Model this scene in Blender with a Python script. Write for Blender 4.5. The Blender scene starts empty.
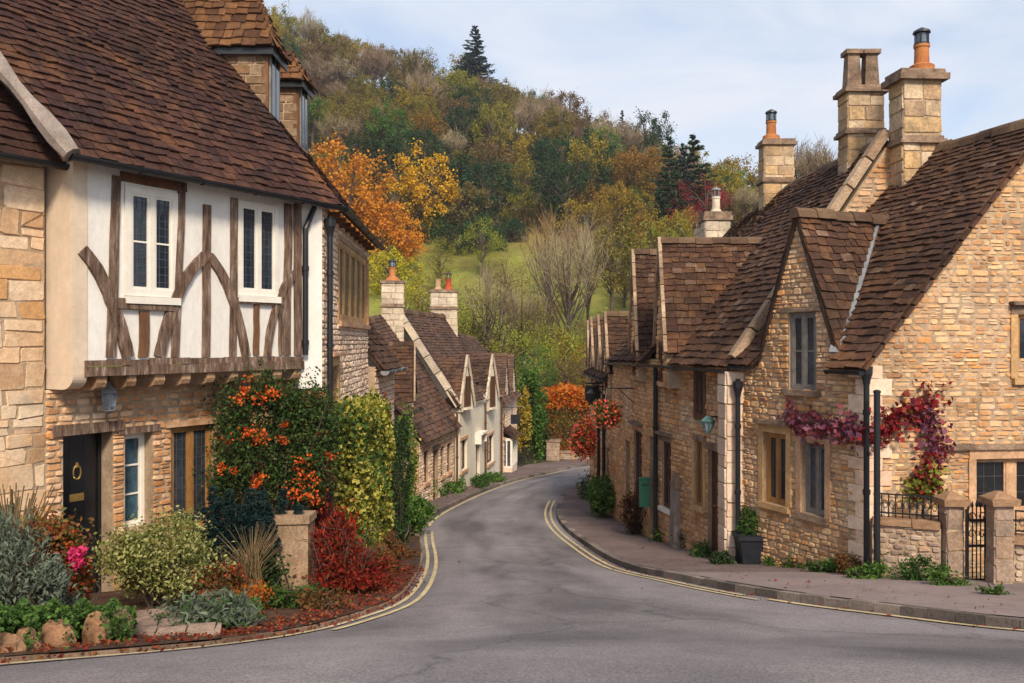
import bpy, math, random
import numpy as np
from mathutils import Vector
R = math.radians
random.seed(7)
rng = np.random.default_rng(11)
SC = bpy.context.scene
COL = SC.collection

# ------------------------------------------------------------------ camera, sky, sun, exposure
cam_d = bpy.data.cameras.new('camera')
cam = bpy.data.objects.new('camera', cam_d)
COL.objects.link(cam)
cam.location = (0, 0, 0)
cam.rotation_euler = (R(90), 0, 0)
cam_d.sensor_width = 36
FPX = 900.0
cam_d.lens = FPX / 1024 * 36
cam_d.clip_start = 0.1
cam_d.clip_end = 3000
SC.camera = cam

HAZE = 0.0003
SUN_EL, SUN_AZ = 40, 167          # azimuth clockwise from +Y: behind the camera
world = bpy.data.worlds.new('World')
SC.world = world
world.use_nodes = True
wn, wl = world.node_tree.nodes, world.node_tree.links
bg = wn['Background']
sky = wn.new('ShaderNodeTexSky')
sky.sky_type = 'NISHITA'
sky.sun_disc = False
sky.sun_elevation = R(SUN_EL)
sky.sun_rotation = R(SUN_AZ)
tc = wn.new('ShaderNodeTexCoord')
mp = wn.new('ShaderNodeMapping')
mp.inputs['Scale'].default_value = (1.0, 1.0, 3.4)
mp.inputs['Rotation'].default_value = (0, R(14), R(20))
nz = wn.new('ShaderNodeTexNoise')
nz.inputs['Scale'].default_value = 2.3
nz.inputs['Detail'].default_value = 7
nz.inputs['Roughness'].default_value = 0.55
nz.inputs['Distortion'].default_value = 0.5
rp = wn.new('ShaderNodeValToRGB')
rp.color_ramp.elements[0].position = 0.36
rp.color_ramp.elements[0].color = (0.3, 0.3, 0.3, 1)
rp.color_ramp.elements[1].position = 0.62
rp.color_ramp.elements[1].color = (1, 1, 1, 1)
mx = wn.new('ShaderNodeMixRGB')
mx.inputs['Color2'].default_value = (4.6, 4.85, 5.4, 1)      # thin bright cloud
bg.inputs['Strength'].default_value = 0.12
wl.new(tc.outputs['Generated'], mp.inputs['Vector'])
wl.new(mp.outputs['Vector'], nz.inputs['Vector'])
wl.new(nz.outputs['Fac'], rp.inputs['Fac'])
wl.new(rp.outputs['Color'], mx.inputs['Fac'])
wl.new(sky.outputs['Color'], mx.inputs['Color1'])
wl.new(mx.outputs['Color'], bg.inputs['Color'])

sun_d = bpy.data.lights.new('sun', 'SUN')
sun_d.energy = 3.1
sun_d.angle = R(12)
sun_d.color = (1.0, 0.87, 0.69)
sun = bpy.data.objects.new('sun', sun_d)
COL.objects.link(sun)
sun.rotation_euler = (R(90 - SUN_EL), 0, R(180 - SUN_AZ))
sun.location = (5, -20, 30)

SC.view_settings.view_transform = 'Standard'
SC.view_settings.look = 'None'
SC.view_settings.exposure = 0.6
SC.view_settings.gamma = 1
SC.render.engine = 'CYCLES'
SC.cycles.use_denoising = True
SC.cycles.max_bounces = 6
SC.cycles.diffuse_bounces = 3
SC.cycles.transmission_bounces = 3
SC.cycles.transparent_max_bounces = 4

# ------------------------------------------------------------------ pixel and ground maths
def lerp(a, b, t): return a + (b - a) * t
_gy = np.array([-30, -8, 0, 5.3, 8.5, 12.6, 16, 20, 27, 36, 50, 62, 400.])
_gz = np.array([-0.6, .75, 1.45, 2.02, 2.72, 3.37, 3.95, 4.4, 5.0, 5.65, 6.75, 7.3, 7.3])
def _pchip_slopes(x, y):
    h = np.diff(x); d = np.diff(y) / h
    m = np.zeros(len(x)); m[0], m[-1] = d[0], d[-1]
    for i in range(1, len(x) - 1):
        if d[i-1] * d[i] > 0:
            w1, w2 = 2*h[i] + h[i-1], h[i] + 2*h[i-1]
            m[i] = (w1 + w2) / (w1/d[i-1] + w2/d[i])
    return m
_gm = _pchip_slopes(_gy, _gz)
def g(Y):                       # how far the street lies below the eye at distance Y
    Y = min(max(Y, -30), 399)
    i = min(max(int(np.searchsorted(_gy, Y)) - 1, 0), len(_gy) - 2)
    h = _gy[i+1] - _gy[i]; t = (Y - _gy[i]) / h
    return ((2*t**3 - 3*t*t + 1)*_gz[i] + (t**3 - 2*t*t + t)*h*_gm[i] + (-2*t**3 + 3*t*t)*_gz[i+1] + (t**3 - t*t)*h*_gm[i+1])
def U(px, py, Y): return Vector(((px-512)/FPX*Y, Y, (341.5-py)/FPX*Y))
def GR(px, py, dz=0):           # ground point seen at that place of the photograph
    a, b = 2.0, 90.0
    k = (py - 341.5) / FPX
    for _ in range(50):
        m = (a + b) / 2
        if k*m - g(m) < 0: a = m
        else: b = m
    return Vector(((px-512)/FPX*a, a, -g(a) + dz))
def zr(X): return float(np.interp(X, [-70, -48, -29, -14, 5.4, 21, 33, 44, 80], [60, 58, 51, 46, 40, 33, 24, 19, 13]))
def hill(X, Y):
    if Y <= 50: return -g(Y) - .09
    r = zr(X)
    z = float(np.interp(Y, [50, 60, 68, 80, 106, 125, 150, 176, 240, 600], [-6.78, -6.9, -5.0, -.5, 11, lerp(11, r, .36), lerp(11, r, .74), r, r+3, r]))
    return z

# ------------------------------------------------------------------ object helpers
def world_loc(o):
    v = Vector((0, 0, 0))
    while o is not None:
        v += Vector(o.location); o = o.parent
    return v
def thing(name, label, cat, base, group=None):
    o = bpy.data.objects.new(name, None)
    o.empty_display_size = .3
    o.location = base
    COL.objects.link(o)
    o['label'] = label; o['category'] = cat
    if group: o['group'] = group
    return o
def tag(o, label=None, cat=None, group=None, kind=None):
    if label: o['label'] = label
    if cat: o['category'] = cat
    if group: o['group'] = group
    if kind: o['kind'] = kind
    return o
def link_mesh(name, me, mats, parent, co):
    for m in (mats if isinstance(mats, (list, tuple)) else [mats]): me.materials.append(m)
    o = bpy.data.objects.new(name, me)
    COL.objects.link(o)
    if parent is not None:
        o.parent = parent
    return o
class MB:
    def __init__(self): self.v, self.f, self.m = [], [], []
    def poly(self, pts, mi=0):
        k = len(self.v); self.v += [tuple(p) for p in pts]
        self.f.append(list(range(k, k+len(pts)))); self.m.append(mi)
    def hexa(self, p, mi=0):                    # p: 4 bottom, 4 top
        k = len(self.v); self.v += [tuple(q) for q in p]
        for q in ((3,2,1,0), (4,5,6,7), (0,1,5,4), (1,2,6,5), (2,3,7,6), (3,0,4,7)):
            self.f.append([k+i for i in q]); self.m.append(mi)
    def box(self, fr, u0, u1, d0, d1, z0, z1, mi=0, jit=0):
        p = []
        for z in (z0, z1):
            for (u, d) in ((u0, d1), (u1, d1), (u1, d0), (u0, d0)):
                j = lambda: random.uniform(-jit, jit) if jit else 0
                p.append(fr.w(u + j(), d + j(), z + j()))
        self.hexa(p, mi)
    def prism(self, front, back, mi=0):         # two matching outlines
        n = len(front); k = len(self.v)
        self.v += [tuple(p) for p in front] + [tuple(p) for p in back]
        self.f.append(list(range(k, k+n))); self.f.append(list(range(k+2*n-1, k+n-1, -1))); self.m += [mi, mi]
        for i in range(n):
            j = (i+1) % n
            self.f.append([k+j, k+i, k+n+i, k+n+j]); self.m.append(mi)
    def tube(self, pts, r, n=8, mi=0, cap=True):
        pts = [Vector(p) for p in pts]
        rs = r if isinstance(r, (list, tuple)) else [r]*len(pts)
        k0 = len(self.v)
        for i, p in enumerate(pts):
            t = (pts[min(i+1, len(pts)-1)] - pts[max(i-1, 0)])
            if t.length < 1e-9: t = Vector((0, 0, 1))
            t.normalize()
            a = t.orthogonal().normalized() if abs(t.z) > .9 else t.cross(Vector((0, 0, 1))).normalized()
            b = t.cross(a)
            for q in range(n):
                an = 2*math.pi*q/n
                self.v.append(tuple(p + (a*math.cos(an) + b*math.sin(an))*rs[i]))
        for i in range(len(pts)-1):
            for q in range(n):
                q2 = (q+1) % n
                self.f.append([k0+i*n+q, k0+i*n+q2, k0+(i+1)*n+q2, k0+(i+1)*n+q]); self.m.append(mi)
        if cap:
            self.f.append([k0+q for q in range(n-1, -1, -1)]); self.m.append(mi)
            e = k0+(len(pts)-1)*n
            self.f.append([e+q for q in range(n)]); self.m.append(mi)
    def lathe(self, c, prof, n=16, mi=0, sx=1, sy=1):
        k0 = len(self.v)
        for (r, z) in prof:
            for q in range(n):
                an = 2*math.pi*q/n
                self.v.append((c[0]+r*math.cos(an)*sx, c[1]+r*math.sin(an)*sy, c[2]+z))
        for i in range(len(prof)-1):
            for q in range(n):
                q2 = (q+1) % n
                self.f.append([k0+i*n+q, k0+i*n+q2, k0+(i+1)*n+q2, k0+(i+1)*n+q]); self.m.append(mi)
        self.f.append([k0+q for q in range(n-1, -1, -1)]); self.m.append(mi)
        e = k0+(len(prof)-1)*n
        self.f.append([e+q for q in range(n)]); self.m.append(mi)
    def build(self, name, mats, parent=None, base=None, smooth=False, label=None):
        co = np.array(self.v, dtype=float).reshape(-1, 3)
        if parent is not None: org = np.array(world_loc(parent))
        elif base is not None: org = np.array(base)
        else: org = np.array([co[:, 0].mean(), co[:, 1].mean(), co[:, 2].min()])
        me = bpy.data.meshes.new(name)
        me.from_pydata((co - org).tolist(), [], self.f)
        o = link_mesh(name, me, mats, parent, co)
        if isinstance(mats, (list, tuple)) and len(mats) > 1: me.polygons.foreach_set('material_index', self.m)
        if smooth: me.polygons.foreach_set('use_smooth', [True]*len(me.polygons))
        me.update()
        if parent is None: o.location = org
        if label: o['label'] = label
        return o
class Fr:                                       # a wall plane: u along it, d out of it, z up
    def __init__(self, p0, p1, toward):
        self.o = Vector((p0[0], p0[1])); q = Vector((p1[0], p1[1])) - self.o
        self.L = q.length; self.t = q / self.L
        n = Vector((self.t.y, -self.t.x))
        if (Vector(toward) - self.o).dot(n) < 0: n = -n
        self.n = n
    def w(self, u, d, z): p = self.o + self.t*u + self.n*d; return Vector((p.x, p.y, z))
    def up(self, px, d=0):
        k = (px-512)/FPX; o = self.o + self.n*d
        return (k*o.y - o.x) / (self.t.x - k*self.t.y)
    def zp(self, px, py, d=0):
        u = self.up(px, d); Y = (self.o + self.t*u + self.n*d).y
        return (341.5-py)/FPX*Y
    def rect(self, x0, x1, y0, y1, d=0):        # photo rectangle -> (u0,u1,z0,z1) on this plane
        a, b = sorted((self.up(x0, d), self.up(x1, d)))
        xm = (x0+x1)/2
        return (a, b, self.zp(xm, y1, d), self.zp(xm, y0, d))
    def P(self, px, py, d=0): return self.w(self.up(px, d), d, self.zp(px, py, d))

# ------------------------------------------------------------------ materials
def M(name, cols, src='island', rough=.85, nsc=2.0, namt=.25, bump=.25, bsc=30, trans=0, ovar=0, spec=.25, metal=0, stretch=None, streak=0, hvar=.03, patch=()):
    m = bpy.data.materials.new(name); m.use_nodes = True
    n, l = m.node_tree.nodes, m.node_tree.links
    bs = n['Principled BSDF']
    bs.inputs['Roughness'].default_value = rough
    bs.inputs['Specular IOR Level'].default_value = spec
    bs.inputs['Metallic'].default_value = metal
    t = n.new('ShaderNodeTexCoord'); vec = t.outputs['Object']
    if stretch:
        mpn = n.new('ShaderNodeMapping'); mpn.inputs['Scale'].default_value = stretch
        l.new(vec, mpn.inputs['Vector']); vec = mpn.outputs['Vector']
    def noise(sc, det=5, rg=.6):
        q = n.new('ShaderNodeTexNoise'); q.inputs['Scale'].default_value = sc
        q.inputs['Detail'].default_value = det; q.inputs['Roughness'].default_value = rg
        l.new(vec, q.inputs['Vector']); return q.outputs['Fac']
    ramp = n.new('ShaderNodeValToRGB')
    cr = ramp.color_ramp
    k = len(cols)
    while len(cr.elements) < k: cr.elements.new(.5)
    for i, c in enumerate(cols):
        cr.elements[i].position = (i + .0) / max(k-1, 1)
        cr.elements[i].color = (*c[:3], 1)
    if src == 'island':
        gm = n.new('ShaderNodeNewGeometry'); l.new(gm.outputs['Random Per Island'], ramp.inputs['Fac'])
    else:
        mr = n.new('ShaderNodeMapRange'); mr.inputs['From Min'].default_value = .3; mr.inputs['From Max'].default_value = .7
        l.new(noise(nsc), mr.inputs['Value']); l.new(mr.outputs['Result'], ramp.inputs['Fac'])
    col = ramp.outputs['Color']
    def mul(col, fac):
        x = n.new('ShaderNodeMixRGB'); x.blend_type = 'MULTIPLY'; x.inputs['Fac'].default_value = 1
        l.new(col, x.inputs['Color1']); l.new(fac, x.inputs['Color2']); return x.outputs['Color']
    for (sc, am) in ((nsc*.45, namt), (nsc*7, namt*.9), (nsc*24, namt*.7)):
        if am > 0:
            mr = n.new('ShaderNodeMapRange')
            mr.inputs['From Min'].default_value = .3; mr.inputs['From Max'].default_value = .7
            mr.inputs['To Min'].default_value = 1-am; mr.inputs['To Max'].default_value = 1+am*.8
            l.new(noise(sc), mr.inputs['Value']); col = mul(col, mr.outputs['Result'])
    for (pc, ps, p0, p1, pf) in patch:          # stains and lichen with a shape of their own
        mr = n.new('ShaderNodeMapRange'); mr.inputs['From Min'].default_value = p0; mr.inputs['From Max'].default_value = p1; mr.inputs['To Max'].default_value = pf
        l.new(noise(ps, 8, .68), mr.inputs['Value'])
        x = n.new('ShaderNodeMixRGB'); x.inputs['Color2'].default_value = (*pc, 1); l.new(mr.outputs['Result'], x.inputs['Fac']); l.new(col, x.inputs['Color1']); col = x.outputs['Color']
    if ovar:
        oi = n.new('ShaderNodeObjectInfo'); hs = n.new('ShaderNodeHueSaturation')
        for (inp, lo, hi) in (('Value', 1-ovar, 1+ovar), ('Hue', .5-hvar, .5+hvar)):
            mr = n.new('ShaderNodeMapRange'); mr.inputs['To Min'].default_value = lo; mr.inputs['To Max'].default_value = hi
            l.new(oi.outputs['Random'], mr.inputs['Value']); l.new(mr.outputs['Result'], hs.inputs[inp])
        l.new(col, hs.inputs['Color']); col = hs.outputs['Color']
    l.new(col, bs.inputs['Base Color'])
    if bump:
        b = n.new('ShaderNodeBump'); b.inputs['Strength'].default_value = bump; b.inputs['Distance'].default_value = .02
        l.new(noise(bsc, 6, .65), b.inputs['Height']); l.new(b.outputs['Normal'], bs.inputs['Normal'])
    if trans:
        tr = n.new('ShaderNodeBsdfTranslucent'); l.new(col, tr.inputs['Color'])
        ms = n.new('ShaderNodeMixShader'); ms.inputs['Fac'].default_value = trans
        l.new(bs.outputs['BSDF'], ms.inputs[1]); l.new(tr.outputs['BSDF'], ms.inputs[2])
        l.new(ms.outputs['Shader'], n['Material Output'].inputs['Surface'])
    return m
m_mortar = M('mortar', [(0.299,0.207,0.132), (0.483,0.356,0.241)], 'noise', nsc=3, bump=.4, patch=())
m_stoneL = M('dressed_warm_stone', [(0.408,0.237,0.122), (0.612,0.399,0.234), (0.694,0.484,0.306), (0.734,0.551,0.378), (0.592,0.323,0.135), (0.530,0.351,0.216)], bump=.5, bsc=22, namt=.22, patch=(((.66,.55,.42), .8, .52, .66, .55), ((.20,.165,.14), 1.3, .56, .72, .6), ((.55,.27,.09), 2.1, .6, .72, .45)))
m_stoneG = M('small_warm_rubble', [(0.374,0.182,0.086), (0.594,0.319,0.149), (0.682,0.391,0.211), (0.748,0.482,0.289), (0.594,0.264,0.094), (0.484,0.273,0.149)], bump=.5, bsc=28, namt=.22, patch=(((.66,.55,.42), .8, .52, .66, .55), ((.20,.165,.14), 1.3, .56, .72, .6), ((.55,.27,.09), 2.1, .6, .72, .45)))
m_stoneS = M('pale_pink_rubble', [(.66,.43,.30), (.76,.56,.41), (.78,.63,.48), (.72,.49,.35)], bump=.5, bsc=28, namt=.18, patch=(((.74,.58,.44), .8, .5, .66, .5), ((.42,.27,.18), 1.6, .6, .76, .4)))
m_stoneR = M('brown_gold_rubble', [(0.340,0.175,0.085), (0.589,0.317,0.140), (0.702,0.407,0.195), (0.760,0.516,0.279), (0.634,0.284,0.092), (0.453,0.256,0.132), (0.725,0.454,0.243), (0.544,0.341,0.198)], bump=.5, bsc=28, namt=.28, patch=(((.66,.55,.42), .8, .52, .66, .55), ((.20,.165,.14), 1.3, .56, .72, .6), ((.55,.27,.09), 2.1, .6, .72, .45)))
m_stoneR2 = M('tawny_terrace_rubble', [(0.385,0.180,0.077), (0.567,0.293,0.121), (0.657,0.360,0.162), (0.725,0.436,0.220), (0.612,0.265,0.081), (0.499,0.293,0.162)], bump=.5, bsc=28, namt=.25, patch=(((.66,.55,.42), .8, .52, .66, .55), ((.20,.165,.14), 1.3, .56, .72, .6), ((.55,.27,.09), 2.1, .6, .72, .45)))
m_stoneW = M('grey_garden_rubble', [(.25,.17,.13), (.43,.31,.235), (.52,.40,.31), (.46,.29,.17)], bump=.5, bsc=28, namt=.25, patch=(((.66,.55,.42), .8, .52, .66, .55), ((.20,.165,.14), 1.3, .56, .72, .6), ((.55,.27,.09), 2.1, .6, .72, .45)))
m_ashlar = M('chimney_ashlar', [(.32,.21,.125), (.50,.355,.225), (.60,.46,.31), (.56,.36,.17), (.42,.28,.165)], bump=.5, bsc=14, namt=.4, nsc=3, patch=(((.10,.075,.06), 1.6, .5, .68, .75), ((.6,.3,.07), 2.2, .58, .7, .6)))
m_ashpale = M('pale_chimney_stone', [(.58,.47,.34), (.68,.57,.43), (.52,.42,.32)], bump=.4, bsc=14, namt=.3, nsc=3, patch=(((.22,.17,.13), 1.6, .52, .7, .6),))
m_dress = M('dressed_stone_trim', [(0.403,0.230,0.132), (0.582,0.355,0.211), (0.470,0.259,0.132)], 'noise', nsc=4, bump=.3, namt=.25)
m_verge = M('verge_stone', [(.22,.14,.09), (.34,.23,.15), (.42,.30,.2)], bump=.5, bsc=18, namt=.4, nsc=4)
m_dressO = M('ochre_stone_trim', [(.42,.24,.11), (.55,.34,.16), (.36,.21,.1)], 'noise', nsc=4, bump=.3, namt=.25)
m_darkst = M('weathered_dark_stone', [(.12,.08,.055), (.24,.16,.11), (.34,.24,.16)], 'noise', nsc=5, bump=.5, namt=.35)
m_plaster = M('white_limewash', [(.70,.66,.60), (.78,.74,.69)], 'noise', nsc=2.2, bump=.25, bsc=9, namt=.07, stretch=(1, 1, .45), patch=(((.52,.45,.37), 1.7, .58, .76, .5),))
m_plasterB = M('shaded_cream_render', [(.58,.45,.33), (.68,.55,.42)], 'noise', nsc=1.6, bump=.12, bsc=12, namt=.08)  # beige, with this side's shade against the white front mixed into the colour
m_cream = M('pale_cottage_render', [(0.690,0.598,0.471), (0.760,0.690,0.564)], 'noise', nsc=1.5, bump=.2, bsc=10, namt=.1)
m_timber = M('old_oak_timber', [(.055,.03,.02), (.15,.09,.06), (.21,.14,.10), (.40,.31,.25)], 'noise', nsc=9, bump=.9, bsc=26, namt=.4, stretch=(2.2, 2.2, .35))
m_endgrain = M('sawn_oak_end', [(.30,.17,.09), (.42,.27,.16)], 'noise', nsc=6, bump=.5, namt=.35)
m_timberR = M('red_brown_oak', [(.12,.055,.028), (.20,.10,.05)], 'noise', nsc=9, bump=.6, bsc=26, namt=.3, stretch=(1, 1, .3))
m_oak = M('golden_oak_frame', [(.30,.14,.045), (.42,.21,.07)], 'noise', nsc=8, bump=.3, namt=.25, rough=.6, stretch=(1, 1, .3))
m_brownwood = M('brown_painted_joinery', [(.10,.042,.022), (.15,.07,.038)], 'noise', nsc=8, bump=.2, namt=.2, rough=.55)
m_greywood = M('grey_weathered_joinery', [(.15,.135,.125), (.26,.23,.2)], 'noise', nsc=8, bump=.3, namt=.2)
m_white = M('white_window_paint', [(.72,.66,.57), (.80,.75,.66)], 'noise', nsc=6, bump=.05, namt=.05, rough=.5)
m_black = M('black_painted_iron', [(.008,.009,.012), (.016,.017,.021)], 'noise', nsc=5, bump=.05, namt=.2, rough=.42, spec=.45)
m_blackdoor = M('black_gloss_door', [(.006,.006,.008), (.012,.012,.014)], 'noise', nsc=5, bump=.03, namt=.2, rough=.3, spec=.5)
m_brass = M('aged_brass', [(.45,.28,.08), (.6,.4,.13)], 'noise', nsc=9, bump=.05, namt=.2, rough=.35, metal=.8)
m_lead = M('grey_lead', [(.17,.175,.185), (.30,.30,.31)], 'noise', nsc=6, bump=.2, namt=.2, rough=.55)
m_leadD = M('dark_lead_came', [(.05,.052,.06), (.09,.09,.1)], 'noise', nsc=6, bump=.1, namt=.2, rough=.6)
m_cement = M('cement_flaunching', [(.20,.16,.14), (.33,.27,.23)], 'noise', nsc=6, bump=.4, namt=.25)
m_tileL = M('dark_red_clay_stone_tile', [(0.029,0.012,0.011), (0.040,0.016,0.014), (0.051,0.020,0.015), (0.062,0.026,0.018), (0.045,0.020,0.016), (0.092,0.039,0.022), (0.036,0.016,0.014)], bump=.6, bsc=26, namt=.42, nsc=1.3, rough=.9, patch=(((.22,.16,.09), 3.2, .6, .72, .35), ((.24,.10,.035), 1.1, .54, .7, .55), ((.02,.014,.012), .7, .52, .68, .6)))
m_tileO = M('orange_lichened_tile', [(0.072,0.031,0.016), (0.137,0.059,0.024), (0.187,0.089,0.036), (0.101,0.046,0.024)], bump=.5, bsc=26, namt=.35, nsc=2, rough=.9)
m_tileR = M('brown_stone_slate', [(0.054,0.027,0.018), (0.067,0.032,0.021), (0.083,0.039,0.023), (0.098,0.048,0.027), (0.073,0.035,0.023), (0.060,0.029,0.020), (0.127,0.063,0.032), (0.088,0.043,0.024), (0.068,0.032,0.022), (.17,.105,.07)], bump=.6, bsc=26, namt=.45, nsc=1.3, rough=.9, patch=(((.22,.16,.09), 3.2, .6, .72, .35), ((.24,.10,.035), 1.1, .54, .7, .55), ((.02,.014,.012), .7, .52, .68, .6)))
m_tileP = M('plum_stone_slate', [(0.062,0.035,0.028), (0.100,0.054,0.040), (0.140,0.081,0.055), (0.085,0.054,0.045)], bump=.5, bsc=26, namt=.35, nsc=2, rough=.9, patch=(((.22,.16,.09), 3.2, .6, .72, .35), ((.24,.10,.035), 1.1, .54, .7, .55), ((.02,.014,.012), .7, .52, .68, .6)))
m_under = M('roof_boarding', [(.03,.018,.013), (.06,.035,.025)], 'noise', nsc=5, bump=.2)
m_ridge = M('mossy_ridge_stone', [(.075,.04,.028), (.12,.07,.042), (.165,.105,.06)], bump=.5, bsc=20, namt=.4, nsc=4)
m_cheek = M('weathered_cheek_slabs', [(.19,.115,.065), (.27,.175,.105), (.33,.225,.145), (.24,.13,.06)], bump=.5, bsc=20, namt=.35)
m_pot = M('orange_clay_pot', [(.36,.12,.04), (.5,.21,.075)], 'noise', nsc=5, bump=.15, namt=.25)
m_potR = M('red_clay_pot', [(.42,.055,.025), (.5,.09,.035)], 'noise', nsc=5, bump=.15, namt=.2)
m_potB = M('buff_clay_pot', [(.40,.25,.13), (.5,.34,.2)], 'noise', nsc=5, bump=.15, namt=.2)
def glass(name, c, rough=.06):
    m = M(name, [c, tuple(min(1, q*2.2) for q in c)], 'noise', rough=rough, nsc=1.6, namt=.4, bump=.1, bsc=3.5, spec=.6)
    return m
m_glass = glass('dark_blue_window_glass', (.012, .018, .028))
m_glassT = glass('teal_window_glass', (.03, .06, .08))
m_glassG = glass('grey_lattice_glass', (.028, .032, .04), .2)
m_glassD = glass('dark_interior_glass', (.008, .009, .011), .25)
m_clear = glass('lantern_glass', (.10, .12, .15), .15)
m_asph = None
def leafmat(name, cols, trans=.3, ovar=0, rough=.6): return M(name, cols, 'island', rough=rough, nsc=.8, namt=.22, bump=0, trans=trans, ovar=ovar, spec=.2)
# ------------------------------------------------------------------ masonry, roofs, joinery
def holes(iv, ops, z0, z1):
    out = [iv]
    for (a, b, c, d) in ops:
        if d <= z0 + .012 or c >= z1 - .012: continue
        nx = []
        for (p, q) in out:
            if b <= p or a >= q: nx.append((p, q))
            else:
                if a - p > .03: nx.append((p, a))
                if q - b > .03: nx.append((b, q))
        out = nx
    return out
CUT = [.14, .3, .028]
def one_stone(mb, fr, u0, u1, z0, z1, d0, pr, mi, jit=.012):
    j = random.uniform(.003, .008)
    u0 += j; u1 -= j; z0 += j; z1 -= j
    w, h = u1-u0, z1-z0
    if w < .015 or h < .015: return
    c = min(w, h) * random.uniform(CUT[0], CUT[1])
    cs = [(u0+c, z0), (u1-c, z0), (u1, z0+c), (u1, z1-c), (u1-c, z1), (u0+c, z1), (u0, z1-c), (u0, z0+c)]
    jj = min(jit, .12*min(w, h))
    cs = [(a+random.uniform(-jj, jj), b+random.uniform(-jj, jj)) for a, b in cs]
    uc, zc = (u0+u1)/2, (z0+z1)/2
    k = 1 - min(.35, CUT[2]/min(w, h))
    tilt, tz = random.uniform(-.012, .012), random.uniform(-.01, .01)
    back = [fr.w(a, d0-.01, b) for a, b in cs]
    front = [fr.w(uc+(a-uc)*k, d0+pr+tilt*(a-uc)/w+tz*(b-zc)/h, zc+(b-zc)*k) for a, b in cs]
    n = len(mb.v); mb.v += [tuple(p) for p in back+front]
    mb.f.append([n+8+i for i in range(8)]); mb.m.append(mi)
    for i in range(8):
        q = (i+1) % 8
        mb.f.append([n+i, n+q, n+8+q, n+8+i]); mb.m.append(mi)
def stones(mb, fr, u0, u1, z0, z1, ops=(), ch=(.08, .15), ln=(.14, .38), d0=0, lim=None, mi=1, proud=(.006, .028), split=.25, jit=.012):
    z = z0
    while z < z1 - .02:
        h = random.uniform(*ch); zt = min(z+h, z1)
        if z1 - zt < ch[0]*.5: zt = z1
        a, b = u0, u1
        if lim:
            a, b = lim((z+zt)/2)
            if b - a < .05: z = zt; continue
        for (p, q) in holes((a, b), ops, z, zt):
            x = p
            while x < q - .001:
                l = random.uniform(*ln)
                e = x + l
                if q - e < ln[0]*.6: e = q
                if random.random() < split and zt - z > ch[0]*.8 and e-x < ln[1]*.8:
                    zm = lerp(z, zt, random.uniform(.35, .65))
                    one_stone(mb, fr, x, e, z, zm, d0, random.uniform(*proud), mi, jit)
                    one_stone(mb, fr, x, e, zm, zt, d0, random.uniform(*proud), mi, jit)
                else:
                    one_stone(mb, fr, x, e, z, zt, d0, random.uniform(*proud), mi, jit)
                x = e
        z = zt
def backing(mb, fr, u0, u1, z0, z1, ops=(), th=.3, d0=0, mi=0):
    us = sorted({u0, u1, *[min(max(o[k], u0), u1) for o in ops for k in (0, 1)]})
    zs = sorted({z0, z1, *[min(max(o[k], z0), z1) for o in ops for k in (2, 3)]})
    for i in range(len(us)-1):
        run = None
        for k in range(len(zs)-1):
            uc, zc = (us[i]+us[i+1])/2, (zs[k]+zs[k+1])/2
            hole = any(o[0] < uc < o[1] and o[2] < zc < o[3] for o in ops)
            if hole:
                if run is not None: mb.box(fr, us[i], us[i+1], d0-th, d0, run, zs[k], mi); run = None
            elif run is None: run = zs[k]
        if run is not None: mb.box(fr, us[i], us[i+1], d0-th, d0, run, zs[-1], mi)
def gable_lim(uc, hw, z0, z1, ul=None, ur=None):
    def f(z):
        k = max(0, min(1, (z1-z)/(z1-z0)))
        return (uc-hw*k, uc+hw*k)
    return f
def wall(house, fr, u0, u1, z0, z1, ops, stone, ch=(.08, .15), ln=(.14, .38), th=.3, d0=0, gable=None, label=None, proud=(.006, .028), jit=.012):
    mb = MB()
    backing(mb, fr, u0, u1, z0, z1, ops, th, d0)
    stones(mb, fr, u0, u1, z0, z1, ops, ch, ln, d0, proud=proud, jit=jit)
    if gable:                                   # (uc, half width, top z)
        uc, hw, zt = gable
        A, B, C = (uc-hw, z1), (uc+hw, z1), (uc, zt)
        mb.prism([fr.w(a, d0, z) for a, z in (A, B, C)], [fr.w(a, d0-th, z) for a, z in (A, B, C)], 0)
        stones(mb, fr, uc-hw, uc+hw, z1, zt, [o for o in ops if o[3] > z1], ch, ln, d0, lim=gable_lim(uc, hw, z1, zt), proud=proud)
    return mb.build('wall', [m_mortar, stone], house, label=label)
class Patch:                                    # bilinear roof slope: E0-E1 along the eave, R0-R1 along the ridge
    def __init__(s, E0, E1, R1, R0):
        s.c = [Vector(p) for p in (E0, E1, R1, R0)]
        s.La = ((s.c[1]-s.c[0]).length + (s.c[2]-s.c[3]).length)/2
        s.Lb = ((s.c[3]-s.c[0]).length + (s.c[2]-s.c[1]).length)/2
        n = (s.c[1]-s.c[0]).cross(s.c[3]-s.c[0]).normalized()
        s.nrm = n if n.z > 0 else -n
    def P(s, a, b, h=0):
        E0, E1, R1, R0 = s.c; a /= s.La; b /= s.Lb
        return E0.lerp(E1, a).lerp(R0.lerp(R1, a), b) + s.nrm*h
    def ab(s, p):                               # nearest (a,b) of a point, for flat patches
        p = Vector(p); a = b = .5
        for _ in range(12):
            q = s.P(a*s.La, b*s.Lb)
            da = (s.P((a+.001)*s.La, b*s.Lb)-q)/.001; db = (s.P(a*s.La, (b+.001)*s.Lb)-q)/.001
            r = p-q; aa, bb, ab_ = da.dot(da), db.dot(db), da.dot(db)
            det = aa*bb-ab_*ab_
            a += (r.dot(da)*bb-r.dot(db)*ab_)/det; b += (r.dot(db)*aa-r.dot(da)*ab_)/det
        return (a*s.La, b*s.Lb)
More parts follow.
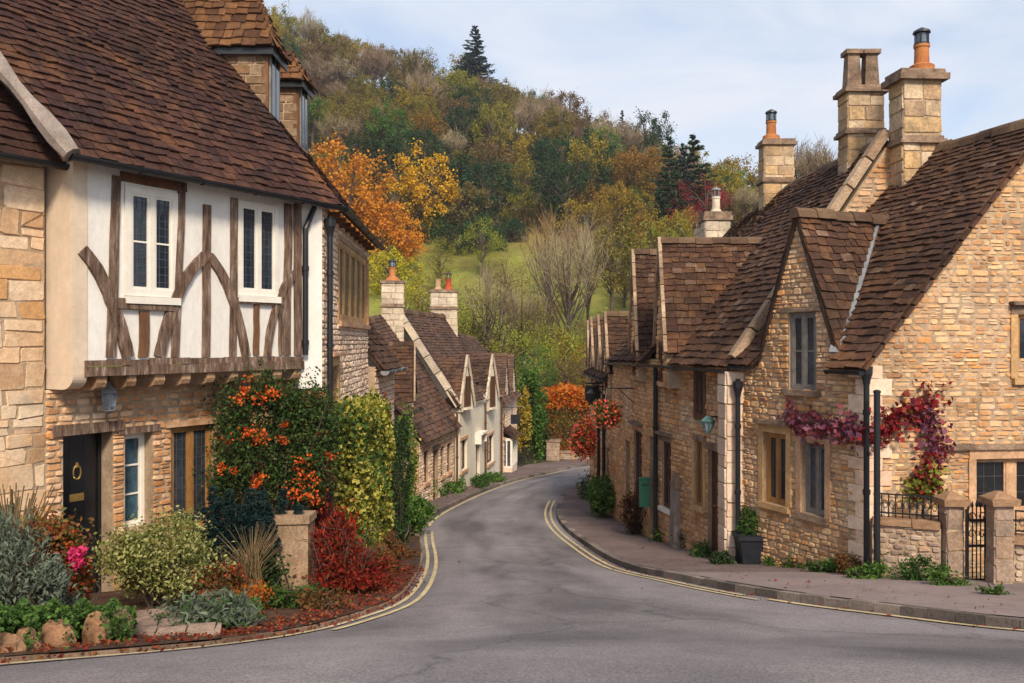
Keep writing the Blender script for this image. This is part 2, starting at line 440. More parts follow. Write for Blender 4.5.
def scan(poly, b):
    xs = []
    for i in range(len(poly)):
        (x0, y0), (x1, y1) = poly[i], poly[(i+1) % len(poly)]
        if (y0 <= b) != (y1 <= b): xs.append(x0+(b-y0)/(y1-y0)*(x1-x0))
    xs.sort()
    return [(xs[i], xs[i+1]) for i in range(0, len(xs)-1, 2)]
def notched(pt, ivs, bn=.62, lo=0, hi=None):      # eave outline with gaps where wall gables break through
    hi = pt.La if hi is None else hi; o = [(lo, 0)]
    for a0, a1 in sorted(ivs): o += [(a0, 0), (a0+.06, bn), (a1-.06, bn), (a1, 0)]
    return o+[(hi, 0), (hi, pt.Lb), (lo, pt.Lb)]
def a_of(pt, fr, uc, hw, z):
    k = sorted(pt.ab(fr.w(u, .1, z))[0] for u in (uc-hw, uc+hw)); return (k[0], k[1])
def roof(house, pt, mats, poly=None, ex=(.17, .12), wd=(.14, .34), th=.034, name='roof', sag=0):
    mb = MB()
    poly = poly or [(0, 0), (pt.La, 0), (pt.La, pt.Lb), (0, pt.Lb)]
    bl = sorted({round(p[1], 4) for p in poly}); bs_ = []
    for b0, b1 in zip(bl[:-1], bl[1:]):
        k = max(1, int((b1-b0)/.4)); bs_ += [(lerp(b0, b1, i/k), lerp(b0, b1, (i+1)/k)) for i in range(k)]
    for b0, b1 in bs_:
        for (l0, r0), (l1, r1) in zip(scan(poly, b0+1e-3), scan(poly, b1-1e-3)):
            k = max(1, int(max(r0-l0, r1-l1)/.8))
            for i in range(k):
                q = [(lerp(l0, r0, i/k), b0), (lerp(l0, r0, (i+1)/k), b0), (lerp(l1, r1, (i+1)/k), b1), (lerp(l1, r1, i/k), b1)]
                mb.hexa([pt.P(a, b, -.06) for a, b in q] + [pt.P(a, b, -.012) for a, b in q], 0)
    bmax = max(p[1] for p in poly); b = min(p[1] for p in poly)
    while b < bmax - .03:
        e = lerp(ex[0], ex[1], b/max(bmax, .1)) * random.uniform(.9, 1.1)
        for (p, q) in scan(poly, min(b + e*.5, bmax-.01)):
            x = p
            ph = random.uniform(0, 6)
            while x < q - .001:
                w = random.uniform(*wd)*lerp(1, .75, b/max(bmax, .1)); x1 = x+w
                if q-x1 < wd[0]*.5: x1 = q
                jl, jr = random.uniform(-.022, .022), random.uniform(-.022, .022)
                sg = sag*math.sin(x*1.7+ph*.15)
                lo = th + random.uniform(.004, .028)
                gp = .005
                tp = min(b+e*1.6, bmax+.02)
                sk = random.uniform(-.012, .012)
                v = [pt.P(x+gp, b-.03+jl+sg, lo-th), pt.P(x1-gp, b-.03+jr+sg, lo-th), pt.P(x1-gp+sk, tp, .002), pt.P(x+gp+sk, tp, .002)]
                v2 = [pt.P(x+gp, b-.03+jl+sg, lo+random.uniform(-.005, .008)), pt.P(x1-gp, b-.03+jr+sg, lo+random.uniform(-.005, .008)), pt.P(x1-gp+sk, tp, .010), pt.P(x+gp+sk, tp, .010)]
                k = len(mb.v); mb.v += [tuple(z) for z in v+v2]
                for f in ((4, 5, 6, 7), (0, 1, 5, 4), (1, 2, 6, 5), (3, 0, 4, 7)):
                    mb.f.append([k+i for i in f]); mb.m.append(1)
                x = x1
        b += e
    return mb.build(name, [m_under, mats], house)
def ridge(parent, p, q, r=.07, ln=.33, mat=None, name='ridge_tiles'):
    p, q = Vector(p), Vector(q); mb = MB()
    n = max(1, int((q-p).length/ln)); d = (q-p)/n; t = d.normalized()
    side = t.cross(Vector((0, 0, 1))).normalized(); upv = side.cross(t)
    for i in range(n):
        a, b = p+d*(i+.012), p+d*(i+.988)
        rr = r*random.uniform(.93, 1.1); off = upv*random.uniform(-.02, .012) - upv*.015 + side*random.uniform(-.01, .01)
        prof = [(-1.25, -1.0), (-.95, -.1), (-.6, .35), (0, .55), (.6, .35), (.95, -.1), (1.25, -1.0)]
        mb.prism([a+off+side*x*rr+upv*z*rr for x, z in prof], [b+off+side*x*rr*1.03+upv*z*rr for x, z in prof])
    return mb.build(name, mat or m_ridge, parent)
def strip(parent, name, pts, w, h, mat, up=Vector((0, 0, 1)), seg=0):   # coping, verge, lead flashing: a bar along a line
    mb = MB(); pts = [Vector(p) for p in pts]
    for a, b in zip(pts[:-1], pts[1:]):
        n = max(1, int((b-a).length/seg)) if seg else 1
        t = (b-a).normalized(); s = t.cross(up).normalized(); u2 = s.cross(t)
        for i in range(n):
            p, q = a.lerp(b, i/n + (.004 if seg else 0)), a.lerp(b, (i+1)/n - (.004 if seg else 0))
            j = random.uniform(-.01, .01) if seg else 0
            ring = lambda o: [o-s*w/2+u2*(j-h/2), o+s*w/2+u2*(j-h/2), o+s*w/2+u2*(j+h/2), o-s*w/2+u2*(j+h/2)]
            mb.prism(ring(p), ring(q))
    return mb.build(name, mat, parent)
def gutter(house, p, q, r=.06, mat=None):
    mb = MB(); p, q = Vector(p), Vector(q); t = (q-p).normalized()
    s = t.cross(Vector((0, 0, 1))).normalized()
    ang = [math.pi*(1+i/8) for i in range(9)]
    outer = [(math.cos(a)*r, math.sin(a)*r) for a in ang]; inner = [(x*.82, z*.82) for x, z in outer[::-1]]
    prof = outer+inner; Z = Vector((0, 0, 1))
    mb.prism([p+s*x+Z*z for x, z in prof], [q+s*x+Z*z for x, z in prof])
    n = max(2, int((q-p).length/.9))
    for i in range(n+1):
        c = p.lerp(q, i/n)
        mb.prism([c-t*.015+s*x*1.12+Z*(z*1.12-.002) for x, z in outer], [c+t*.015+s*x*1.12+Z*(z*1.12-.002) for x, z in outer])
    return mb.build('gutter', mat or m_black, house)
def downpipe(house, x, y, z0, z1, r=.045, hopper=False, mat=None, off=None):
    mb = MB()
    top = Vector((x, y, z1))
    pts = [Vector((x, y, z0)), Vector((x, y, z1-.25)), top] if off is None else [Vector((x, y, z0)), Vector((x, y, z1-.35)), Vector((x, y, z1-.28)), Vector((x, y, z1-.05))+Vector(off), Vector((x, y, z1+.1))+Vector(off)]
    mb.tube(pts, r, 10)
    z = z0+.15
    while z < z1-.4:
        mb.tube([(x, y, z), (x, y, z+.07)], r*1.3, 10); z += 1.1
    if hopper:
        mb.lathe((x, y, z1-.3), [(r*1.1, 0), (r*1.4, .07), (r*2.0, .15), (r*2.1, .25), (r*2.2, .255)], 12)
    return mb.build('downpipe', mat or m_black, house)
def window(house, fr, r, frame=m_brownwood, lights=2, rows=0, rec=.12, fw=.05, mw=.04, sill=m_dress, lintel=None, g_mat=None, jamb=None, hood=None, lh=.12, lat=0, over=.08, sash=False, d0=0, label=None):
    u0, u1, z0, z1 = r
    mb = MB(); e = .003
    dA, dB = d0-rec, d0-rec+.055
    mb.box(fr, u0+e, u0+fw, dA, dB, z0+e, z1-e); mb.box(fr, u1-fw, u1-e, dA, dB, z0+e, z1-e)
    mb.box(fr, u0+fw, u1-fw, dA, dB, z1-fw, z1-e); mb.box(fr, u0+fw, u1-fw, dA, dB, z0+e, z0+fw)
    iw = (u1-u0-2*fw-(lights-1)*mw)/lights
    pan = MB()
    for i in range(lights):
        a = u0+fw+i*(iw+mw); b = a+iw
        if i < lights-1: mb.box(fr, b, b+mw, dA, dB, z0+fw, z1-fw)
        pan.box(fr, a, b, dA+.012, dA+.022, z0+fw, z1-fw)
        s = min(.03, iw*.14)                        # casement within the frame
        if sash or iw > .14:
            for (p, q, c, d) in ((a, a+s, z0+fw, z1-fw), (b-s, b, z0+fw, z1-fw), (a+s, b-s, z1-fw-s, z1-fw), (a+s, b-s, z0+fw, z0+fw+s)):
                mb.box(fr, p, q, dA+.024, dB-.012, c, d)
        for k in range(1, rows):
            zc = lerp(z0+fw, z1-fw, k/rows); mb.box(fr, a, b, dA+.0225, dA+.036, zc-.011, zc+.011)
        if lat:
            nz_ = int((z1-z0)/lat); nx_ = max(1, int(iw/lat))
            for k in range(1, nz_): zc = lerp(z0+fw, z1-fw, k/nz_); pan.box(fr, a, b, dA+.0225, dA+.027, zc-.004, zc+.004, 1)
            for k in range(1, nx_+1): uc = lerp(a, b, k/(nx_+1)); pan.box(fr, uc-.004, uc+.004, dA+.023, dA+.0275, z0+fw, z1-fw, 1)
    w = mb.build('window', frame, house, label=label)
    pan.build('pane', [g_mat or m_glass, m_leadD], w)
    if sill:
        s_ = MB(); s_.box(fr, u0-over, u1+over, d0-rec, d0+.07, z0-.09, z0-.001, jit=.004); s_.build('sill', sill, w)
    if lintel:
        s_ = MB(); s_.box(fr, u0-over*1.3, u1+over*1.3, d0-.1, d0+.035, z1+.001, z1+lh, jit=.006); s_.build('lintel', lintel, w)
    if hood:
        s_ = MB(); s_.box(fr, u0-over*1.6, u1+over*1.6, d0-.05, d0+.12, z1+lh+.002, z1+lh+.06, jit=.004); s_.build('hood_mould', hood, w)
    if jamb:
        for (p, q) in ((u0-.11, u0-.001), (u1+.001, u1+.11)):
            s_ = MB(); s_.box(fr, p, q, d0-.12, d0+.032, z0-.0, z1, jit=.004); s_.build('jamb', jamb, w)
    return w
def door(house, fr, r, mat, rec=.2, planks=4, frame=None, lintel=None, furniture=None, d0=0, label=None):
    u0, u1, z0, z1 = r; mb = MB(); w = (u1-u0-.1)/planks
    for i in range(planks): mb.box(fr, u0+.05+i*w+.002, u0+.05+(i+1)*w-.002, d0-rec, d0-rec+.05, z0, z1-.05)
    o = mb.build('door', mat, house, label=label)
    f = MB(); f.box(fr, u0+.002, u0+.05, d0-rec-.02, d0-rec+.075, z0, z1-.002); f.box(fr, u1-.05, u1-.002, d0-rec-.02, d0-rec+.075, z0, z1-.002); f.box(fr, u0+.05, u1-.05, d0-rec-.02, d0-rec+.075, z1-.05, z1-.002)
    f.build('door_frame', frame or mat, o)
    h = MB(); c = fr.w(u1-.14, d0-rec+.05, (z0+z1)/2); h.tube([c, c+Vector((fr.n.x, fr.n.y, 0))*.05], .022, 8); h.build('handle', furniture or m_brass, o)
    if lintel:
        s_ = MB(); s_.box(fr, u0-.15, u1+.15, d0-.15, d0+.04, z1+.002, z1+.13, jit=.008); s_.build('lintel', lintel, o)
    return o
def dressed(on): CUT[:] = [.03, .09, .016] if on else [.14, .3, .028]
def chimney(house, c, t, w, d, z0, z1, stone=None, caps=(), pots=(), ch=(.2, .32), ln=(.25, .5), capm=None, taper=0, label=None):
    """caps: (z, extra width, height); pots: (offset along t, kind)"""
    t = Vector(t).normalized(); n = Vector((t.y, -t.x)); c = Vector(c); mb = MB(); dressed(True)
    for (dr, wid, dep) in ((n, w, d), (-n, w, d), (t, d, w), (-t, d, w)):
        tt = Vector((-dr.y, dr.x)); o = c + dr*dep/2 - tt*wid/2
        fr = Fr(o, o+tt*wid, o+dr)
        stones(mb, fr, 0, wid, z0, z1, (), ch, ln, -.0, proud=(.004, .016), split=.06)
    fr = Fr(c-t*w/2-n*d/2, c+t*w/2-n*d/2, c-n*5)
    mb.box(fr, .004, w-.004, -d+.004, -.004, z0, z1, 0)
    dressed(False)
    o = mb.build('chimney', [m_mortar, stone or m_ashlar], house, label=label)
    for (z, ex, h) in caps:
        cp = MB(); cp.box(fr, -ex, w+ex, -d-ex, ex, z, z+h*.55, jit=.008); cp.box(fr, -ex*.5, w+ex*.5, -d-ex*.5, ex*.5, z+h*.55+.001, z+h, jit=.008)
        cp.build('chimney_cap', capm or m_darkst, o)
    for (off, kind) in pots:
        p = c + t*off; q = MB(); zt = z1
        if caps: zt = max(z1, max(z+h for z, e, h in caps))
        zt -= .01
        if kind == 'twin':
            s = .30*w
            for k in (-1, 1):
                cc = c + t*(k*.25*w)
                f2 = Fr(cc-t*s*.68-n*s*.68, cc+t*s*.68-n*s*.68, cc-n*5); q = MB(); L = s*1.36
                q.hexa([f2.w(a, b, z) for z, ins in ((zt, 0), (zt+.62, .03)) for a, b in ((ins, -ins), (L-ins, -ins), (L-ins, -L+ins), (ins, -L+ins))])
                q.box(f2, -.02, L+.02, -L-.02, .02, zt+.621, zt+.70)
                q.build('chimney_pot', m_darkst, o)
            continue
        pm = {'orange': m_pot, 'red': m_potR, 'buff': m_potB, 'cowl': m_pot, 'lead': m_ashpale}[kind]
        r = .12
        if kind in ('cowl', 'orange'): fl_ = MB(); fl_.lathe((p.x, p.y, zt-.01), [(w*.36, 0), (w*.3, .06), (r*1.7, .13), (r*1.1, .17)], 14); fl_.build('flaunching', m_pot, o)
        h = .42
        q.lathe((p.x, p.y, zt), [(r*1.5, 0), (r*1.35, .07), (r*1.02, .13), (r*.95, h), (r*1.08, h+.02), (r*1.08, h+.06), (r*.8, h+.06)], 16)
        po = q.build('chimney_pot', pm, o, smooth=False)
        if kind in ('cowl', 'lead', 'red', 'orange'):
            q = MB()
            zz = zt+h+.06
            for k in range(6):
                an = k*math.pi/3
                x, y = p.x+math.cos(an)*r*.95, p.y+math.sin(an)*r*.95
                q.tube([(x, y, zz), (x, y, zz+.2)], .012, 5)
            q.lathe((p.x, p.y, zz-.005), [(r*1.06, 0), (r*1.06, .03)], 14); q.lathe((p.x, p.y, zz+.2), [(r*1.2, 0), (r*1.12, .035), (r*.3, .09)], 14)
            q.build('cowl', m_black if kind != 'lead' else m_lead, po)
            if kind == 'cowl':
                q = MB(); q.lathe((p.x, p.y, zz+.03), [(r*.8, 0), (r*.8, .165)], 12); q.build('cowl_cage', m_clear, po)
    return o
def chim_px(x0, x1, Y): return ((x0+x1)/2-512)/FPX*Y, (x1-x0)/FPX*Y
def zY(py, Y): return (341.5-py)/FPX*Y
def wall_dormer(house, fr, uc, hw, ze, za, D, stone, tile, zlow=None, win=None, winargs=None, over=.06, d=.02, ex=(.15, .11), wd=(.13, .3), cop=None, ch=(.08, .14)):
    mb = MB(); ops = [win] if win else []
    zb = zlow if zlow is not None else ze
    if win and zlow is not None:
        backing(mb, fr, uc-hw, uc+hw, zb, ze, ops, .3, d); stones(mb, fr, uc-hw, uc+hw, zb, ze, ops, ch, d0=d)
    A = [(uc-hw, ze), (uc+hw, ze), (uc, za)]
    mb.prism([fr.w(a, d, z) for a, z in A], [fr.w(a, d-.3, z) for a, z in A], 0)
    stones(mb, fr, uc-hw, uc+hw, ze, za, (), ch, d0=d, lim=gable_lim(uc, hw, ze, za))
    mb.build('dormer_gable', [m_mortar, stone], house)
    if win: window(house, fr, win, **(winargs or {}), d0=d)
    dd = d+over; ext = .1
    k = ext*(za-ze)/hw
    for s in (-1, 1):
        pt = Patch(fr.w(uc+s*(hw+ext), dd, ze-k), fr.w(uc+s*(hw+ext), d-D, ze-k), fr.w(uc, d-D, za), fr.w(uc, dd, za))
        pt.nrm = pt.nrm if pt.nrm.z > 0 else -pt.nrm
        roof(house, pt, tile, ex=ex, wd=wd, name='dormer_roof')
    ridge(house, fr.w(uc, dd, za+.03), fr.w(uc, d-D, za+.03), .09)
    if cop:
        for s in (-1, 1): strip(house, 'gable_coping', [fr.w(uc+s*(hw+ext*1.1), dd+.02, ze-k), fr.w(uc, dd+.02, za+.05)], .07, .11, cop, seg=.35)
    return ops
# ------------------------------------------------------------------ ground, road, pavements, hill
STN = [  # left edge (x, y), right kerb (x, y): pairs of stations going down the street
 (-26, -12, 26, -12), (-18, -4, 22, -4), (-10, 2.2, 15, 3.0), (-5.6, 4.6, 10.2, 5.2), (-4.3, 5.3, 7.8, 6.4), (-3.38, 6.0, 5.9, 7.6), (-2.62, 6.75, 4.8, 8.5), (-2.1, 7.9, 4.1, 9.5),
 (-1.74, 9.0, 3.36, 10.5), (-1.42, 10.3, 2.7, 11.8), (-1.36, 11.6, 2.32, 13.0), (-1.42, 13.2, 2.03, 14.3), (-1.55, 15.2, 1.78, 16.4), (-1.72, 17.2, 1.57, 18.6),
 (-2.0, 19.7, 1.36, 20.8), (-2.2, 22, 1.24, 23), (-2.2, 24.2, 1.25, 25.2), (-1.9, 27, 1.4, 27.6), (-1.3, 30.7, 1.72, 30.5), (-.46, 34.5, 2.2, 33), (.5, 38, 2.9, 35.4),
 (1.5, 41, 3.8, 38), (2.5, 44.2, 5.2, 41), (3.7, 47.3, 7.2, 44), (6.2, 50.4, 10, 46.6), (10, 53, 14, 48.5), (18, 56, 20, 50)]
def catmull(pts, n):
    out = []
    for i in range(len(pts)-1):
        p0, p1, p2, p3 = pts[max(i-1, 0)], pts[i], pts[i+1], pts[min(i+2, len(pts)-1)]
        for k in range(n):
            t = k/n
            out.append(tuple(.5*((2*b)+(-a+c)*t+(2*a-5*b+4*c-d)*t*t+(-a+3*b-3*c+d)*t**3) for a, b, c, d in zip(p0, p1, p2, p3)))
    out.append(tuple(pts[-1])); return out
LE = catmull([(s[0], s[1]) for s in STN], 4); RE = catmull([(s[2], s[3]) for s in STN], 4)
def road_mat():
    m = M('worn_asphalt', [(.178, .158, .162), (.208, .186, .19), (.232, .21, .213)], 'noise', rough=.8, nsc=.55, namt=.09, bump=.35, bsc=110, spec=.2)
    n, l = m.node_tree.nodes, m.node_tree.links
    bs = n['Principled BSDF']; src = bs.inputs['Base Color'].links[0].from_socket
    t = n.new('ShaderNodeTexCoord'); att = n.new('ShaderNodeUVMap'); att.uv_map = 'lane'
    # long repair strips and tyre-darkened bands that follow the street, broken up by noise
    ns = n.new('ShaderNodeTexNoise'); ns.inputs['Scale'].default_value = 1.2; ns.inputs['Detail'].default_value = 6
    mp_ = n.new('ShaderNodeMapping'); mp_.inputs['Scale'].default_value = (2.4, .13, 1); l.new(att.outputs['UV'], mp_.inputs['Vector']); l.new(mp_.outputs['Vector'], ns.inputs['Vector'])
    mr = n.new('ShaderNodeMapRange'); mr.inputs['From Min'].default_value = .44; mr.inputs['From Max'].default_value = .64; mr.inputs['To Min'].default_value = 1.06; mr.inputs['To Max'].default_value = .58
    l.new(ns.outputs['Fac'], mr.inputs['Value'])
    x = n.new('ShaderNodeMixRGB'); x.blend_type = 'MULTIPLY'; x.inputs['Fac'].default_value = 1; l.new(src, x.inputs['Color1']); l.new(mr.outputs['Result'], x.inputs['Color2'])
    sp = n.new('ShaderNodeTexNoise'); sp.inputs['Scale'].default_value = 55; sp.inputs['Detail'].default_value = 3; l.new(t.outputs['Object'], sp.inputs['Vector'])
    ms = n.new('ShaderNodeMapRange'); ms.inputs['From Min'].default_value = .3; ms.inputs['From Max'].default_value = .7; ms.inputs['To Min'].default_value = .62; ms.inputs['To Max'].default_value = 1.4; l.new(sp.outputs['Fac'], ms.inputs['Value'])
    xs_ = n.new('ShaderNodeMixRGB'); xs_.blend_type = 'MULTIPLY'; xs_.inputs['Fac'].default_value = 1; l.new(x.outputs['Color'], xs_.inputs['Color1']); l.new(ms.outputs['Result'], xs_.inputs['Color2']); x = xs_
    # tyre-polished band that wanders down the middle of the lane
    su = n.new('ShaderNodeSeparateXYZ'); l.new(att.outputs['UV'], su.inputs[0])
    nw = n.new('ShaderNodeTexNoise'); nw.inputs['Scale'].default_value = .35; nw.inputs['Detail'].default_value = 4; l.new(t.outputs['Object'], nw.inputs['Vector'])
    ad = n.new('ShaderNodeMath'); ad.operation = 'MULTIPLY_ADD'; ad.inputs[1].default_value = .5; l.new(nw.outputs['Fac'], ad.inputs[0]); l.new(su.outputs['X'], ad.inputs[2])
    rb = n.new('ShaderNodeValToRGB'); e_ = rb.color_ramp.elements; e_[0].position = .52; e_[0].color = (1, 1, 1, 1); e_[1].position = .60; e_[1].color = (.74, .74, .76, 1)
    for ps_, v_ in ((.67, 1.0), (.84, 1.0), (.90, .80), (.96, 1.04)): q_ = e_.new(ps_); q_.color = (v_, v_, v_, 1)
    l.new(ad.outputs[0], rb.inputs['Fac'])
    xb_ = n.new('ShaderNodeMixRGB'); xb_.blend_type = 'MULTIPLY'; xb_.inputs['Fac'].default_value = .8; l.new(x.outputs['Color'], xb_.inputs['Color1']); l.new(rb.outputs['Color'], xb_.inputs['Color2']); x = xb_
    # tar-sealed cracks
    vo = n.new('ShaderNodeTexVoronoi'); vo.feature = 'DISTANCE_TO_EDGE'; vo.inputs['Scale'].default_value = .22
    nd = n.new('ShaderNodeTexNoise'); nd.inputs['Scale'].default_value = .8; nd.inputs['Detail'].default_value = 5
    l.new(t.outputs['Object'], nd.inputs['Vector'])
    mxv = n.new('ShaderNodeVectorMath'); mxv.operation = 'MULTIPLY_ADD'; mxv.inputs[1].default_value = (1.6, 1.6, 0)
    l.new(nd.outputs['Color'], mxv.inputs[0]); l.new(t.outputs['Object'], mxv.inputs[2]); l.new(mxv.outputs[0], vo.inputs['Vector'])
    mc = n.new('ShaderNodeMapRange'); mc.inputs['From Min'].default_value = .0; mc.inputs['From Max'].default_value = .010; mc.inputs['To Min'].default_value = .72; mc.inputs['To Max'].default_value = 1
    l.new(vo.outputs['Distance'], mc.inputs['Value'])
    y = n.new('ShaderNodeMixRGB'); y.blend_type = 'MULTIPLY'; y.inputs['Fac'].default_value = 1; l.new(x.outputs['Color'], y.inputs['Color1']); l.new(mc.outputs['Result'], y.inputs['Color2'])
    l.new(y.outputs['Color'], bs.inputs['Base Color'])
    return m
m_road = road_mat()
m_pave = M('dark_pavement_tarmac', [(.125, .088, .082), (.18, .132, .122)], 'noise', nsc=1.2, namt=.2, bump=.35, bsc=90, rough=.85)
m_kerb = M('worn_kerb_stone', [(.10, .085, .075), (.18, .145, .125), (.24, .195, .165)], bump=.4, bsc=30, namt=.3, nsc=3)
m_kerb2 = M('earthy_edging_stone', [(.16, .10, .065), (.25, .165, .11), (.32, .22, .15)], bump=.5, bsc=24, namt=.35, nsc=4)
m_line = M('faded_cream_road_paint', [(.48, .37, .2), (.63, .51, .3)], 'noise', nsc=5, namt=.2, bump=.3, bsc=80)
m_soil = M('leafy_soil', [(.035, .02, .014), (.075, .04, .025), (.11, .055, .03)], 'noise', nsc=4, namt=.35, bump=.8, bsc=24)
m_earth = M('rough_ground', [(.06, .06, .03), (.10, .085, .05)], 'noise', nsc=.5, namt=.3, bump=.5)
m_wood = M('hillside_leaf_floor', [(.045, .05, .02), (.085, .06, .03), (.06, .045, .025)], 'noise', nsc=.12, namt=.35, bump=.4, bsc=1)
m_meadow = M('meadow_grass', [(.15, .19, .03), (.23, .235, .045), (.19, .2, .035)], 'noise', nsc=.2, namt=.2, bump=.6, bsc=3, patch=(((.16,.13,.035), .06, .48, .6, .6), ((.07,.10,.02), .25, .56, .66, .6)))
def sheet(name, rows, mats, mids=None, uv=None):
    mb = MB(); nx = len(rows[0])
    for r in rows: mb.v += [tuple(p) for p in r]
    for i in range(len(rows)-1):
        for j in range(nx-1):
            mb.f.append([i*nx+j, i*nx+j+1, (i+1)*nx+j+1, (i+1)*nx+j]); mb.m.append(mids(i, j) if mids else 0)
    o = mb.build(name, mats, base=(0, 0, 0), smooth=True)
    if uv:
        L = o.data.uv_layers.new(name=uv)
        for p in o.data.polygons:
            for li in p.loop_indices:
                vi = o.data.loops[li].vertex_index; L.data[li].uv = (vi % nx / (nx-1), (vi//nx)*.6)
    o['kind'] = 'structure'
    return o
# terrain in two sheets: the village floor and the wooded hill with its meadow
xs = np.linspace(-90, 110, 81)
ys1 = np.concatenate([np.linspace(-30, 50, 81)])
sheet('ground', [[(x, y, -g(y)-.09) for x in xs] for y in ys1], m_earth)
ys2 = np.concatenate([np.linspace(50, 70, 11), np.linspace(73, 190, 50), np.linspace(200, 700, 12)])
def is_meadow(i, j):
    y, x = ys2[i], xs[j]
    return 1 if 61 < y < 108 + 3*math.sin(x*.3) else 0
xs2 = np.linspace(-230, 250, 121); 
def is_meadow2(i, j):
    y, x = ys2[i], xs2[j]
    return 1 if 61 < y < 107 + 3*math.sin(x*.3) else 0
sheet('hillside', [[(x, y, hill(x, y) + (.5*math.sin(x*.21+y*.13) if y > 60 else 0)) for x in xs2] for y in ys2], [m_wood, m_meadow], is_meadow2)
NX = 13
rows = []
for (lx, ly), (rx, ry) in zip(LE, RE):
    rows.append([(lerp(lx, rx, k/(NX-1)), lerp(ly, ry, k/(NX-1)), -g(lerp(ly, ry, k/(NX-1))) + .03*math.sin(math.pi*k/(NX-1))) for k in range(NX)])
sheet('road', rows, m_road, uv='lane')
def normals(pl, side):
    out = []
    for i, p in enumerate(pl):
        a, b = Vector(pl[max(i-1, 0)]), Vector(pl[min(i+1, len(pl)-1)])
        t = (b-a).normalized(); out.append(Vector((t.y, -t.x))*side)
    return out
NR = normals(RE, 1); NL = normals(LE, -1)          # both pointing away from the road
def offs(pl, nn, d): return [(p[0]+n.x*d, p[1]+n.y*d) for p, n in zip(pl, nn)]
def band(name, pl, nn, d0, d1, h, mat, i0, i1, z0=-.3, seg=False, kind='structure', conf=None):
    mb = MB()
    A, B = offs(pl, nn, d0), offs(pl, nn, d1)
    for i in range(i0, min(i1, len(pl)-1)):
        hh = h+random.uniform(-.008, .008) if seg else h
        e = .012 if seg else 0
        a0, a1 = Vector(A[i]).lerp(Vector(A[i+1]), e), Vector(A[i]).lerp(Vector(A[i+1]), 1-e)
        b0, b1 = Vector(B[i]).lerp(Vector(B[i+1]), e), Vector(B[i]).lerp(Vector(B[i+1]), 1-e)
        q = [a0, a1, b1, b0]
        mb.hexa([(p.x, p.y, -g(p.y)+z0) for p in q] + [(p.x, p.y, -g(p.y)+hh) for p in q])
    o = mb.build(name, mat, base=(0, 0, 0)); o['kind'] = kind
    return o
# painted lines: thin sheets a few millimetres above the road
def paint(pl, nn, d0, d1, i0, i1):
    A, B = offs(pl, nn, d0), offs(pl, nn, d1); mb = MB()
    def zc(p, d): return -g(p[1]) + .012 + .010*min(1, abs(d)/.5)
    k = len(mb.v)
    for i in range(i0, i1+1):
        mb.v += [(A[i][0], A[i][1], zc(A[i], d0)), (B[i][0], B[i][1], zc(B[i], d1))]
    for i in range(i1-i0): mb.f.append([k+2*i, k+2*i+1, k+2*i+3, k+2*i+2]); mb.m.append(0)
    o = mb.build('road_line', m_line, base=(0, 0, 0)); o['kind'] = 'structure'; return o
def idx(pl, Y): return min(range(len(pl)), key=lambda i: abs(pl[i][1]-Y))
paint(RE, NR, -.14, -.20, idx(RE, 11.2), idx(RE, 29)); paint(RE, NR, -.29, -.35, idx(RE, 10.9), idx(RE, 29))
paint(RE, NR, -.10, -.20, idx(RE, 6.0), idx(RE, 10.9))
paint(LE, NL, -.08, -.14, idx(LE, 8.4), idx(LE, 21.5)); paint(LE, NL, -.23, -.29, idx(LE, 8.4), idx(LE, 21.5))
paint(LE, NL, -.06, -.13, idx(LE, 4.6), idx(LE, 8.4))
paint(LE, NL, -.10, -.18, idx(LE, 22.5), idx(LE, 44))
band('kerb', RE, NR, -.005, .13, .10, m_kerb, idx(RE, 3.5), idx(RE, 47), seg=True)
band('kerb', LE, NL, -.005, .13, .10, m_kerb, idx(LE, 20.5), idx(LE, 50), seg=True)
band('flower_bed_edge', LE, NL, -.01, .13, .04, m_kerb2, idx(LE, 3.5), idx(LE, 19.5), seg=True)
# facades of the right-hand row: A (near corner) to E (far end)
FA, FB, FC, FD, FE = (4.98, 12.6), (3.85, 15.2), (2.99, 19.5), (2.58, 25), (2.95, 34)
def poly_strip(name, a, b, h, mat, n=40, m=4):
    def res(pl, n):
        d = [0]
        for p, q in zip(pl[:-1], pl[1:]): d.append(d[-1]+math.dist(p, q))
        return [tuple(np.interp(d[-1]*i/n, d, [p[k] for p in pl]) for k in (0, 1)) for i in range(n+1)]
    A, B = res(a, n), res(b, n)
    rows = [[(lerp(p[0], q[0], k/m), lerp(p[1], q[1], k/m), -g(lerp(p[1], q[1], k/m))+h) for k in range(m+1)] for p, q in zip(A, B)]
    return sheet(name, rows, mat)
RO = offs(RE, NR, .12)
i0, i1 = idx(RE, 4.5), idx(RE, 46)
rk = [RO[i] for i in range(i0, i1+1)]
wl_ = [(15, 8.6), (9.2, 10.6), (6.6, 11.7), (5.3, 12.3), (4.9, 12.75), (3.88, 15.2), (3.02, 19.5), (2.62, 25), (2.7, 29), (3.0, 34), (4.2, 38), (8, 43)]
poly_strip('pavement', rk, wl_, .10, m_pave, 60)
k_ = idx(RE, 13.0)-i0
m_pave2 = M('pale_pavement_tarmac', [(.205, .155, .145), (.26, .20, .19)], 'noise', nsc=1.2, namt=.15, bump=.35, bsc=90, rough=.85)
def cutY(pl, y): return [p for p in pl if p[1] <= y]
poly_strip('pavement_patch', [(p[0]+.006, p[1]) for p in rk[:k_+1]], cutY(wl_, 11.8) + [(5.25, 12.33), (4.72, 13.15)], .105, m_pave2, 40)
LO = offs(LE, NL, .12)
i0, i1 = idx(LE, 20.5), idx(LE, 51)
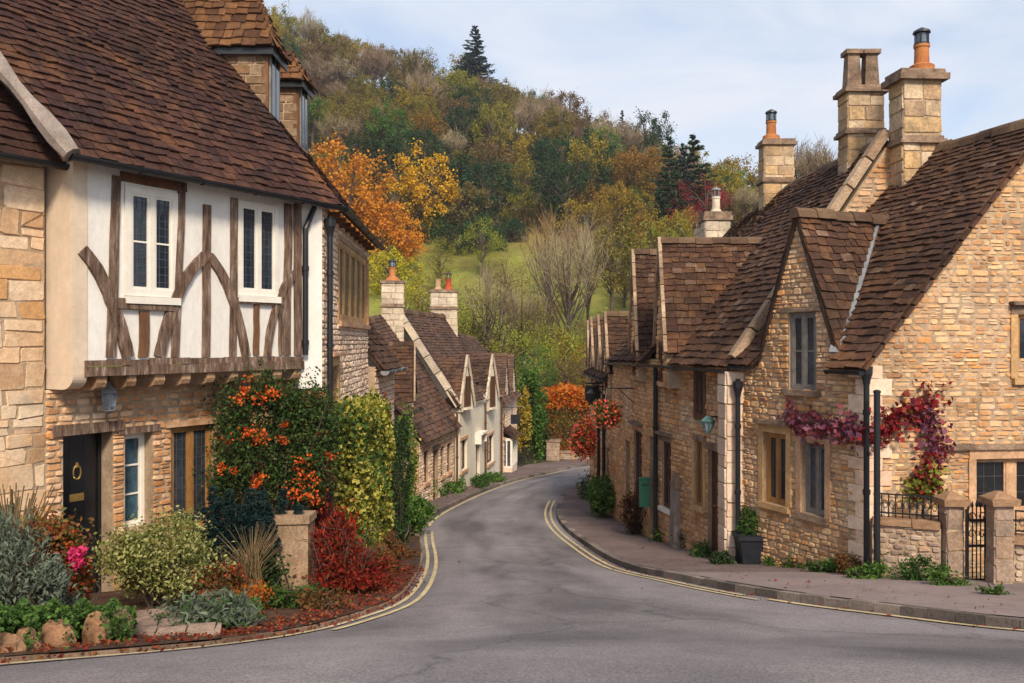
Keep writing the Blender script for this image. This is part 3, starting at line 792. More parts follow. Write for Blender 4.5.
poly_strip('pavement', [LO[i] for i in range(i0, i1+1)], [(-2.9, 20.5), (-3.0, 24.5), (-2.6, 28), (-1.95, 32), (-.6, 40), (.1, 44), (.9, 48), (3.2, 51), (5.5, 54)], .09, m_pave, 50)
# planted bed between the road and the timber-framed house
i0, i1 = idx(LE, 4.2), idx(LE, 20.4)
poly_strip('flower_bed', [(LE[i][0]-.02, LE[i][1]) for i in range(i0, i1+1)], [(-10.5, 5.2), (-8.4, 6.6), (-5.4, 10.6), (-3.2, 13.6), (-3.1, 19.5), (-2.9, 20.4)], .05, m_soil, 50, 8)
# ================================================================== LEFT SIDE
UF = Fr((-4.967, 10.3), (-3.157, 13.4), (0, 0))            # jettied upper front
GF = Fr(UF.o - UF.n*.45, UF.o - UF.n*.45 + UF.t*3.6, (0, 0))   # ground-floor front, set back under the jetty
SF = Fr((-2.86, 13.55), (-3.13, 19.5), (0, 15))            # side range along the street
H1 = thing('timber_framed_house', 'white half-timbered house with jettied upper floor and sweeping dark red tiled roof', 'house', (-4.4, 12.2, -g(12)))
zb = UF.zp(180, 373)                                       # underside of the bressummer
zt = 2.12
uN, uE = UF.up(74), UF.up(300)
w1 = UF.rect(124, 177, 189, 297); w2 = UF.rect(237, 277.5, 203, 296)
mb = MB(); backing(mb, UF, uN, uE, zb+.14, zt, [w1, w2], .25); mb.build('plaster_wall', m_plaster, H1)
# rendered side wall with a coved foot
mb = MB()
mb.box(UF, uN-.02, uN+.16, -1.6, .012, zb+.02, zt+.02)
pf = [(.012, zb+.019)] + [(.012-.2*(1-math.cos(a)), zb+.019-.17*math.sin(a)) for a in np.linspace(.15, math.pi/2, 8)] + [(-1.6, zb-.151), (-1.6, zb+.019)]
mb.prism([UF.w(uN-.02, d, z) for d, z in pf], [UF.w(uN+.16, d, z) for d, z in pf])
mb.build('side_render', m_plasterB, H1)
def post(x0t, x1t, x0b, x1b, yt, yb, name='post', pr=.035, mat=None):
    zt_, zb_ = UF.zp((x0t+x1t)/2, yt), UF.zp((x0b+x1b)/2, yb)
    n = 6; mb = MB()
    pt = []
    for k in range(n+1):
        f = k/n; j = random.uniform(-.008, .008)
        pt.append((lerp(UF.up(x0b), UF.up(x0t), f)+j, lerp(UF.up(x1b), UF.up(x1t), f)+j, lerp(zb_, zt_, f)))
    for (a, b, z), (c, d, z2) in zip(pt[:-1], pt[1:]):
        mb.hexa([UF.w(a, pr, z), UF.w(b, pr, z), UF.w(b, -.02, z), UF.w(a, -.02, z), UF.w(c, pr, z2), UF.w(d, pr, z2), UF.w(d, -.02, z2), UF.w(c, -.02, z2)])
    mb.build(name, mat or m_timber, H1)
def brace(pts, wpx, pr=.045):
    P_ = [(UF.up(x), UF.zp(x, y)) for x, y in pts]
    c = catmull(P_, 4); hw = wpx*.5/75
    mb = MB(); L = []
    for i, p in enumerate(c):
        a, b = Vector(c[max(i-1, 0)]), Vector(c[min(i+1, len(c)-1)]); t = (b-a).normalized(); q = Vector((-t.y, t.x))*hw*random.uniform(.9, 1.1)
        L.append((Vector(p)+q, Vector(p)-q))
    for (a, b), (c_, d) in zip(L[:-1], L[1:]):
        mb.hexa([UF.w(a.x, -.02, a.y), UF.w(b.x, -.02, b.y), UF.w(d.x, -.02, d.y), UF.w(c_.x, -.02, c_.y), UF.w(a.x, pr, a.y), UF.w(b.x, pr, b.y), UF.w(d.x, pr, d.y), UF.w(c_.x, pr, c_.y)])
    mb.build('brace', m_timber, H1)
post(112, 119.5, 105, 114, 176, 357); post(177.5, 184, 171, 178, 184, 357); post(203, 210, 201, 208, 205, 357)
post(230, 236, 229, 235, 198, 357); post(139, 148, 138, 147, 311, 357, mat=m_timberR); post(253.5, 258, 252.5, 257.5, 302, 355, mat=m_timberR)
post(284, 291, 283, 289, 204, 355); post(293.5, 299.5, 293.5, 299.5, 204, 355, pr=.05); post(278, 281, 278, 281, 300, 355)
brace([(81, 250), (96, 270), (110, 300), (120, 330), (127, 357)], 11.5); brace([(204, 256), (189, 272), (176, 296), (166, 325), (158, 357)], 11)
brace([(208, 256), (221, 275), (232, 302), (240, 330), (245, 357)], 9.5); brace([(296, 272), (284, 286), (275, 308), (269, 332), (266, 357)], 8.5)
def rail(x0, x1, y0, y1, pr=.05, mat=None):
    a, b = UF.up(x0), UF.up(x1); n = 5; mb = MB()
    za, zb_ = UF.zp(x0, (y0+y1)/2), UF.zp(x1, (y0+y1)/2); z = (za+zb_)/2; h = (y1-y0)/80
    mb.box(UF, a, b, -.02, pr, z-h/2, z+h/2, jit=.008); mb.build('rail', mat or m_timber, H1)
rail(116, 171, 299, 310); rail(236, 281, 298.5, 305); rail(120, 186, 177, 187, .028, m_timberR)
mb = MB(); c0 = uN+.12
for i in range(12):
    a, b = lerp(c0, uE+.02, i/12), lerp(c0, uE+.02, (i+1)/12)
    mb.box(UF, a, b, -.12, .07, zb, zb+.115+random.uniform(-.01, .01)); mb.box(UF, a, b, -.12, .05, zb+.116, zb+.19+random.uniform(-.012, .012))
mb.build('bressummer', m_timber, H1)
for i in range(9):
    u = lerp(UF.up(100), UF.up(296), i/8)
    mb = MB(); pf = [(.03, zb-.005), (.035, zb-.08), (.01, zb-.135), (-.06, zb-.165), (-.45, zb-.17), (-.45, zb-.005)]; w_ = random.uniform(.062, .082); mb.prism([UF.w(u-w_, d, z) for d, z in pf], [UF.w(u+w_, d, z) for d, z in pf]); mb.build('joist', m_endgrain, H1)
window(H1, UF, w1, m_white, lights=2, rows=2, rec=.03, fw=.09, mw=.07, sill=m_white, g_mat=m_glass, lat=.11, over=.01)
window(H1, UF, w2, m_white, lights=2, rows=1, rec=.03, fw=.075, mw=.06, sill=m_white, g_mat=m_glass, lat=.11, over=.01)
# ground floor of small rubble
uL = GF.up(44.5); uR = GF.up(303)
zg = -g(12.8)-.5
dr = GF.rect(63, 112, 433.5, 600); dr = (dr[0], dr[1], -3.30, dr[3])
wA = GF.rect(125, 152, 433, 528); wB = GF.rect(171, 214, 425, 530)
wall(H1, GF, uL, uR, zg, zb-.16, [dr, wA, wB], m_stoneG, ch=(.06, .115), ln=(.1, .26))
d_ = door(H1, GF, dr, m_blackdoor, rec=.28, planks=3, frame=m_blackdoor, lintel=m_timber)
# knocker, letter plate
uc = GF.up(75, -.26)
k = MB(); c = GF.w(uc, -.222, GF.zp(76, 472, -.26))
ring = [c + Vector((GF.t.x, GF.t.y, 0))*math.cos(a)*.05 + Vector((0, 0, 1))*math.sin(a)*.085 for a in np.linspace(0, 2*math.pi, 17)]
k.tube(ring, .011, 6, cap=False); k.tube([c+Vector((0, 0, .06)), c+Vector((0, 0, .12))], .02, 8); k.build('knocker', m_brass, d_)
k = MB(); zc = GF.zp(75, 497, -.26); k.box(GF, uc-.10, uc+.09, -.228, -.214, zc-.045, zc+.045); k.box(GF, uc-.075, uc+.065, -.2135, -.208, zc-.02, zc+.02); k.build('letter_plate', m_brass, d_)
k = MB(); k.box(GF, dr[0]-.2, dr[1]+.1, -.2, .22, -3.55, -3.301, jit=.01); k.build('doorstep', m_dress, H1)
window(H1, GF, wA, m_white, lights=1, rows=3, rec=.2, fw=.05, g_mat=m_glassT, lintel=m_timber, lh=.09, sash=True)
window(H1, GF, wB, m_oak, lights=2, rows=0, rec=.1, fw=.06, mw=.06, g_mat=m_glassG, lat=.13, lintel=m_dress, lh=.07)
# side range wall
ws1 = SF.rect(338, 367, 243, 322); ws1 = (ws1[0], ws1[1], .35, 1.75)
ws2 = SF.rect(328, 337, 366, 410)
zS = 2.08
wall(H1, SF, 0, SF.L, -g(19)-.4, zS, [ws1, ws2], m_stoneS, ch=(.07, .13), ln=(.12, .3))
uW = (ws1[1]-ws1[0])
window(H1, SF, ws1, m_dressO, lights=5, rows=0, rec=.07, fw=.1, mw=.13, g_mat=m_glassG, sill=m_dress, jamb=m_dressO)
window(H1, SF, ws2, m_oak, lights=1, rec=.1, fw=.06, g_mat=m_glass, lintel=m_dressO, hood=m_dress, jamb=m_dressO, lh=.16)
mb = MB(); backing(mb, Fr((-2.86, 13.55), (-3.2, 13.39), (-2.5, 10)), 0, .34, zb-.3, 2.05, (), .3); mb.build('return_wall', m_plaster, H1)
# roofs: front slope, side slope, meeting in a hip
p = R(51.5); ez = 2.06
E0 = UF.w(0, .25, ez); fs = Vector((-UF.n.x*math.cos(p), -UF.n.y*math.cos(p), math.sin(p))); fe = Vector((UF.t.x, UF.t.y, 0))
SE = SF.w(0, .25, ez); ss = Vector((-SF.n.x*math.cos(p), -SF.n.y*math.cos(p), math.sin(p))); se = Vector((SF.t.x, SF.t.y, 0))
# corner of both eaves
A_ = np.array([[fe.x, -se.x], [fe.y, -se.y]]); rhs = np.array([SE.x-E0.x, SE.y-E0.y]); kk = np.linalg.solve(A_, rhs)
corner = E0 + fe*kk[0]
n1, n2 = fe.cross(fs), se.cross(ss); hd = n1.cross(n2); hd = hd if hd.z > 0 else -hd
hd = hd/hd.z
TOP = 5.4
hip = corner + hd*TOP
La, Lb = 12.0, TOP/math.sin(p)
O1 = corner - fe*La
pt1 = Patch(O1, corner, corner+fs*Lb, O1+fs*Lb)
def ray_patch(px, py, pt):
    d = Vector(((px-512)/FPX, 1, (341.5-py)/FPX)); return d*(pt.c[0].dot(pt.nrm)/d.dot(pt.nrm))
va, vb = pt1.ab(ray_patch(66, 154, pt1)), pt1.ab(ray_patch(0, 74, pt1))
kx = (vb[0]-va[0])/(vb[1]-va[1])
polyF = [(va[0], 0), pt1.ab(corner), pt1.ab(hip), (va[0]+kx*Lb, Lb)]
roof(H1, pt1, m_tileL, polyF, ex=(.155, .10), wd=(.11, .26), th=.034, sag=.024)
se_end = SF.L + .12 + (corner-SE).dot(-se)
pt2 = Patch(corner, corner+se*se_end, corner+se*se_end+ss*Lb, corner+ss*Lb)
roof(H1, pt2, m_tileL, [(0, 0), (se_end, 0), (se_end, Lb), pt2.ab(hip)], ex=(.17, .11), wd=(.13, .3))
mb = MB(); mb.prism([corner+hd*0-Vector((0,0,.08)), corner+se*se_end-Vector((0,0,.08)), corner+se*se_end+ss*Lb-Vector((0,0,.08))][:3] , [corner-Vector((0,0,.1)), corner+se*se_end-Vector((0,0,.1)), corner+se*se_end+ss*Lb-Vector((0,0,.1))])
# hip: tiles bent over the corner rather than a ridge
for i in range(44):
    pass
ridge(H1, corner+hd*.05-Vector((0, 0, .02)), hip, .075, .2, m_tileL, 'hip_tiles')
gutter(H1, UF.w(va[0]-(corner-E0).dot(fe)*0-La+kk[0]+.02, .30, ez+.0), corner+fe*.02+Vector((UF.n.x, UF.n.y, 0))*.05, .065)
gutter(H1, corner+Vector((.05, 0, 0)), corner+se*se_end+Vector((.05, 0, 0)), .065)
for i in range(9):
    u = .5+i*.62; mb = MB(); mb.box(SF, u-.03, u+.03, -.02, .2, 1.93, 2.02); mb.build('rafter_foot', m_timberR, H1)
# dormers
for (ya, yb, xf, zw, zr_) in ((14.3, 15.0, -3.88, 4.78, 5.6), (16.45, 17.1, -3.9, 4.84, 5.4)):
    D = thing('x', 'x', 'x', (0, 0, 0)); bpy.data.objects.remove(D)
    zl = 3.0
    fr = Fr((xf, ya), (xf, yb), (0, ya))
    m_ = MB(); m_.box(fr, 0, yb-ya, -.1, 0, zl, zw+.02); df = m_.build('dormer', m_timberR, H1)
    window(df, fr, (.1, yb-ya-.1, zl+.35, zw-.08), m_greywood, lights=3, rows=0, rec=-.015, fw=.05, g_mat=m_glass, sill=None, lat=.14) if False else None
    wv = MB(); wv.box(fr, .06, yb-ya-.06, .002, .03, zl+.55, zw-.03); wv.build('window', m_greywood, df)
    wg = MB()
    for q in range(2):
        a = .1+q*(yb-ya-.2)/2; wg.box(fr, a+.03, a+(yb-ya-.2)/2-.03, .031, .036, zl+.62, zw-.1)
    wg.build('pane', m_glass, df)
    dressed(True)
    ck = Fr((xf-.001, ya), (xf-2.2, ya), (xf, 0)); mb = MB()
    backing(mb, ck, .0, 2.2, zl, zw, (), .06, -.01)
    stones(mb, ck, .02, 2.1, zl, zw, (), (.13, .17), (.16, .34), -.008, proud=(.006, .016), split=0, jit=.008)
    dressed(False); mb.build('dormer_cheek', [m_mortar, m_cheek], df)
    ov = .14; hw = (yb-ya)/2; yc = (ya+yb)/2
    sl = (zr_-zw)/hw; ze_ = zw-ov*sl*.35; hb = hw+ov
    for s in (-1, 1):
        q = Patch((xf+ov, yc+s*hb, ze_), (xf-2.6, yc+s*hb, ze_), (xf-2.6, yc, zr_), (xf+ov, yc, zr_))
        roof(df, q, m_tileO, [(0, 0), (q.La, 0), (q.La, q.Lb), (hb*.8, q.Lb)], ex=(.17, .14), wd=(.14, .28), name='dormer_roof')
    q = Patch((xf+ov, yc-hb, ze_), (xf+ov, yc+hb, ze_), (xf+ov-hb*.8, yc+hb, zr_), (xf+ov-hb*.8, yc-hb, zr_)); roof(df, q, m_tileO, [(0, 0), (q.La, 0), (q.La/2, q.Lb)], ex=(.17, .14), wd=(.14, .28), name='dormer_roof')
    mb = MB(); e_ = .05
    for (p_, q_) in (((xf+ov-.03, yc-hb+.03), (xf+ov-.03, yc+hb-.03)), ((xf+ov-.03, yc-hb+.03), (xf-1.6, yc-hb+.03))): mb.prism([Vector((*p_, ze_-.13)), Vector((*p_, ze_-.03)), Vector((*q_, ze_-.03)), Vector((*q_, ze_-.13))], [Vector((p_[0]-.03, p_[1]+.03, ze_-.13)), Vector((p_[0]-.03, p_[1]+.03, ze_-.03)), Vector((q_[0]-.03, q_[1]+.03, ze_-.03)), Vector((q_[0]-.03, q_[1]+.03, ze_-.13))])
    mb.build('fascia', m_black, df)
# downpipes at the corner
c = SF.w(.12, .10, 0); downpipe(H1, c.x, c.y, -g(13.6), 1.9, .043, hopper=True)
c = UF.w(uE+.02, .09, 0); downpipe(H1, c.x, c.y, -.2, 1.95, .042, off=(.1, .12, .1))
# iron lantern under the jetty
ln = thing('wall_lantern', 'small hexagonal iron lantern hanging under the jetty above the black door', 'lantern', GF.P(109, 398, .18))
c = Vector(ln.location); mb = MB()
mb.lathe(c, [(.055, -.15), (.075, -.12), (.09, .06), (.02, .17), (.012, .2)], 6)
b_ = MB(); 
b_.tube([c+Vector((0, 0, .2)), c+Vector((0, 0, .3)), c+Vector((-GF.n.x*.2, -GF.n.y*.2, .3))], .012, 6); b_.build('bracket', m_black, ln)
g_ = MB(); g_.lathe(c, [(.06, -.13), (.08, -.1), (.086, .05), (.06, .07)], 6); g_.build('lantern_glass', m_clear, ln)
f_ = MB()
for k in range(6):
    an = k*math.pi/3; f_.tube([c+Vector((math.cos(an)*.064, math.sin(an)*.064, -.15)), c+Vector((math.cos(an)*.094, math.sin(an)*.094, .06))], .009, 5)
f_.lathe(c, [(.105, .06), (.10, .075), (.03, .16), (.012, .2)], 6); f_.lathe(c, [(.02, -.19), (.07, -.155), (.07, -.14)], 6); f_.build('lantern_frame', m_lead, ln)

# ------------------------------------------------------------------ neighbour of big blocks at the left edge
H0 = thing('stone_house', 'large-block stone house at the left edge, abutting the half-timbered house', 'house', (-6.6, 8.6, -g(9)))
dressed(True); wall(H0, GF, -4.2, uL, -g(7)-.9, 2.25, [], m_stoneL, ch=(.13, .33), ln=(.18, .62), proud=(.004, .018), jit=.02); dressed(False)
ez0 = 2.02
e0 = GF.w(-4.4, .3, ez0); e1 = GF.w(uL+.12, .3, ez0)
pt0 = Patch(e0, e1, e1+fs*7, e0+fs*7)
roof(H0, pt0, m_tileL, ex=(.15, .10), wd=(.12, .26))
gutter(H0, GF.w(-4.4, .34, ez0), GF.w(uL+.15, .34, ez0), .065)
vl = [pt1.P(va[0]+kx*t, t, .06) for t in np.linspace(-.06, 3.2, 14)]
mb = MB(); mb.tube(vl, [.10+.03*math.sin(i*1.3) for i in range(14)], 8); mb.build('cement_fillet', m_cement, H0)
mb = MB(); mb.box(UF, uN-.05, uN+.22, -.3, .1, zt-.06, zt+.03, jit=.01); mb.build('corner_stone', m_dressO, H0)

# ------------------------------------------------------------------ cottages beyond
def far_wall(h, fr, u0, u1, z0, z1, ops, mat, **k): return wall(h, fr, u0, u1, z0, z1, ops, mat, **k)
H2 = thing('stone_cottage', 'low stone cottage with a dark gutter end tucked behind the half-timbered house', 'cottage', (-3.6, 20.8, -g(20.8)))
f2 = Fr((-2.98, 19.55), (-2.92, 22.2), (0, 20))
wall(H2, f2, 0, f2.L, -g(22.3)-.3, -.55, [], m_stoneS, ch=(.09, .15), ln=(.14, .34))
q = Patch(f2.w(-.02, .18, -.62), f2.w(f2.L+.1, .18, -.62), f2.w(f2.L+.1, -1.6, 1.85), f2.w(-.02, -1.6, 1.85)); roof(H2, q, m_tileR, wd=(.14, .3))
gutter(H2, f2.w(0, .22, -.64), f2.w(f2.L+.25, .22, -.64), .09, m_lead)
wall(H2, Fr(f2.w(f2.L, 0, 0).xy, f2.w(f2.L, -3, 0).xy, (0, 30)), 0, 3, -g(22.3)-.3, -.5, [], m_stoneS, gable=(1.6, 1.7, 1.75))
H3 = thing('stone_cottage', 'old stone cottage with a steep mossy roof behind the tall dark hedge', 'cottage', (-3.8, 25.3, -g(25)))
f3 = Fr((-3.08, 23.9), (-2.97, 27.0), (0, 25))
o3 = [f3.rect(399, 402, 440, 470), f3.rect(406, 410, 432, 500)]
o3 = [(.5, .95, -3.6, -2.6), (1.5, 2.2, -5.2, -3.1), (2.45, 2.9, -3.6, -2.5)]
wall(H3, f3, -.2, f3.L, -g(27)-.3, -1.8, o3, m_stoneS, ch=(.08, .14))
window(H3, f3, o3[0], m_white, 2, lintel=m_dress); window(H3, f3, o3[2], m_brownwood, 2, lintel=m_dress); door(H3, f3, o3[1], m_brownwood, lintel=m_timber)
Ya, Yb = 25.7, 27.1; xa_, xb_ = (380-512)/FPX, (412.5-512)/FPX
q = Patch((xa_*Ya-.8, Ya, zY(402, Ya)), (xb_*Ya, Ya, zY(402, Ya)), (xb_*Yb+.02, Yb, zY(342, Yb)), (xa_*Yb-.8, Yb, zY(342, Yb))); roof(H3, q, m_tileR); roof(H3, Patch((xa_*Yb-.8, Yb+1.3, -1.6), (xb_*Yb+.02, Yb+1.3, -1.6), (xb_*Yb+.02, Yb, zY(342, Yb)), (xa_*Yb-.8, Yb, zY(342, Yb))), m_tileR)
roof(H3, Patch(f3.w(-.3, .2, -1.95), f3.w(1.7, .2, -1.95), f3.w(1.7, -1.0, -.9), f3.w(-.3, -1.0, -.9)), m_tileR)
strip(H3, 'gable_coping', [(xb_*Ya+.06, Ya-.02, zY(402, Ya)), (xb_*Yb+.07, Yb, zY(342, Yb)+.02)], .05, .07, m_verge, seg=.5)
wall(H3, Fr(f3.w(f3.L, 0, 0).xy, f3.w(f3.L, -3, 0).xy, (0, 40)), 0, 3, -g(27)-.3, -1.9, [], m_stoneG, gable=(1.6, 1.6, -.1))
wall(H3, Fr(f3.w(-.2, 0, 0).xy, f3.w(-.2, -3, 0).xy, (0, 0)), 0, 3, -g(27)-.3, -1.9, [], m_stoneG, gable=(1.6, 1.6, -.1))
gutter(H3, f3.w(-.3, .25, -2.0), f3.w(f3.L+.1, .25, -2.0), .06)
H3b = thing('stone_cottage', 'low-eaved stone cottage under a dark plum roof against the cream cottage', 'cottage', (-3.4, 29.3, -g(29)))
f4 = Fr((-2.82, 27.2), (-2.02, 31.9), (0, 29))
o4 = [(.6, 1.1, -4.4, -3.4), (1.7, 2.4, -5.5, -3.5), (2.7, 3.1, -4.5, -3.5), (3.6, 4.1, -4.5, -3.5)]
wall(H3b, f4, 0, f4.L, -g(32)-.3, -3.1, o4, m_stoneS, ch=(.08, .14))
for k in (0, 2, 3): window(H3b, f4, o4[k], m_brownwood, 2, lintel=m_dress)
door(H3b, f4, o4[1], m_brownwood, lintel=m_timber)
q = Patch(f4.w(-.1, .2, -3.05), f4.w(f4.L-.02, .2, -3.0), f4.w(f4.L-.02, -2.4, 1.0), f4.w(-.1, -2.4, .6)); roof(H3b, q, m_tileP)
wall(H3b, Fr(f4.w(0, 0, 0).xy, f4.w(0, -4, 0).xy, (0, 0)), 0, 4, -g(28)-.3, -3.1, [], m_stoneG, gable=(2.3, 2.3, 0))

H4 = thing('cream_cottage', 'tall cream rendered cottage with two roof gables and twin clay chimney pots', 'cottage', (-2.6, 36, -g(35)))
f5 = Fr((-1.86, 31.9), (-.52, 40), (0, 35))
L5 = f5.L
def o5(x0, x1, y0, y1): return f5.rect(x0, x1, y0, y1)
wd5 = o5(460.5, 467, 439.5, 470); dd5 = o5(476, 480, 440, 488); we5 = o5(487, 493.5, 435, 463)
ze5 = -2.22
wall5 = MB(); 
z5b = -g(40)-.3
backing(wall5, f5, 0, L5, z5b, ze5+.05, [wd5, dd5, we5], .35); wall5.build('wall', m_cream, H4)
window(H4, f5, wd5, m_brownwood, 2, rows=3, lintel=m_dress, rec=.15); window(H4, f5, we5, m_brownwood, 2, rows=3, lintel=m_dress, rec=.15)
door(H4, f5, dd5, m_brownwood, lintel=m_dress)
m_ = MB(); a, b = dd5[0]-.2, dd5[1]+.2; m_.box(f5, a, b, .0, .3, dd5[3]+.25, dd5[3]+.33); m_.box(f5, a, a+.12, 0, .25, dd5[3]-.1, dd5[3]+.249); m_.box(f5, b-.12, b, 0, .25, dd5[3]-.1, dd5[3]+.249); m_.build('porch_hood', m_white, H4)
E0, E1 = f5.w(-.0, .05, ze5-.0), f5.w(L5, .05, ze5-.12); R0, R1 = Vector((-4.15, 32.1, 1.12)), Vector((-2.8, 39.0, 1.1))
q5 = Patch(E0, E1, R1, R0); D5 = [(f5.up(462.8), .95), (f5.up(488.5), 1.2)]; roof(H4, q5, m_tileP, notched(q5, [a_of(q5, f5, u, h-.05, ze5) for u, h in D5], .8), ex=(.16, .12), wd=(.16, .34)); ridge(H4, R0+Vector((0,0,.03)), R1+Vector((0,0,.03)), .12)
gutter(H4, E0+Vector((.03, 0, -.06)), E1+Vector((.03, 0, -.06)), .03, m_cream)
strip(H4, 'gable_coping', [E0+Vector((-.05, -.13, -.06)), R0+Vector((0, -.12, .1))], .34, .2, m_ashpale, seg=.6)
fe5 = Fr((-1.86, 31.95), (-5.6, 31.95+.62), (0, 0)); mb = MB(); backing(mb, fe5, 0, 3.8, z5b, ze5, (), .3); A = [fe5.w(0.0, 0, ze5), fe5.w(3.8, 0, ze5), fe5.w(2.25, 0, 1.0)]
mb.prism(A, [a - Vector((fe5.n.x, fe5.n.y, 0))*.3 for a in A]); mb.build('gable_wall', m_cream, H4)
fe6 = Fr(f5.w(L5, 0, 0).xy, f5.w(L5, -4.2, 0).xy, (0, 60)); mb = MB(); backing(mb, fe6, 0, 4.2, z5b, ze5, (), .3); A = [fe6.w(0, 0, ze5), fe6.w(4.2, 0, ze5), fe6.w(2.3, 0, 1.0)]
mb.prism(A, [a - Vector((fe6.n.x, fe6.n.y, 0))*.3 for a in A]); mb.build('gable_wall', m_cream, H4)
x, w = chim_px(380, 402, 31.2); chimney(H4, (x, 31.6), (1, .15), w, .62, -1.6, zY(280, 31.2), m_ashpale, caps=((zY(307, 31.2), .05, .12), (zY(283, 31.2), .05, .1)), pots=((0, 'cowl'),))
x, w = chim_px(429.5, 456, 38); chimney(H4, (x, 38.6), (1, .1), w, .8, -.8, zY(290, 38), m_ashpale, caps=((zY(309, 38), .06, .13), (zY(292, 38), .06, .12)), pots=((-.24, 'buff'), (.2, 'red')))
for (xa, xb, ya, yw) in ((455.5, 470, 357, 398), (482.5, 495, 356, 400)):
    xc = (xa+xb)/2; uc = D5[0][0] if xc < 470 else D5[1][0]; hw = .62 if xc < 470 else .68
    c = f5.w(uc, .14, 0).xy; q_ = Vector((.36, 1)).normalized(); fd = Fr(c-q_, c+q_, (0, c.y))
    zw0, zw1, za = f5.zp(xc, 407), f5.zp(xc, 376), f5.zp(xc, ya); zs5 = ze5-.05
    mb = MB(); backing(mb, fd, 1-hw, 1+hw, zw0-.14, zs5, [], .4)
    A = [fd.w(1-hw, 0, zs5), fd.w(1+hw, 0, zs5), fd.w(1, 0, za)]; mb.prism(A, [a-Vector((fd.n.x, fd.n.y, 0))*.4 for a in A]); mb.build('dormer_gable', m_cream, H4)
    window(H4, fd, (1-.26, 1+.26, zw0, zw1), m_brownwood, 2, rec=.05, d0=.06, sill=m_cream, over=.04)
    for s in (-1, 1): roof(H4, Patch(fd.w(1+s*(hw+.05), .03, zs5-.06), fd.w(1+s*(hw+.05), -2.4, zs5-.06), fd.w(1, -2.4, za+.05), fd.w(1, .03, za+.05)), m_tileP, name='dormer_roof')
    for s in (-1, 1): strip(H4, 'gable_coping', [fd.w(1+s*(hw+.06), .04, zs5-.08), fd.w(1, .04, za+.08)], .08, .1, m_ashpale, seg=.4)
for xx in (455.5, 484.2, 500.5):
    c = f5.w(f5.up(xx), .06, 0); downpipe(H4, c.x, c.y, -g(c.y), ze5-.25, .04, mat=m_brownwood)
H5 = thing('stone_shop_house', 'farthest house on the left with a small white bay window and lean-to roof', 'house', (-.6, 43, -g(43)))
f6 = Fr((-.5, 40.1), (.25, 46.5), (3, 42)); z6 = -g(46)-.3
wall(H5, f6, 0, f6.L, z6, -2.75, [(.8, 1.6, -4.4, -3.4)], m_stoneS, ch=(.1, .17)); window(H5, f6, (.8, 1.6, -4.4, -3.4), m_brownwood, 2)
E0, E1 = f6.w(0, .2, -2.8), f6.w(f6.L+.1, .2, -2.8); R0, R1 = f6.w(0, -2.2, .35), f6.w(f6.L+.1, -2.2, .2)
roof(H5, Patch(E0, E1, R1, R0), m_tileP); ridge(H5, R0, R1, .12)
for (uc, za) in ((1.7, -.6), (4.6, -.7)):
    wall_dormer(H5, f6, uc, .85, -2.3, za, 2.0, m_ashpale, m_tileP, zlow=-2.75, win=(uc-.3, uc+.3, -2.7, -2.35))
wall(H5, Fr(f6.w(f6.L, 0, 0).xy, f6.w(f6.L, -4.4, 0).xy, (0, 90)), 0, 4.4, z6, -2.8, [], m_ashpale, gable=(2.2, 2.3, .25))
f7 = Fr((-1.8, 40.05), (.0, 40.02), (0, 0)); wall(H5, f7, -2, 1.2, z6, -2.8, [], m_ashpale)
# bay window
fb = Fr((.02, 41.2), (.26, 43.4), (3, 42)); fbn = Fr((-.3, 41.18), (.02, 41.2), (0, 0))
bz0, bz1 = zY(466, 42), zY(437, 42)
mb = MB(); mb.box(fb, 0, 2.2, -.5, 0, bz0-.02, bz0+.1); mb.box(fb, 0, 2.2, -.5, 0, bz1-.1, bz1+.02)
for k in range(5): mb.box(fb, k*.53, k*.53+.08, -.06, 0, bz0+.1, bz1-.1)
for k in (0, 1, 2): mb.box(fb, -.005, .07, -.5+.2*k, -.44+.2*k, bz0+.1, bz1-.1)
bw = mb.build('bay_window', m_white, H5)
mb = MB(); mb.box(fb, .03, 2.17, -.46, -.03, bz0+.1, bz1-.1); mb.build('pane', m_glassG, bw)
mb = MB(); mb.box(fb, .02, 2.18, -.5, -.02, z6, bz0-.021); mb.build('plinth', m_stoneS, H5)
roof(H5, Patch(fb.w(-.15, .15, bz1), fb.w(2.35, .15, bz1), fb.w(2.2, -.62, bz1+.62), fb.w(0, -.62, bz1+.62)), m_tileR, name='lean_to_roof')
sg = thing('hanging_sign', 'dark hanging sign board on an iron bracket beyond the cream cottage', 'sign', (.12, 40.6, -4.0))
mb = MB(); fr = Fr((0.0, 40.6), (.4, 40.6), (0, 0)); mb.box(fr, -.06, .36, -.03, .03, zY(424, 40.6), zY(414.5, 40.6)); mb.build('sign_board', m_black, sg)
mb = MB(); zz = zY(407, 40.6); mb.tube([(-.5, 40.6, zz), (.5, 40.6, zz)], .025, 6); mb.tube([(0, 40.6, zz), (0, 40.6, zY(414, 40.6))], .015, 5); mb.tube([(.3, 40.6, zz), (.3, 40.6, zY(414, 40.6))], .015, 5); mb.build('bracket', m_black, sg)
# ================================================================== RIGHT SIDE
RF = Fr(FA, FB, (0, 8))
H6 = thing('gabled_stone_house', 'big golden stone house at right with a broad gable wall and one roof gable', 'house', (6, 14, -g(14)))
zE = -.22
dgw = RF.rect(789, 816, 312, 390); wR1 = RF.rect(802, 826, 443, 515); wR2 = RF.rect(764, 787, 433, 504)
dgw = (dgw[0], dgw[1], dgw[2], dgw[3])
zB = -g(15.5)-.4
uc, hw = 1.42, .88
wall(H6, RF, .0, RF.L, zB, zE-.02, [wR1, wR2, (dgw[0], dgw[1], dgw[2], 3)], m_stoneR, ch=(.06, .115), ln=(.1, .26))
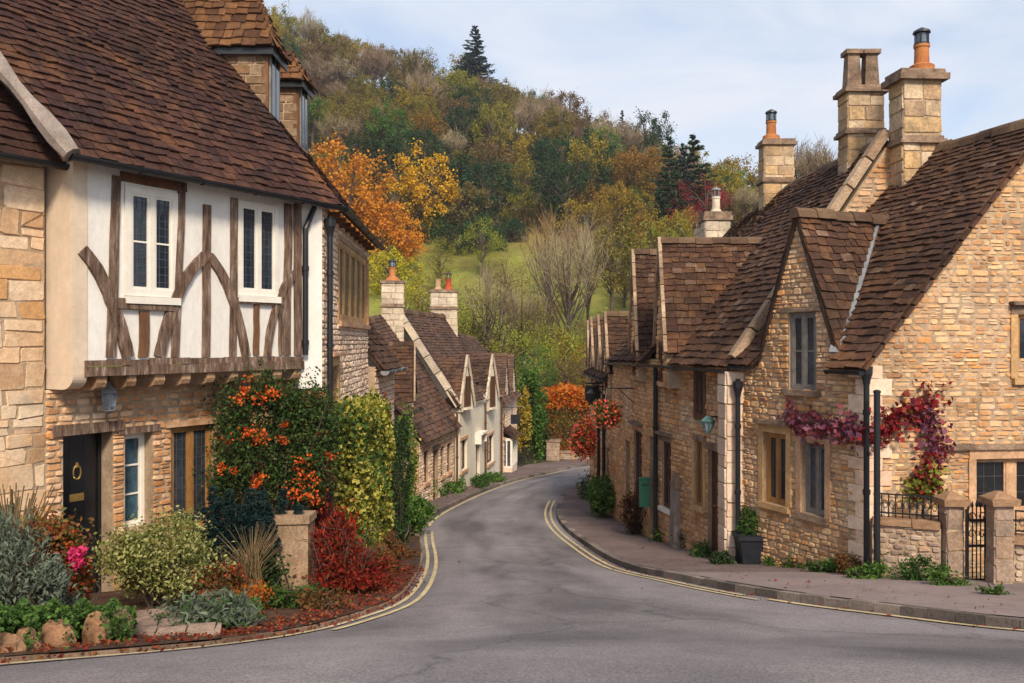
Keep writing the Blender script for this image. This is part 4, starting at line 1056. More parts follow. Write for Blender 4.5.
# roof gable
ops = [dgw]; mb = MB(); za = 1.93
zsh = zE-.02
A = [(uc-hw, zsh), (uc+hw, zsh)]
zk = dgw[3]; hk = hw*(za-zk)/(za-zsh); D = 2.9
mb.prism([RF.w(u, 0, z) for u, z in ((uc-hk, zk), (uc+hk, zk), (uc, za))], [RF.w(u, -.3, z) for u, z in ((uc-hk, zk), (uc+hk, zk), (uc, za))])
for s in (-1, 1):
    e = dgw[0] if s < 0 else dgw[1]
    pl = [(uc+s*hw, zsh), (e, zsh), (e, zk), (uc+s*hk, zk)]
    mb.prism([RF.w(u, 0, z) for u, z in pl], [RF.w(u, -.3, z) for u, z in pl])
stones(mb, RF, uc-hw, uc+hw, zsh, za, [dgw], (.06, .11), (.1, .24), lim=gable_lim(uc, hw, zsh, za))
mb.build('roof_gable', [m_mortar, m_stoneR], H6)
window(H6, RF, dgw, m_greywood, 2, rows=2, rec=.08, fw=.06, mw=.06, g_mat=m_glassG, sill=m_darkst, lintel=m_darkst, lh=.07, over=.12, sash=True)
window(H6, RF, wR1, m_greywood, 2, rec=.13, fw=.06, mw=.07, g_mat=m_glassG, sill=m_darkst, lintel=m_dress, jamb=m_dress, lh=.1)
window(H6, RF, wR2, m_oak, 2, rec=.1, fw=.06, mw=.06, g_mat=m_glassG, sill=m_dressO, lintel=m_dressO, jamb=m_dressO, hood=m_darkst, lh=.14)
# gable wall towards the camera
GW = Fr(FA, (8.6, 13.05), (5, 0))
apx = GW.up(1046); apz = 3.12
Lg = 2*apx
wG = GW.rect(975, 1052, 458, 512); wO = GW.rect(1017, 1045, 314, 378)
zg1 = -g(12.6)-.3
wall(H6, GW, .0, Lg, zg1, zE-.02, [wG], m_stoneR, ch=(.045, .105), ln=(.08, .3), proud=(.003, .02), label=None)
mb = MB(); A = [(0, zE-.02), (Lg, zE-.02), (apx, apz)]; wo = wO
zl, zh = wO[2], wO[3]
def lim(z): return gable_lim(apx, apx, zE-.02, apz)(z)
lo = zE-.02
zs_ = [lo, zl, zh, apz]
def seg(a0, a1, b0, b1, z0, z1): mb.prism([GW.w(a0, 0, z0), GW.w(a1, 0, z0), GW.w(b1, 0, z1), GW.w(b0, 0, z1)], [GW.w(a0, -.3, z0), GW.w(a1, -.3, z0), GW.w(b1, -.3, z1), GW.w(b0, -.3, z1)])
if zl > lo: seg(*lim(lo), *lim(zl), lo, zl)
else: zl = lo
a0, a1 = lim(zl); b0, b1 = lim(zh); seg(a0, wO[0], b0, wO[0], zl, zh); seg(wO[1], a1, wO[1], b1, zl, zh)
seg(b0, b1, apx-.001, apx+.001, zh, apz)
stones(mb, GW, 0, Lg, lo, apz, [wO], (.045, .105), (.08, .3), proud=(.003, .02), lim=lambda z: lim(z))
mb.build('gable_wall', [m_mortar, m_stoneR], H6)
window(H6, GW, wG, m_dress, 2, rec=.12, fw=.035, mw=.14, g_mat=m_glassD, lat=.2, sill=m_dress, jamb=m_dress, lintel=m_dress, lh=.13)
mb = MB(); mb.box(GW, wG[0]-.45, wG[1]+.3, -.05, .07, wG[3]+.135, wG[3]+.21, jit=.006); mb.build('string_course', m_darkst, H6)
window(H6, GW, wO, m_oak, 2, rec=.08, fw=.06, g_mat=m_glass, sill=m_dressO, lintel=m_darkst, hood=m_darkst, jamb=m_dressO)
# quoins
mb = MB(); z = zg1+.1; k = 0
while z < zE-.25:
    h = random.uniform(.16, .26); a = (.34, .2)[k % 2]; b = (.2, .34)[k % 2]
    mb.box(GW, -.022, a, -.05, .03, z, z+h-.01, jit=.006); mb.box(RF, .001, b, -.05, .028, z, z+h-.01, jit=.006); z += h; k += 1
mb.build('quoins', m_stoneS, H6)
# street slope of the roof, run up to the ridge that dies against the next gable
ap = GW.w(apx, .16, apz+.10)
e0 = Vector((FA[0], FA[1], 0)); tt = Vector((RF.t.x, RF.t.y, 0)); nn = Vector((RF.n.x, RF.n.y, 0))
Ee0 = GW.w(-.16, .16, zE-.15); Ee1 = Vector((FB[0], FB[1], zE-.15)) + nn*.18 + tt*.02
ab = Vector((7.0, 15.35, apz+.10))
q6 = Patch(Ee0, Ee1, ab, ap); roof(H6, q6, m_tileR, notched(q6, [a_of(q6, RF, uc, hw, zE)], .66), ex=(.15, .10), wd=(.13, .32), th=.032, sag=.01)
Eb0 = GW.w(Lg+.16, .16, zE-.15); q6b = Patch(Eb0, Eb0+tt*3, ab, ap); roof(H6, q6b, m_tileR)
ridge(H6, ap+Vector((0, 0, .03)), ab+Vector((0, 0, .03)), .12)
strip(H6, 'verge_tiles', [Ee0+Vector((0, -.02, -.03)), ap+Vector((0, -.02, -.03))], .09, .05, m_tileR, seg=.22)
wall_ops = None
# dormer roof of the roof gable
ext = .08; kz = ext*(za-zsh)/hw; D = 2.5
for s in (-1, 1):
    roof(H6, Patch(RF.w(uc+s*(hw+ext), .045, zsh-kz+.05), RF.w(uc+s*(hw+ext), -D, zsh-kz+.05), RF.w(uc, -D, za+.07), RF.w(uc, .045, za+.07)), m_tileR, ex=(.17, .11), wd=(.14, .3), name='dormer_roof')
ridge(H6, RF.w(uc, .08, za+.10), RF.w(uc, -D, za+.10), .11)
# lead valley on the near side of the gable
def meet(f):
    return None
vp = []
for f in np.linspace(0.02, 1, 9):
    z = lerp(zsh+.02, za, f); u = uc-(hw+.02)*(1-f)
    # distance inwards at which the main slope reaches height z
    P0 = RF.w(u, 0, z); a_, d = 0, 0
    lo_, hi_ = -3.0, .3
    for _ in range(40):
        m_ = (lo_+hi_)/2; p_ = RF.w(u, m_, z); h_ = (p_-q6.c[0]).dot(q6.nrm)
        if h_ > 0: hi_ = m_
        else: lo_ = m_
    vp.append(RF.w(u, lo_, z) + q6.nrm*.03)
strip(H6, 'lead_valley', vp, .2, .03, m_lead)
gutter(H6, Ee0+nn*.03+Vector((0, 0, -.04)), Ee0.lerp(Ee1, .22)+nn*.03+Vector((0, 0, -.04)), .055)
gutter(H6, Ee0.lerp(Ee1, .86)+nn*.03+Vector((0, 0, -.04)), Ee1+nn*.03+Vector((0, 0, -.04)), .055)
c = GW.w(-.03, .12, 0); downpipe(H6, c.x-.05, c.y, -g(12.6), zE-.08, .04, hopper=True)
# chimney at the junction
x, w = chim_px(902, 941, 14.9)
chimney(H6, (x, 15.15), (1, .06), w, .5, 1.3, zY(76, 14.9), m_ashlar, caps=((zY(143, 14.9), .07, .12), (zY(80, 14.9), .10, .19)), pots=((.12, 'cowl'),), label='broad stone chimney with two ledges and a caged clay pot')

# ------------------------------------------------------------------ terrace running down the street
H7 = thing('stone_terrace_house', 'tall stone terrace house with steep gabled dormers and a buttressed corner', 'house', (4.2, 17.5, -g(17)))
TF = Fr(FB, FC, (0, 17))
def o7(x0, x1, y0, y1): return TF.rect(x0, x1, y0, y1)
dT = o7(708, 718, 450, 561); wT = o7(695.5, 704, 441, 506); wU = o7(694, 706, 366, 420); wD = o7(662, 671, 441, 508); dT2 = o7(649.5, 655, 436, 535)
dT = (dT[0], dT[1], -g(16.3)-.02, dT[3])
zT = -.38
zTb = -g(20)-.4
wall(H7, TF, .0, TF.L, zTb, zT, [dT, wT, wU, wD, dT2], m_stoneR2, ch=(.07, .125), ln=(.11, .28))
door(H7, TF, dT, m_brownwood, rec=.15, lintel=m_darkst); door(H7, TF, dT2, m_brownwood, rec=.15, lintel=m_dressO)
window(H7, TF, wT, m_oak, 2, rec=.08, sill=m_dressO, lintel=m_darkst, jamb=m_dressO, g_mat=m_glassG); window(H7, TF, wU, m_brownwood, 2, rec=.04, fw=.1, sill=None, g_mat=m_glassG)
window(H7, TF, wD, m_brownwood, 2, rec=.1, rows=3, sill=m_white, lintel=m_darkst, hood=m_darkst)
# buttressed corner pier and its gable towards the camera
NW = Fr(FB, (6.9, 15.35), (4, 0))
mb = MB(); fr = Fr((3.58, 15.1), (4.0, 15.1), (3.7, 0)); 
dressed(True); stones(mb, Fr((3.60, 15.12), (3.98, 15.12), (3.7, 0)), 0, .38, -g(15)-.3, -.5, (), (.2, .34), (.38, .4), 0, split=0); mb.box(Fr((3.60, 15.12), (3.98, 15.12), (3.7, 0)), .01, .37, -.5, -.001, -g(15)-.3, -.5)
stones(mb, Fr((3.60, 15.12), (3.57, 15.55), (0, 15)), 0, .43, -g(15)-.3, -.5, (), (.2, .34), (.42, .44), 0, split=0)
dressed(False); mb.build('corner_pier', [m_mortar, m_stoneS], H7)
ridR0 = Vector((6.38, 15.45, 3.45)); ridR1 = Vector((6.55, 26.2, 3.45)); ridM = Vector((6.42, 20, 3.62))
eT0 = Vector((3.66, 15.2, -.42)); eT1 = TF.w(TF.L, .2, -.42); eT2 = Vector((2.42, 24.6, -.55))
def turned(fr, u, dx=.1):
    c = fr.w(u, .04, 0).xy; q = Vector((dx, 1)).normalized(); return Fr(c-q, c+q, (0, c.y))
ud1 = TF.up(664.5); qa = Patch(eT0, eT1, ridM, ridR0); roof(H7, qa, m_tileR, notched(qa, [a_of(qa, TF, ud1, .8, zT)], .7), ex=(.165, .10), wd=(.14, .32), th=.032, sag=.012)
qb = Patch(eT1, Vector((2.55, 24.2, -.5)), ridR1, ridM); roof(H7, qb, m_tileR, ex=(.165, .10), wd=(.15, .32))
roof(H7, Patch(Vector((9.2, 15.45, .0)), Vector((9.2, 26, 0)), ridR1, ridR0), m_tileR)
ridge(H7, ridR0, ridM, .11); ridge(H7, ridM, ridR1, .11)
mb = MB(); A = [(0, zT-.02), (6.0, zT-.02), (2.56, 3.36)]
backing(mb, NW, 0.0, 5.5, -1.2, zT-.021, (), .25, .0)
mb.prism([NW.w(u, 0, z) for u, z in A], [NW.w(u, -.25, z) for u, z in A]); stones(mb, NW, 0, 6, zT-.02, 3.3, (), (.08, .14), (.12, .3), lim=lambda z: (2.56*(z-zT)/(3.36-zT)+.02, 6-(6-2.56)*(z-zT)/(3.36-zT)))
stones(mb, NW, 0, 2.0, -1.2, zT-.02, (), (.08, .14), (.12, .3))
mb.build('gable_wall', [m_mortar, m_stoneR2], H7)
strip(H7, 'gable_coping', [eT0+Vector((.06, -.06, .13)), ridR0+Vector((0, -.06, .14))], .2, .15, m_verge, seg=.55)
gutter(H7, eT0+Vector((-.06, .02, -.06)), eT1+Vector((-.05, 0, -.06)), .06)
gutter(H7, eT1+Vector((-.05, 0, -.06)), Vector((2.48, 24.2, -.56)), .06)
downpipe(H7, 3.78-.02, 14.98, -g(15), -.62, .042, hopper=True)
DA = dict(frame=m_brownwood, lights=2, rec=.04, fw=.07, sill=m_dress)
def tdorm(h, fr, u, za, hw, ze, zlow, D=2.1, dx=.04, cop=None, stone=None, ww=.36):
    f = turned(fr, u, dx); wall_dormer(h, f, 1, hw, ze, za, D, stone or m_stoneR2, m_tileR, zlow=zlow, win=(1-ww, 1+ww, zlow+.1, ze-.02), winargs=DA, cop=cop or m_verge, d=.03, over=.02, ex=(.16, .11), wd=(.14, .32))
tdorm(H7, TF, ud1, zY(238, 18.3), .85, .02, zT-.55)
TF2 = Fr(FC, FD, (0, 21))
wall(H7, TF2, 0.0, TF2.L*.82, zTb-.6, zT, [TF2.rect(634, 642, 430, 500), TF2.rect(626, 630, 440, 520)], m_stoneR2, ch=(.07, .125), ln=(.11, .28))
window(H7, TF2, TF2.rect(634, 642, 430, 500), m_brownwood, 2, rec=.1, hood=m_darkst, lintel=m_dress); door(H7, TF2, TF2.rect(626, 630, 440, 520), m_brownwood, lintel=m_dressO)
tdorm(H7, TF2, TF2.up(639.5)+.2, zY(251, 20.6), .85, .02, zT-.5)
x, w = chim_px(847, 883, 16.3); chimney(H7, (x, 16.5), (1, 0), w, .5, 2.2, zY(88, 16.3), m_ashlar, caps=((zY(134, 16.3), .06, .1), (zY(93, 16.3), .07, .13)), pots=((0, 'twin'),), label='tall ledged stone chimney with two square stone flues')
x, w = chim_px(766, 796, 21.5); chimney(H7, (x, 21.9), (1, 0), w, .5, 2.2, zY(139, 21.5), m_ashlar, caps=((zY(181, 21.5), .06, .12), (zY(143, 21.5), .06, .14)), pots=((-.12, 'cowl'),), label='orange-stained stone chimney with a caged clay pot')
x, w = chim_px(704, 729, 26.4); chimney(H7, (x, 26.6), (1, 0), w, .75, 1.5, zY(213, 26.4), m_ashpale, caps=((zY(221, 26.4), .06, .26),), pots=((.03, 'lead'),), label='pale squat stone chimney with a capped pot')
x, w = chim_px(697, 704.5, 26.9); chimney(H7, (x, 27.1), (1, 0), w, .5, 1.5, zY(226, 26.9), m_ashpale, caps=((zY(227, 26.9), .05, .12),))
for (xx, Y, zt_) in ((655.5, 18.9, -.55), (628.5, 22.2, -.6)):
    xw = (xx-512)/FPX*Y; downpipe(H7, xw, Y, -g(Y)+.1, zt_, .05)
H8 = thing('stone_terrace_house', 'lower stone terrace house down the street, its small gables crowded behind the hanging baskets', 'house', (3.4, 28, -g(28)))
p0 = TF2.w(TF2.L*.82, 0, 0)
QF = Fr((p0.x, p0.y), (2.66, 30), (0, 26)); QF2 = Fr((2.66, 30), FE, (0, 33))
z8 = -.95
o8 = [QF.rect(617, 621, 440, 470), QF.rect(609, 613, 440, 505)]
o8 = [(.6, 1.2, -3.9, -2.9), (1.7, 2.5, -5.0, -3.1), (3.2, 3.9, -4.1, -3.0), (4.5, 5.1, -4.1, -3.0)]
wall(H8, QF, 0, QF.L, -g(30)-.4, z8, o8, m_stoneR2, ch=(.08, .14)); wall(H8, QF2, 0, QF2.L, -g(35)-.4, z8-.2, [(1.5, 2.2, -5.6, -3.6)], m_stoneR2, ch=(.08, .14)); door(H8, QF2, (1.5, 2.2, -5.6, -3.6), m_brownwood)
for k in (0, 2, 3): window(H8, QF, o8[k], m_brownwood, 2, lintel=m_dress, rec=.1)
door(H8, QF, o8[1], m_greywood, lintel=m_dress)
e0, e1 = QF.w(-.0, .2, z8-.05), QF.w(QF.L, .2, z8-.05); r0, r1 = Vector((5.3, 24.3, 1.3)), Vector((5.3, 30.5, 1.0)); e2 = QF2.w(QF2.L+.1, .2, z8-.3); r2 = Vector((5.6, 34, .8))
roof(H8, Patch(e0, e1, r1, r0), m_tileR); roof(H8, Patch(e1, e2, r2, r1), m_tileR); ridge(H8, r0, r1); ridge(H8, r1, r2)
wall(H8, Fr(QF2.w(QF2.L, 0, 0).xy, (8.2, 34.4), (5, 60)), 0, 5, -g(35)-.4, z8-.3, [], m_stoneR2, gable=(2.6, 2.6, .7))
for (u, za) in ((.6, zY(313, 24)), (2.6, zY(316, 26)), (5.0, zY(319, 28.7))): tdorm(H8, QF, u, za, .75, z8+.3, z8-.5, dx=.0, ww=.28)
tdorm(H8, QF2, 2.2, zY(322, 32), .75, z8+.2, z8-.5, dx=.03, stone=m_ashpale, ww=.28)
gutter(H8, e0+Vector((-.05, 0, -.04)), e1+Vector((-.05, 0, -.04)), .06)
c = QF.w(1.35, .07, 0); downpipe(H8, c.x, c.y, -g(c.y), z8-.15, .05); c = QF.w(2.9, .07, 0); downpipe(H8, c.x, c.y, -g(c.y), z8-.15, .05)

# ------------------------------------------------------------------ garden wall, gate, railings, pole
def pier(x0, x1, yt, yb, Y, label, dep=.24):
    X0, X1 = (x0-512)/FPX*Y, (x1-512)/FPX*Y; w = X1-X0
    t = thing('gate_pier', label, 'gate pier', ((X0+X1)/2, Y+w/2, -g(Y)))
    mb = MB(); z0, z1 = -g(Y)-.2, zY(yt, Y)
    f = Fr((X0, Y), (X1, Y), (X0, 0)); mb.box(f, .008, w-.008, -dep+.008, -.008, z0, z1); dressed(True)
    for fr, l in ((f, w), (Fr((X0, Y), (X0, Y+dep), (X0-5, Y)), dep), (Fr((X1, Y), (X1, Y+dep), (X1+5, Y)), dep), (Fr((X0, Y+dep), (X1, Y+dep), (X0, Y+9)), w)): stones(mb, fr, 0, l, z0, z1, (), (.2, .36), (l*.9, l), -.004, proud=(.004, .014), split=.0, jit=.012)
    dressed(False)
    mb.build('shaft', [m_mortar, m_ashpale2], t)
    cp = MB(); cp.box(f, -.06, w+.06, -dep-.06, .06, z1, z1+.085, jit=.006)
    cp.hexa([f.w(u, d, z) for z, i in ((z1+.086, -.045), (z1+.17, .08)) for u, d in ((i, -i), (w-i, -i), (w-i, -dep+i), (i, -dep+i))]); cp.build('pier_cap', m_dressO2, t)
m_ashpale2 = M('lichen_grey_pier_stone', [(.30, .21, .155), (.42, .31, .235), (.36, .24, .16)], bump=.5, bsc=12, namt=.35, nsc=4)
m_dressO2 = M('brown_cap_stone', [(.24, .135, .075), (.36, .22, .13)], 'noise', nsc=6, bump=.4, namt=.3)
m_lichen = None
YG = 11.75
pier(947, 964.5, 506, 597, YG+.25, 'gate pier on the left of the iron gate, joined to the low railed wall')
pier(995, 1014, 506, 600, YG-.25, 'broader gate pier on the right of the iron gate, under the leaded window')
gt = thing('iron_gate', 'narrow black wrought iron gate between the two stone piers', 'gate', ((975-512)/FPX*YG, YG+.15, -g(YG)))
xa, xb = (965-512)/FPX*(YG+.2), (988-512)/FPX*(YG+.2); zb_, zt_ = -g(YG)+.06, zY(512, YG)
mb = MB(); Yc = YG+.2
for z in (zb_, zb_+.45, zt_-.16): mb.box(Fr((xa, Yc), (xb, Yc), (xa, 0)), 0.02, xb-xa-.02, -.015, .015, z, z+.03)
for xx in (xa+.02, xb-.02): mb.tube([(xx, Yc, zb_-.04), (xx, Yc, zt_)], .018, 6)
mb.build('gate_frame', m_black, gt)
n = 5
for k in range(n):
    x = lerp(xa, xb, (k+.8)/(n+.6)); mb = MB(); zz = zt_ - .02 + .06*math.sin(math.pi*(k+.5)/n)
    mb.tube([(x, Yc, zb_), (x, Yc, zz)], .009, 6); mb.lathe((x, Yc, zz-.01), [(.008, 0), (.02, .03), (.003, .09)], 6); mb.build('gate_bar', m_black, gt)
for zc in (zb_+.62, zb_+.85):
    mb = MB()
    for s in (-1, 1):
        cx = (xa+xb)/2+s*.07; mb.tube([(cx+.055*math.cos(a)*(1-a/9), Yc-.012, zc+.07*math.sin(a)*(1-a/9)) for a in np.linspace(0, 7, 20)], .007, 5)
    mb.build('scroll', m_black, gt)
def gwall(p, q, yt0, label, railing=True, nb=9):
    f = Fr(p, q, (5, 0)); L = f.L; z1 = yt0
    t = thing('garden_wall', label, 'garden wall', ((p[0]+q[0])/2, (p[1]+q[1])/2, -g((p[1]+q[1])/2)))
    z0 = -g(max(p[1], q[1]))-.3; mb = MB(); mb.box(f, 0, L, -.3, 0, z0, z1); stones(mb, f, 0, L, z0, z1, (), (.06, .11), (.09, .22), 0); mb.build('wall', [m_mortar, m_stoneW], t)
    mb = MB(); x = 0
    while x < L-.05:
        e = min(L, x+random.uniform(.45, .7)); mb.box(f, x+.004, e-.004, -.34, .05, z1, z1+.09, jit=.008); x = e
    mb.build('coping', m_dressO2, t)
    if railing:
        rl = MB()
        for z in (z1+.14, z1+.40): rl.box(f, .02, L-.02, -.16, -.13, z, z+.02)
        for k in range(nb+1): u = .03+(L-.06)*k/nb; rl.tube([f.w(u, -.145, z1+.085), f.w(u, -.145, z1+.42)], .009, 5)
        for k in range(nb): 
            u = .03+(L-.06)*(k+.5)/nb; c = f.w(u, -.145, z1+.27); rl.tube([c+Vector((f.t.x, f.t.y, 0))*.03*math.cos(a)+Vector((0, 0, .055*math.sin(a))) for a in np.linspace(0, 2*math.pi, 11)], .006, 4, cap=False)
        rl.build('railing', m_black, t)
gwall((4.98, 12.45), ((941-512)/FPX*12.1, 12.1), zY(528, 12.2), 'low rubble wall with iron railings between the corner of the house and the gate')
gwall(((1014-512)/FPX*11.6, 11.6), (8.6, 10.6), zY(546, 11.5), 'low rubble wall with railings running out of frame right of the gate', nb=16)
pl = thing('iron_pole', 'plain black iron pole standing free in front of the railed garden wall', 'pole', ((877-512)/FPX*12.2, 12.2, -g(12.2)))
mb = MB(); c = Vector(pl.location); mb.tube([c, (c.x, c.y, zY(393, 12.2))], .042, 12); mb.build('shaft', m_black, pl)
mb = MB(); mb.lathe((c.x, c.y, zY(393, 12.2)), [(.05, 0), (.05, .03), (.02, .045)], 12); mb.build('pole_cap', m_black, pl); mb = MB(); mb.lathe((c.x, c.y, c.z), [(.07, 0), (.07, .12), (.043, .16)], 12); mb.build('base_collar', m_black, pl)
# lamp on a bracket by the terrace door
lm = thing('wall_lamp', 'green-grey bracket lamp on the terrace wall beside the corner pier', 'lamp', TF.P(708, 426, .3))
c = Vector(lm.location); mb = MB(); zz = c.z+.13; r_ = TF.w(TF.up(722), 0, 0)
mb.tube([(r_.x, r_.y, zz+.03), (c.x, c.y, zz+.03)], .014, 6); mb.tube([(r_.x, r_.y, zz-.15), (lerp(c.x, r_.x, .5), lerp(c.y, r_.y, .5), zz+.03)], .01, 5); mb.build('bracket', m_black, lm)
m_verd = M('verdigris_lamp_metal', [(.06, .12, .115), (.11, .2, .19)], 'noise', nsc=6, bump=.1, namt=.2, rough=.5)
mb = MB(); mb.lathe((c.x, c.y, c.z-.12), [(.055, 0), (.06, .02), (.13, .2), (.14, .205), (.03, .3)], 4); mb.build('lamp_shade', m_verd, lm)
mb = MB(); mb.lathe((c.x, c.y, c.z-.115), [(.058, .03), (.10, .16)], 8); mb.build('lamp_glass', m_clear, lm)
# green letter box
lb = thing('letter_box', 'small green letter box fixed to the terrace wall above a brown bush', 'letter box', ((645-512)/FPX*19, 19, zY(507, 19)))
c = Vector(lb.location); m_green = M('green_enamel', [(.014, .075, .05), (.022, .10, .066)], 'noise', nsc=4, bump=.05, namt=.15, rough=.45)
f = Fr((c.x-.11, 19.0), (c.x+.11, 19.0), (0, 0)); mb = MB(); mb.box(f, 0, .22, -.14, 0, c.z, c.z+.58); mb.box(f, -.015, .235, -.15, .02, c.z+.581, c.z+.61); mb.build('box_body', m_green, lb)
mb = MB(); mb.box(f, .04, .18, .001, .012, c.z+.46, c.z+.485); mb.build('slot', m_black, lb)
# small stone buttress on the pavement
bt = thing('stone_buttress', 'worn stone buttress stump with a rounded head against the terrace wall', 'buttress', GR(682, 553, .1))
c = Vector(bt.location); mb = MB(); h = (555-482)/FPX*c.y
f = Fr((c.x-.17, c.y), (c.x+.17, c.y), (c.x, 0))
mb.hexa([f.w(u, d, z) for z, i, b in ((c.z-.15, 0, 0), (c.z+h*.8, .04, .06)) for u, d in ((i, -b), (.34-i, -b), (.34-i, -.55), (i, -.55))], 0); mb.build('shaft', m_cement, bt)
mb = MB(); mb.hexa([f.w(u, d, z) for z, i in ((c.z+h*.801, .015), (c.z+h, .08)) for u, d in ((i, -i), (.34-i, -i), (.34-i, -.5), (i, -.5))]); mb.build('head', m_darkst, bt)
# planter
pn = thing('planter', 'dark square planter holding a clipped green shrub by the corner downpipe', 'planter', GR(757, 571, .1))
c = Vector(pn.location); f = Fr((c.x-.27, c.y), (c.x+.27, c.y), (c.x, 0)); mb = MB(); hh = .46
mb.hexa([f.w(u, d, z) for z, i in ((c.z, .06), (c.z+hh-.07, 0)) for u, d in ((i, -i), (.54-i, -i), (.54-i, -.54+i), (i, -.54+i))]); mb.box(f, -.03, .57, -.57, .03, c.z+hh-.069, c.z+hh)
m_plum = M('dark_slate_planter', [(.012, .014, .022), (.025, .027, .035)], 'noise', nsc=5, bump=.1, namt=.2, rough=.6); mb.build('pot', m_plum, pn)
PLANTER = c + Vector((0, .27, hh))
# lamp sign brackets at the far terrace
sb = thing('pub_sign', 'dark iron lantern and sign bracket high on the far terrace wall above the baskets', 'sign', (2.42, 26, zY(395, 26)))
mb = MB(); zc = zY(383, 26); mb.tube([(2.7, 26, zc), (2.1, 25.8, zc)], .025, 6); mb.tube([(2.7, 26, zc-.4), (2.3, 25.87, zc)], .02, 6); mb.build('bracket', m_black, sb)
f = Fr((2.1, 25.8), (2.5, 25.9), (0, 0)); mb = MB(); mb.box(f, 0, .4, -.04, .04, zc-.5, zc-.06); mb.build('sign_board', m_black, sb)
mb = MB(); mb.lathe((2.2, 25.0, zc-.55), [(.06, 0), (.13, .3), (.15, .31), (.03, .42)], 6); mb.tube([(2.2, 25, zc-.14), (2.2, 25, zc-.05), (2.6, 25, zc-.05)], .016, 5); mb.build('lantern', m_black, sb)
# stone piers and low wall at the far bend
def box_thing(name, label, cat, x0, x1, yt, yb, Y, mat, cap=True, dep=.6):
    X0, X1 = (x0-512)/FPX*Y, (x1-512)/FPX*Y; f = Fr((X0, Y), (X1, Y), (X0, 0)); z0, z1 = -g(Y)-.2, zY(yt, Y)
    t = thing(name, label, cat, ((X0+X1)/2, Y, -g(Y))); mb = MB(); mb.box(f, 0, X1-X0, -dep, -.0, z0, z1); stones(mb, f, 0, X1-X0, z0, z1, (), (.12, .22), (.2, .4)); stones(mb, Fr((X0, Y), (X0, Y+dep), (X0-3, Y)), 0, dep, z0, z1, (), (.12, .22), (.2, .4)); mb.build('wall', [m_mortar, mat], t)
    mb = MB(); mb.box(f, -.06, X1-X0+.06, -dep-.06, .06, z1, z1+.12, jit=.01); mb.build('coping', m_darkst, t)
box_thing('gate_pier', 'squat stone pier under the orange hedge at the far bend of the road', 'gate pier', 546.5, 559.5, 442, 468, 51.5, m_ashpale2)
box_thing('garden_wall', 'low grey wall at the far bend, right of the squat pier', 'garden wall', 560, 600, 453, 468, 52, m_stoneW, dep=.4)
# ================================================================== LEAVES, PLANTS, TREES
def leaf_mesh(name, pts, mat, parent, size=(.04, .08), asp=.55, ori=None, seed=0, spread=1.0, base=None, fold=.15):
    """every leaf is one small folded blade; ori: preferred direction of the blade (None: any)"""
    r = np.random.default_rng(seed); n = len(pts); pts = np.asarray(pts, float)
    d = r.normal(size=(n, 3)); d /= np.linalg.norm(d, axis=1)[:, None]
    if ori is not None:
        d = np.asarray(ori, float)*1.0 + d*spread; d /= np.linalg.norm(d, axis=1)[:, None]
    q = r.normal(size=(n, 3)); b = np.cross(d, q); b /= np.linalg.norm(b, axis=1)[:, None]; nn = np.cross(d, b)
    s = r.uniform(size[0], size[1], n)[:, None]
    v = np.stack([pts-d*s*.5, pts+b*s*asp*.5+nn*s*fold, pts+d*s*.5, pts-b*s*asp*.5+nn*s*fold], 1).reshape(-1, 3)
    org = np.array(world_loc(parent)) if parent is not None else (np.array(base) if base is not None else v.mean(0))
    me = bpy.data.meshes.new(name)
    me.vertices.add(4*n); me.vertices.foreach_set('co', (v-org).ravel())
    me.loops.add(4*n); me.loops.foreach_set('vertex_index', np.arange(4*n))
    me.polygons.add(n); me.polygons.foreach_set('loop_start', np.arange(n)*4)
    me.update(calc_edges=True)
    o = link_mesh(name, me, mat, parent, None)
    if parent is None: o.location = org
    return o
def clumped(c, r, n, k=26, sig=.2, seed=0, lo=.35, flat_bottom=None):
    """n points in k clumps spread through an ellipsoid"""
    q = np.random.default_rng(seed); c = np.array(c, float); r = np.array(r, float)
    d = q.normal(size=(k, 3)); d /= np.linalg.norm(d, axis=1)[:, None]
    ctr = d*(q.uniform(lo, 1, k)**.6)[:, None]
    w = q.uniform(.5, 1.5, k); w /= w.sum()
    i = q.choice(k, n, p=w); sg = (sig*q.uniform(.6, 1.3, k))[i][:, None]
    p = ctr[i] + q.normal(size=(n, 3))*sg
    p = c + p*r
    if flat_bottom is not None: p[:, 2] = np.maximum(p[:, 2], flat_bottom + q.uniform(0, .05, n))
    return p
def stems(mb, base, pts, k, r0=.012, seed=0, n=5, sway=.15):
    q = random.Random(seed); pts = list(pts)
    for _ in range(k):
        e = Vector(q.choice(pts)); b = Vector(base)+Vector((q.uniform(-.1, .1), q.uniform(-.1, .1), 0))
        m = b.lerp(e, .5)+Vector((q.uniform(-sway, sway), q.uniform(-sway, sway), .1))
        mb.tube([b, m, e], [r0, r0*.7, r0*.3], n)
L_dkgreen = leafmat('dark_green_leaf', [(.010, .024, .010), (.022, .05, .016), (.035, .075, .02), (.075, .11, .026)])
L_green = leafmat('mid_green_leaf', [(.03, .075, .015), (.05, .11, .02), (.08, .15, .03)])
L_bright = leafmat('bright_green_leaf', [(.05, .12, .02), (.09, .18, .03), (.13, .22, .04)])
L_var = leafmat('variegated_leaf', [(.07, .10, .02), (.20, .22, .05), (.38, .37, .12), (.50, .47, .2), (.13, .16, .035)])
L_gold = leafmat('golden_ivy_leaf', [(.07, .11, .015), (.24, .26, .03), (.46, .41, .06), (.62, .53, .14), (.12, .16, .02)])
L_teal = leafmat('teal_spurge_leaf', [(.004, .016, .017), (.008, .028, .028), (.013, .042, .038)])
L_grey = leafmat('silver_green_leaf', [(.08, .105, .075), (.14, .17, .12), (.2, .235, .17)])
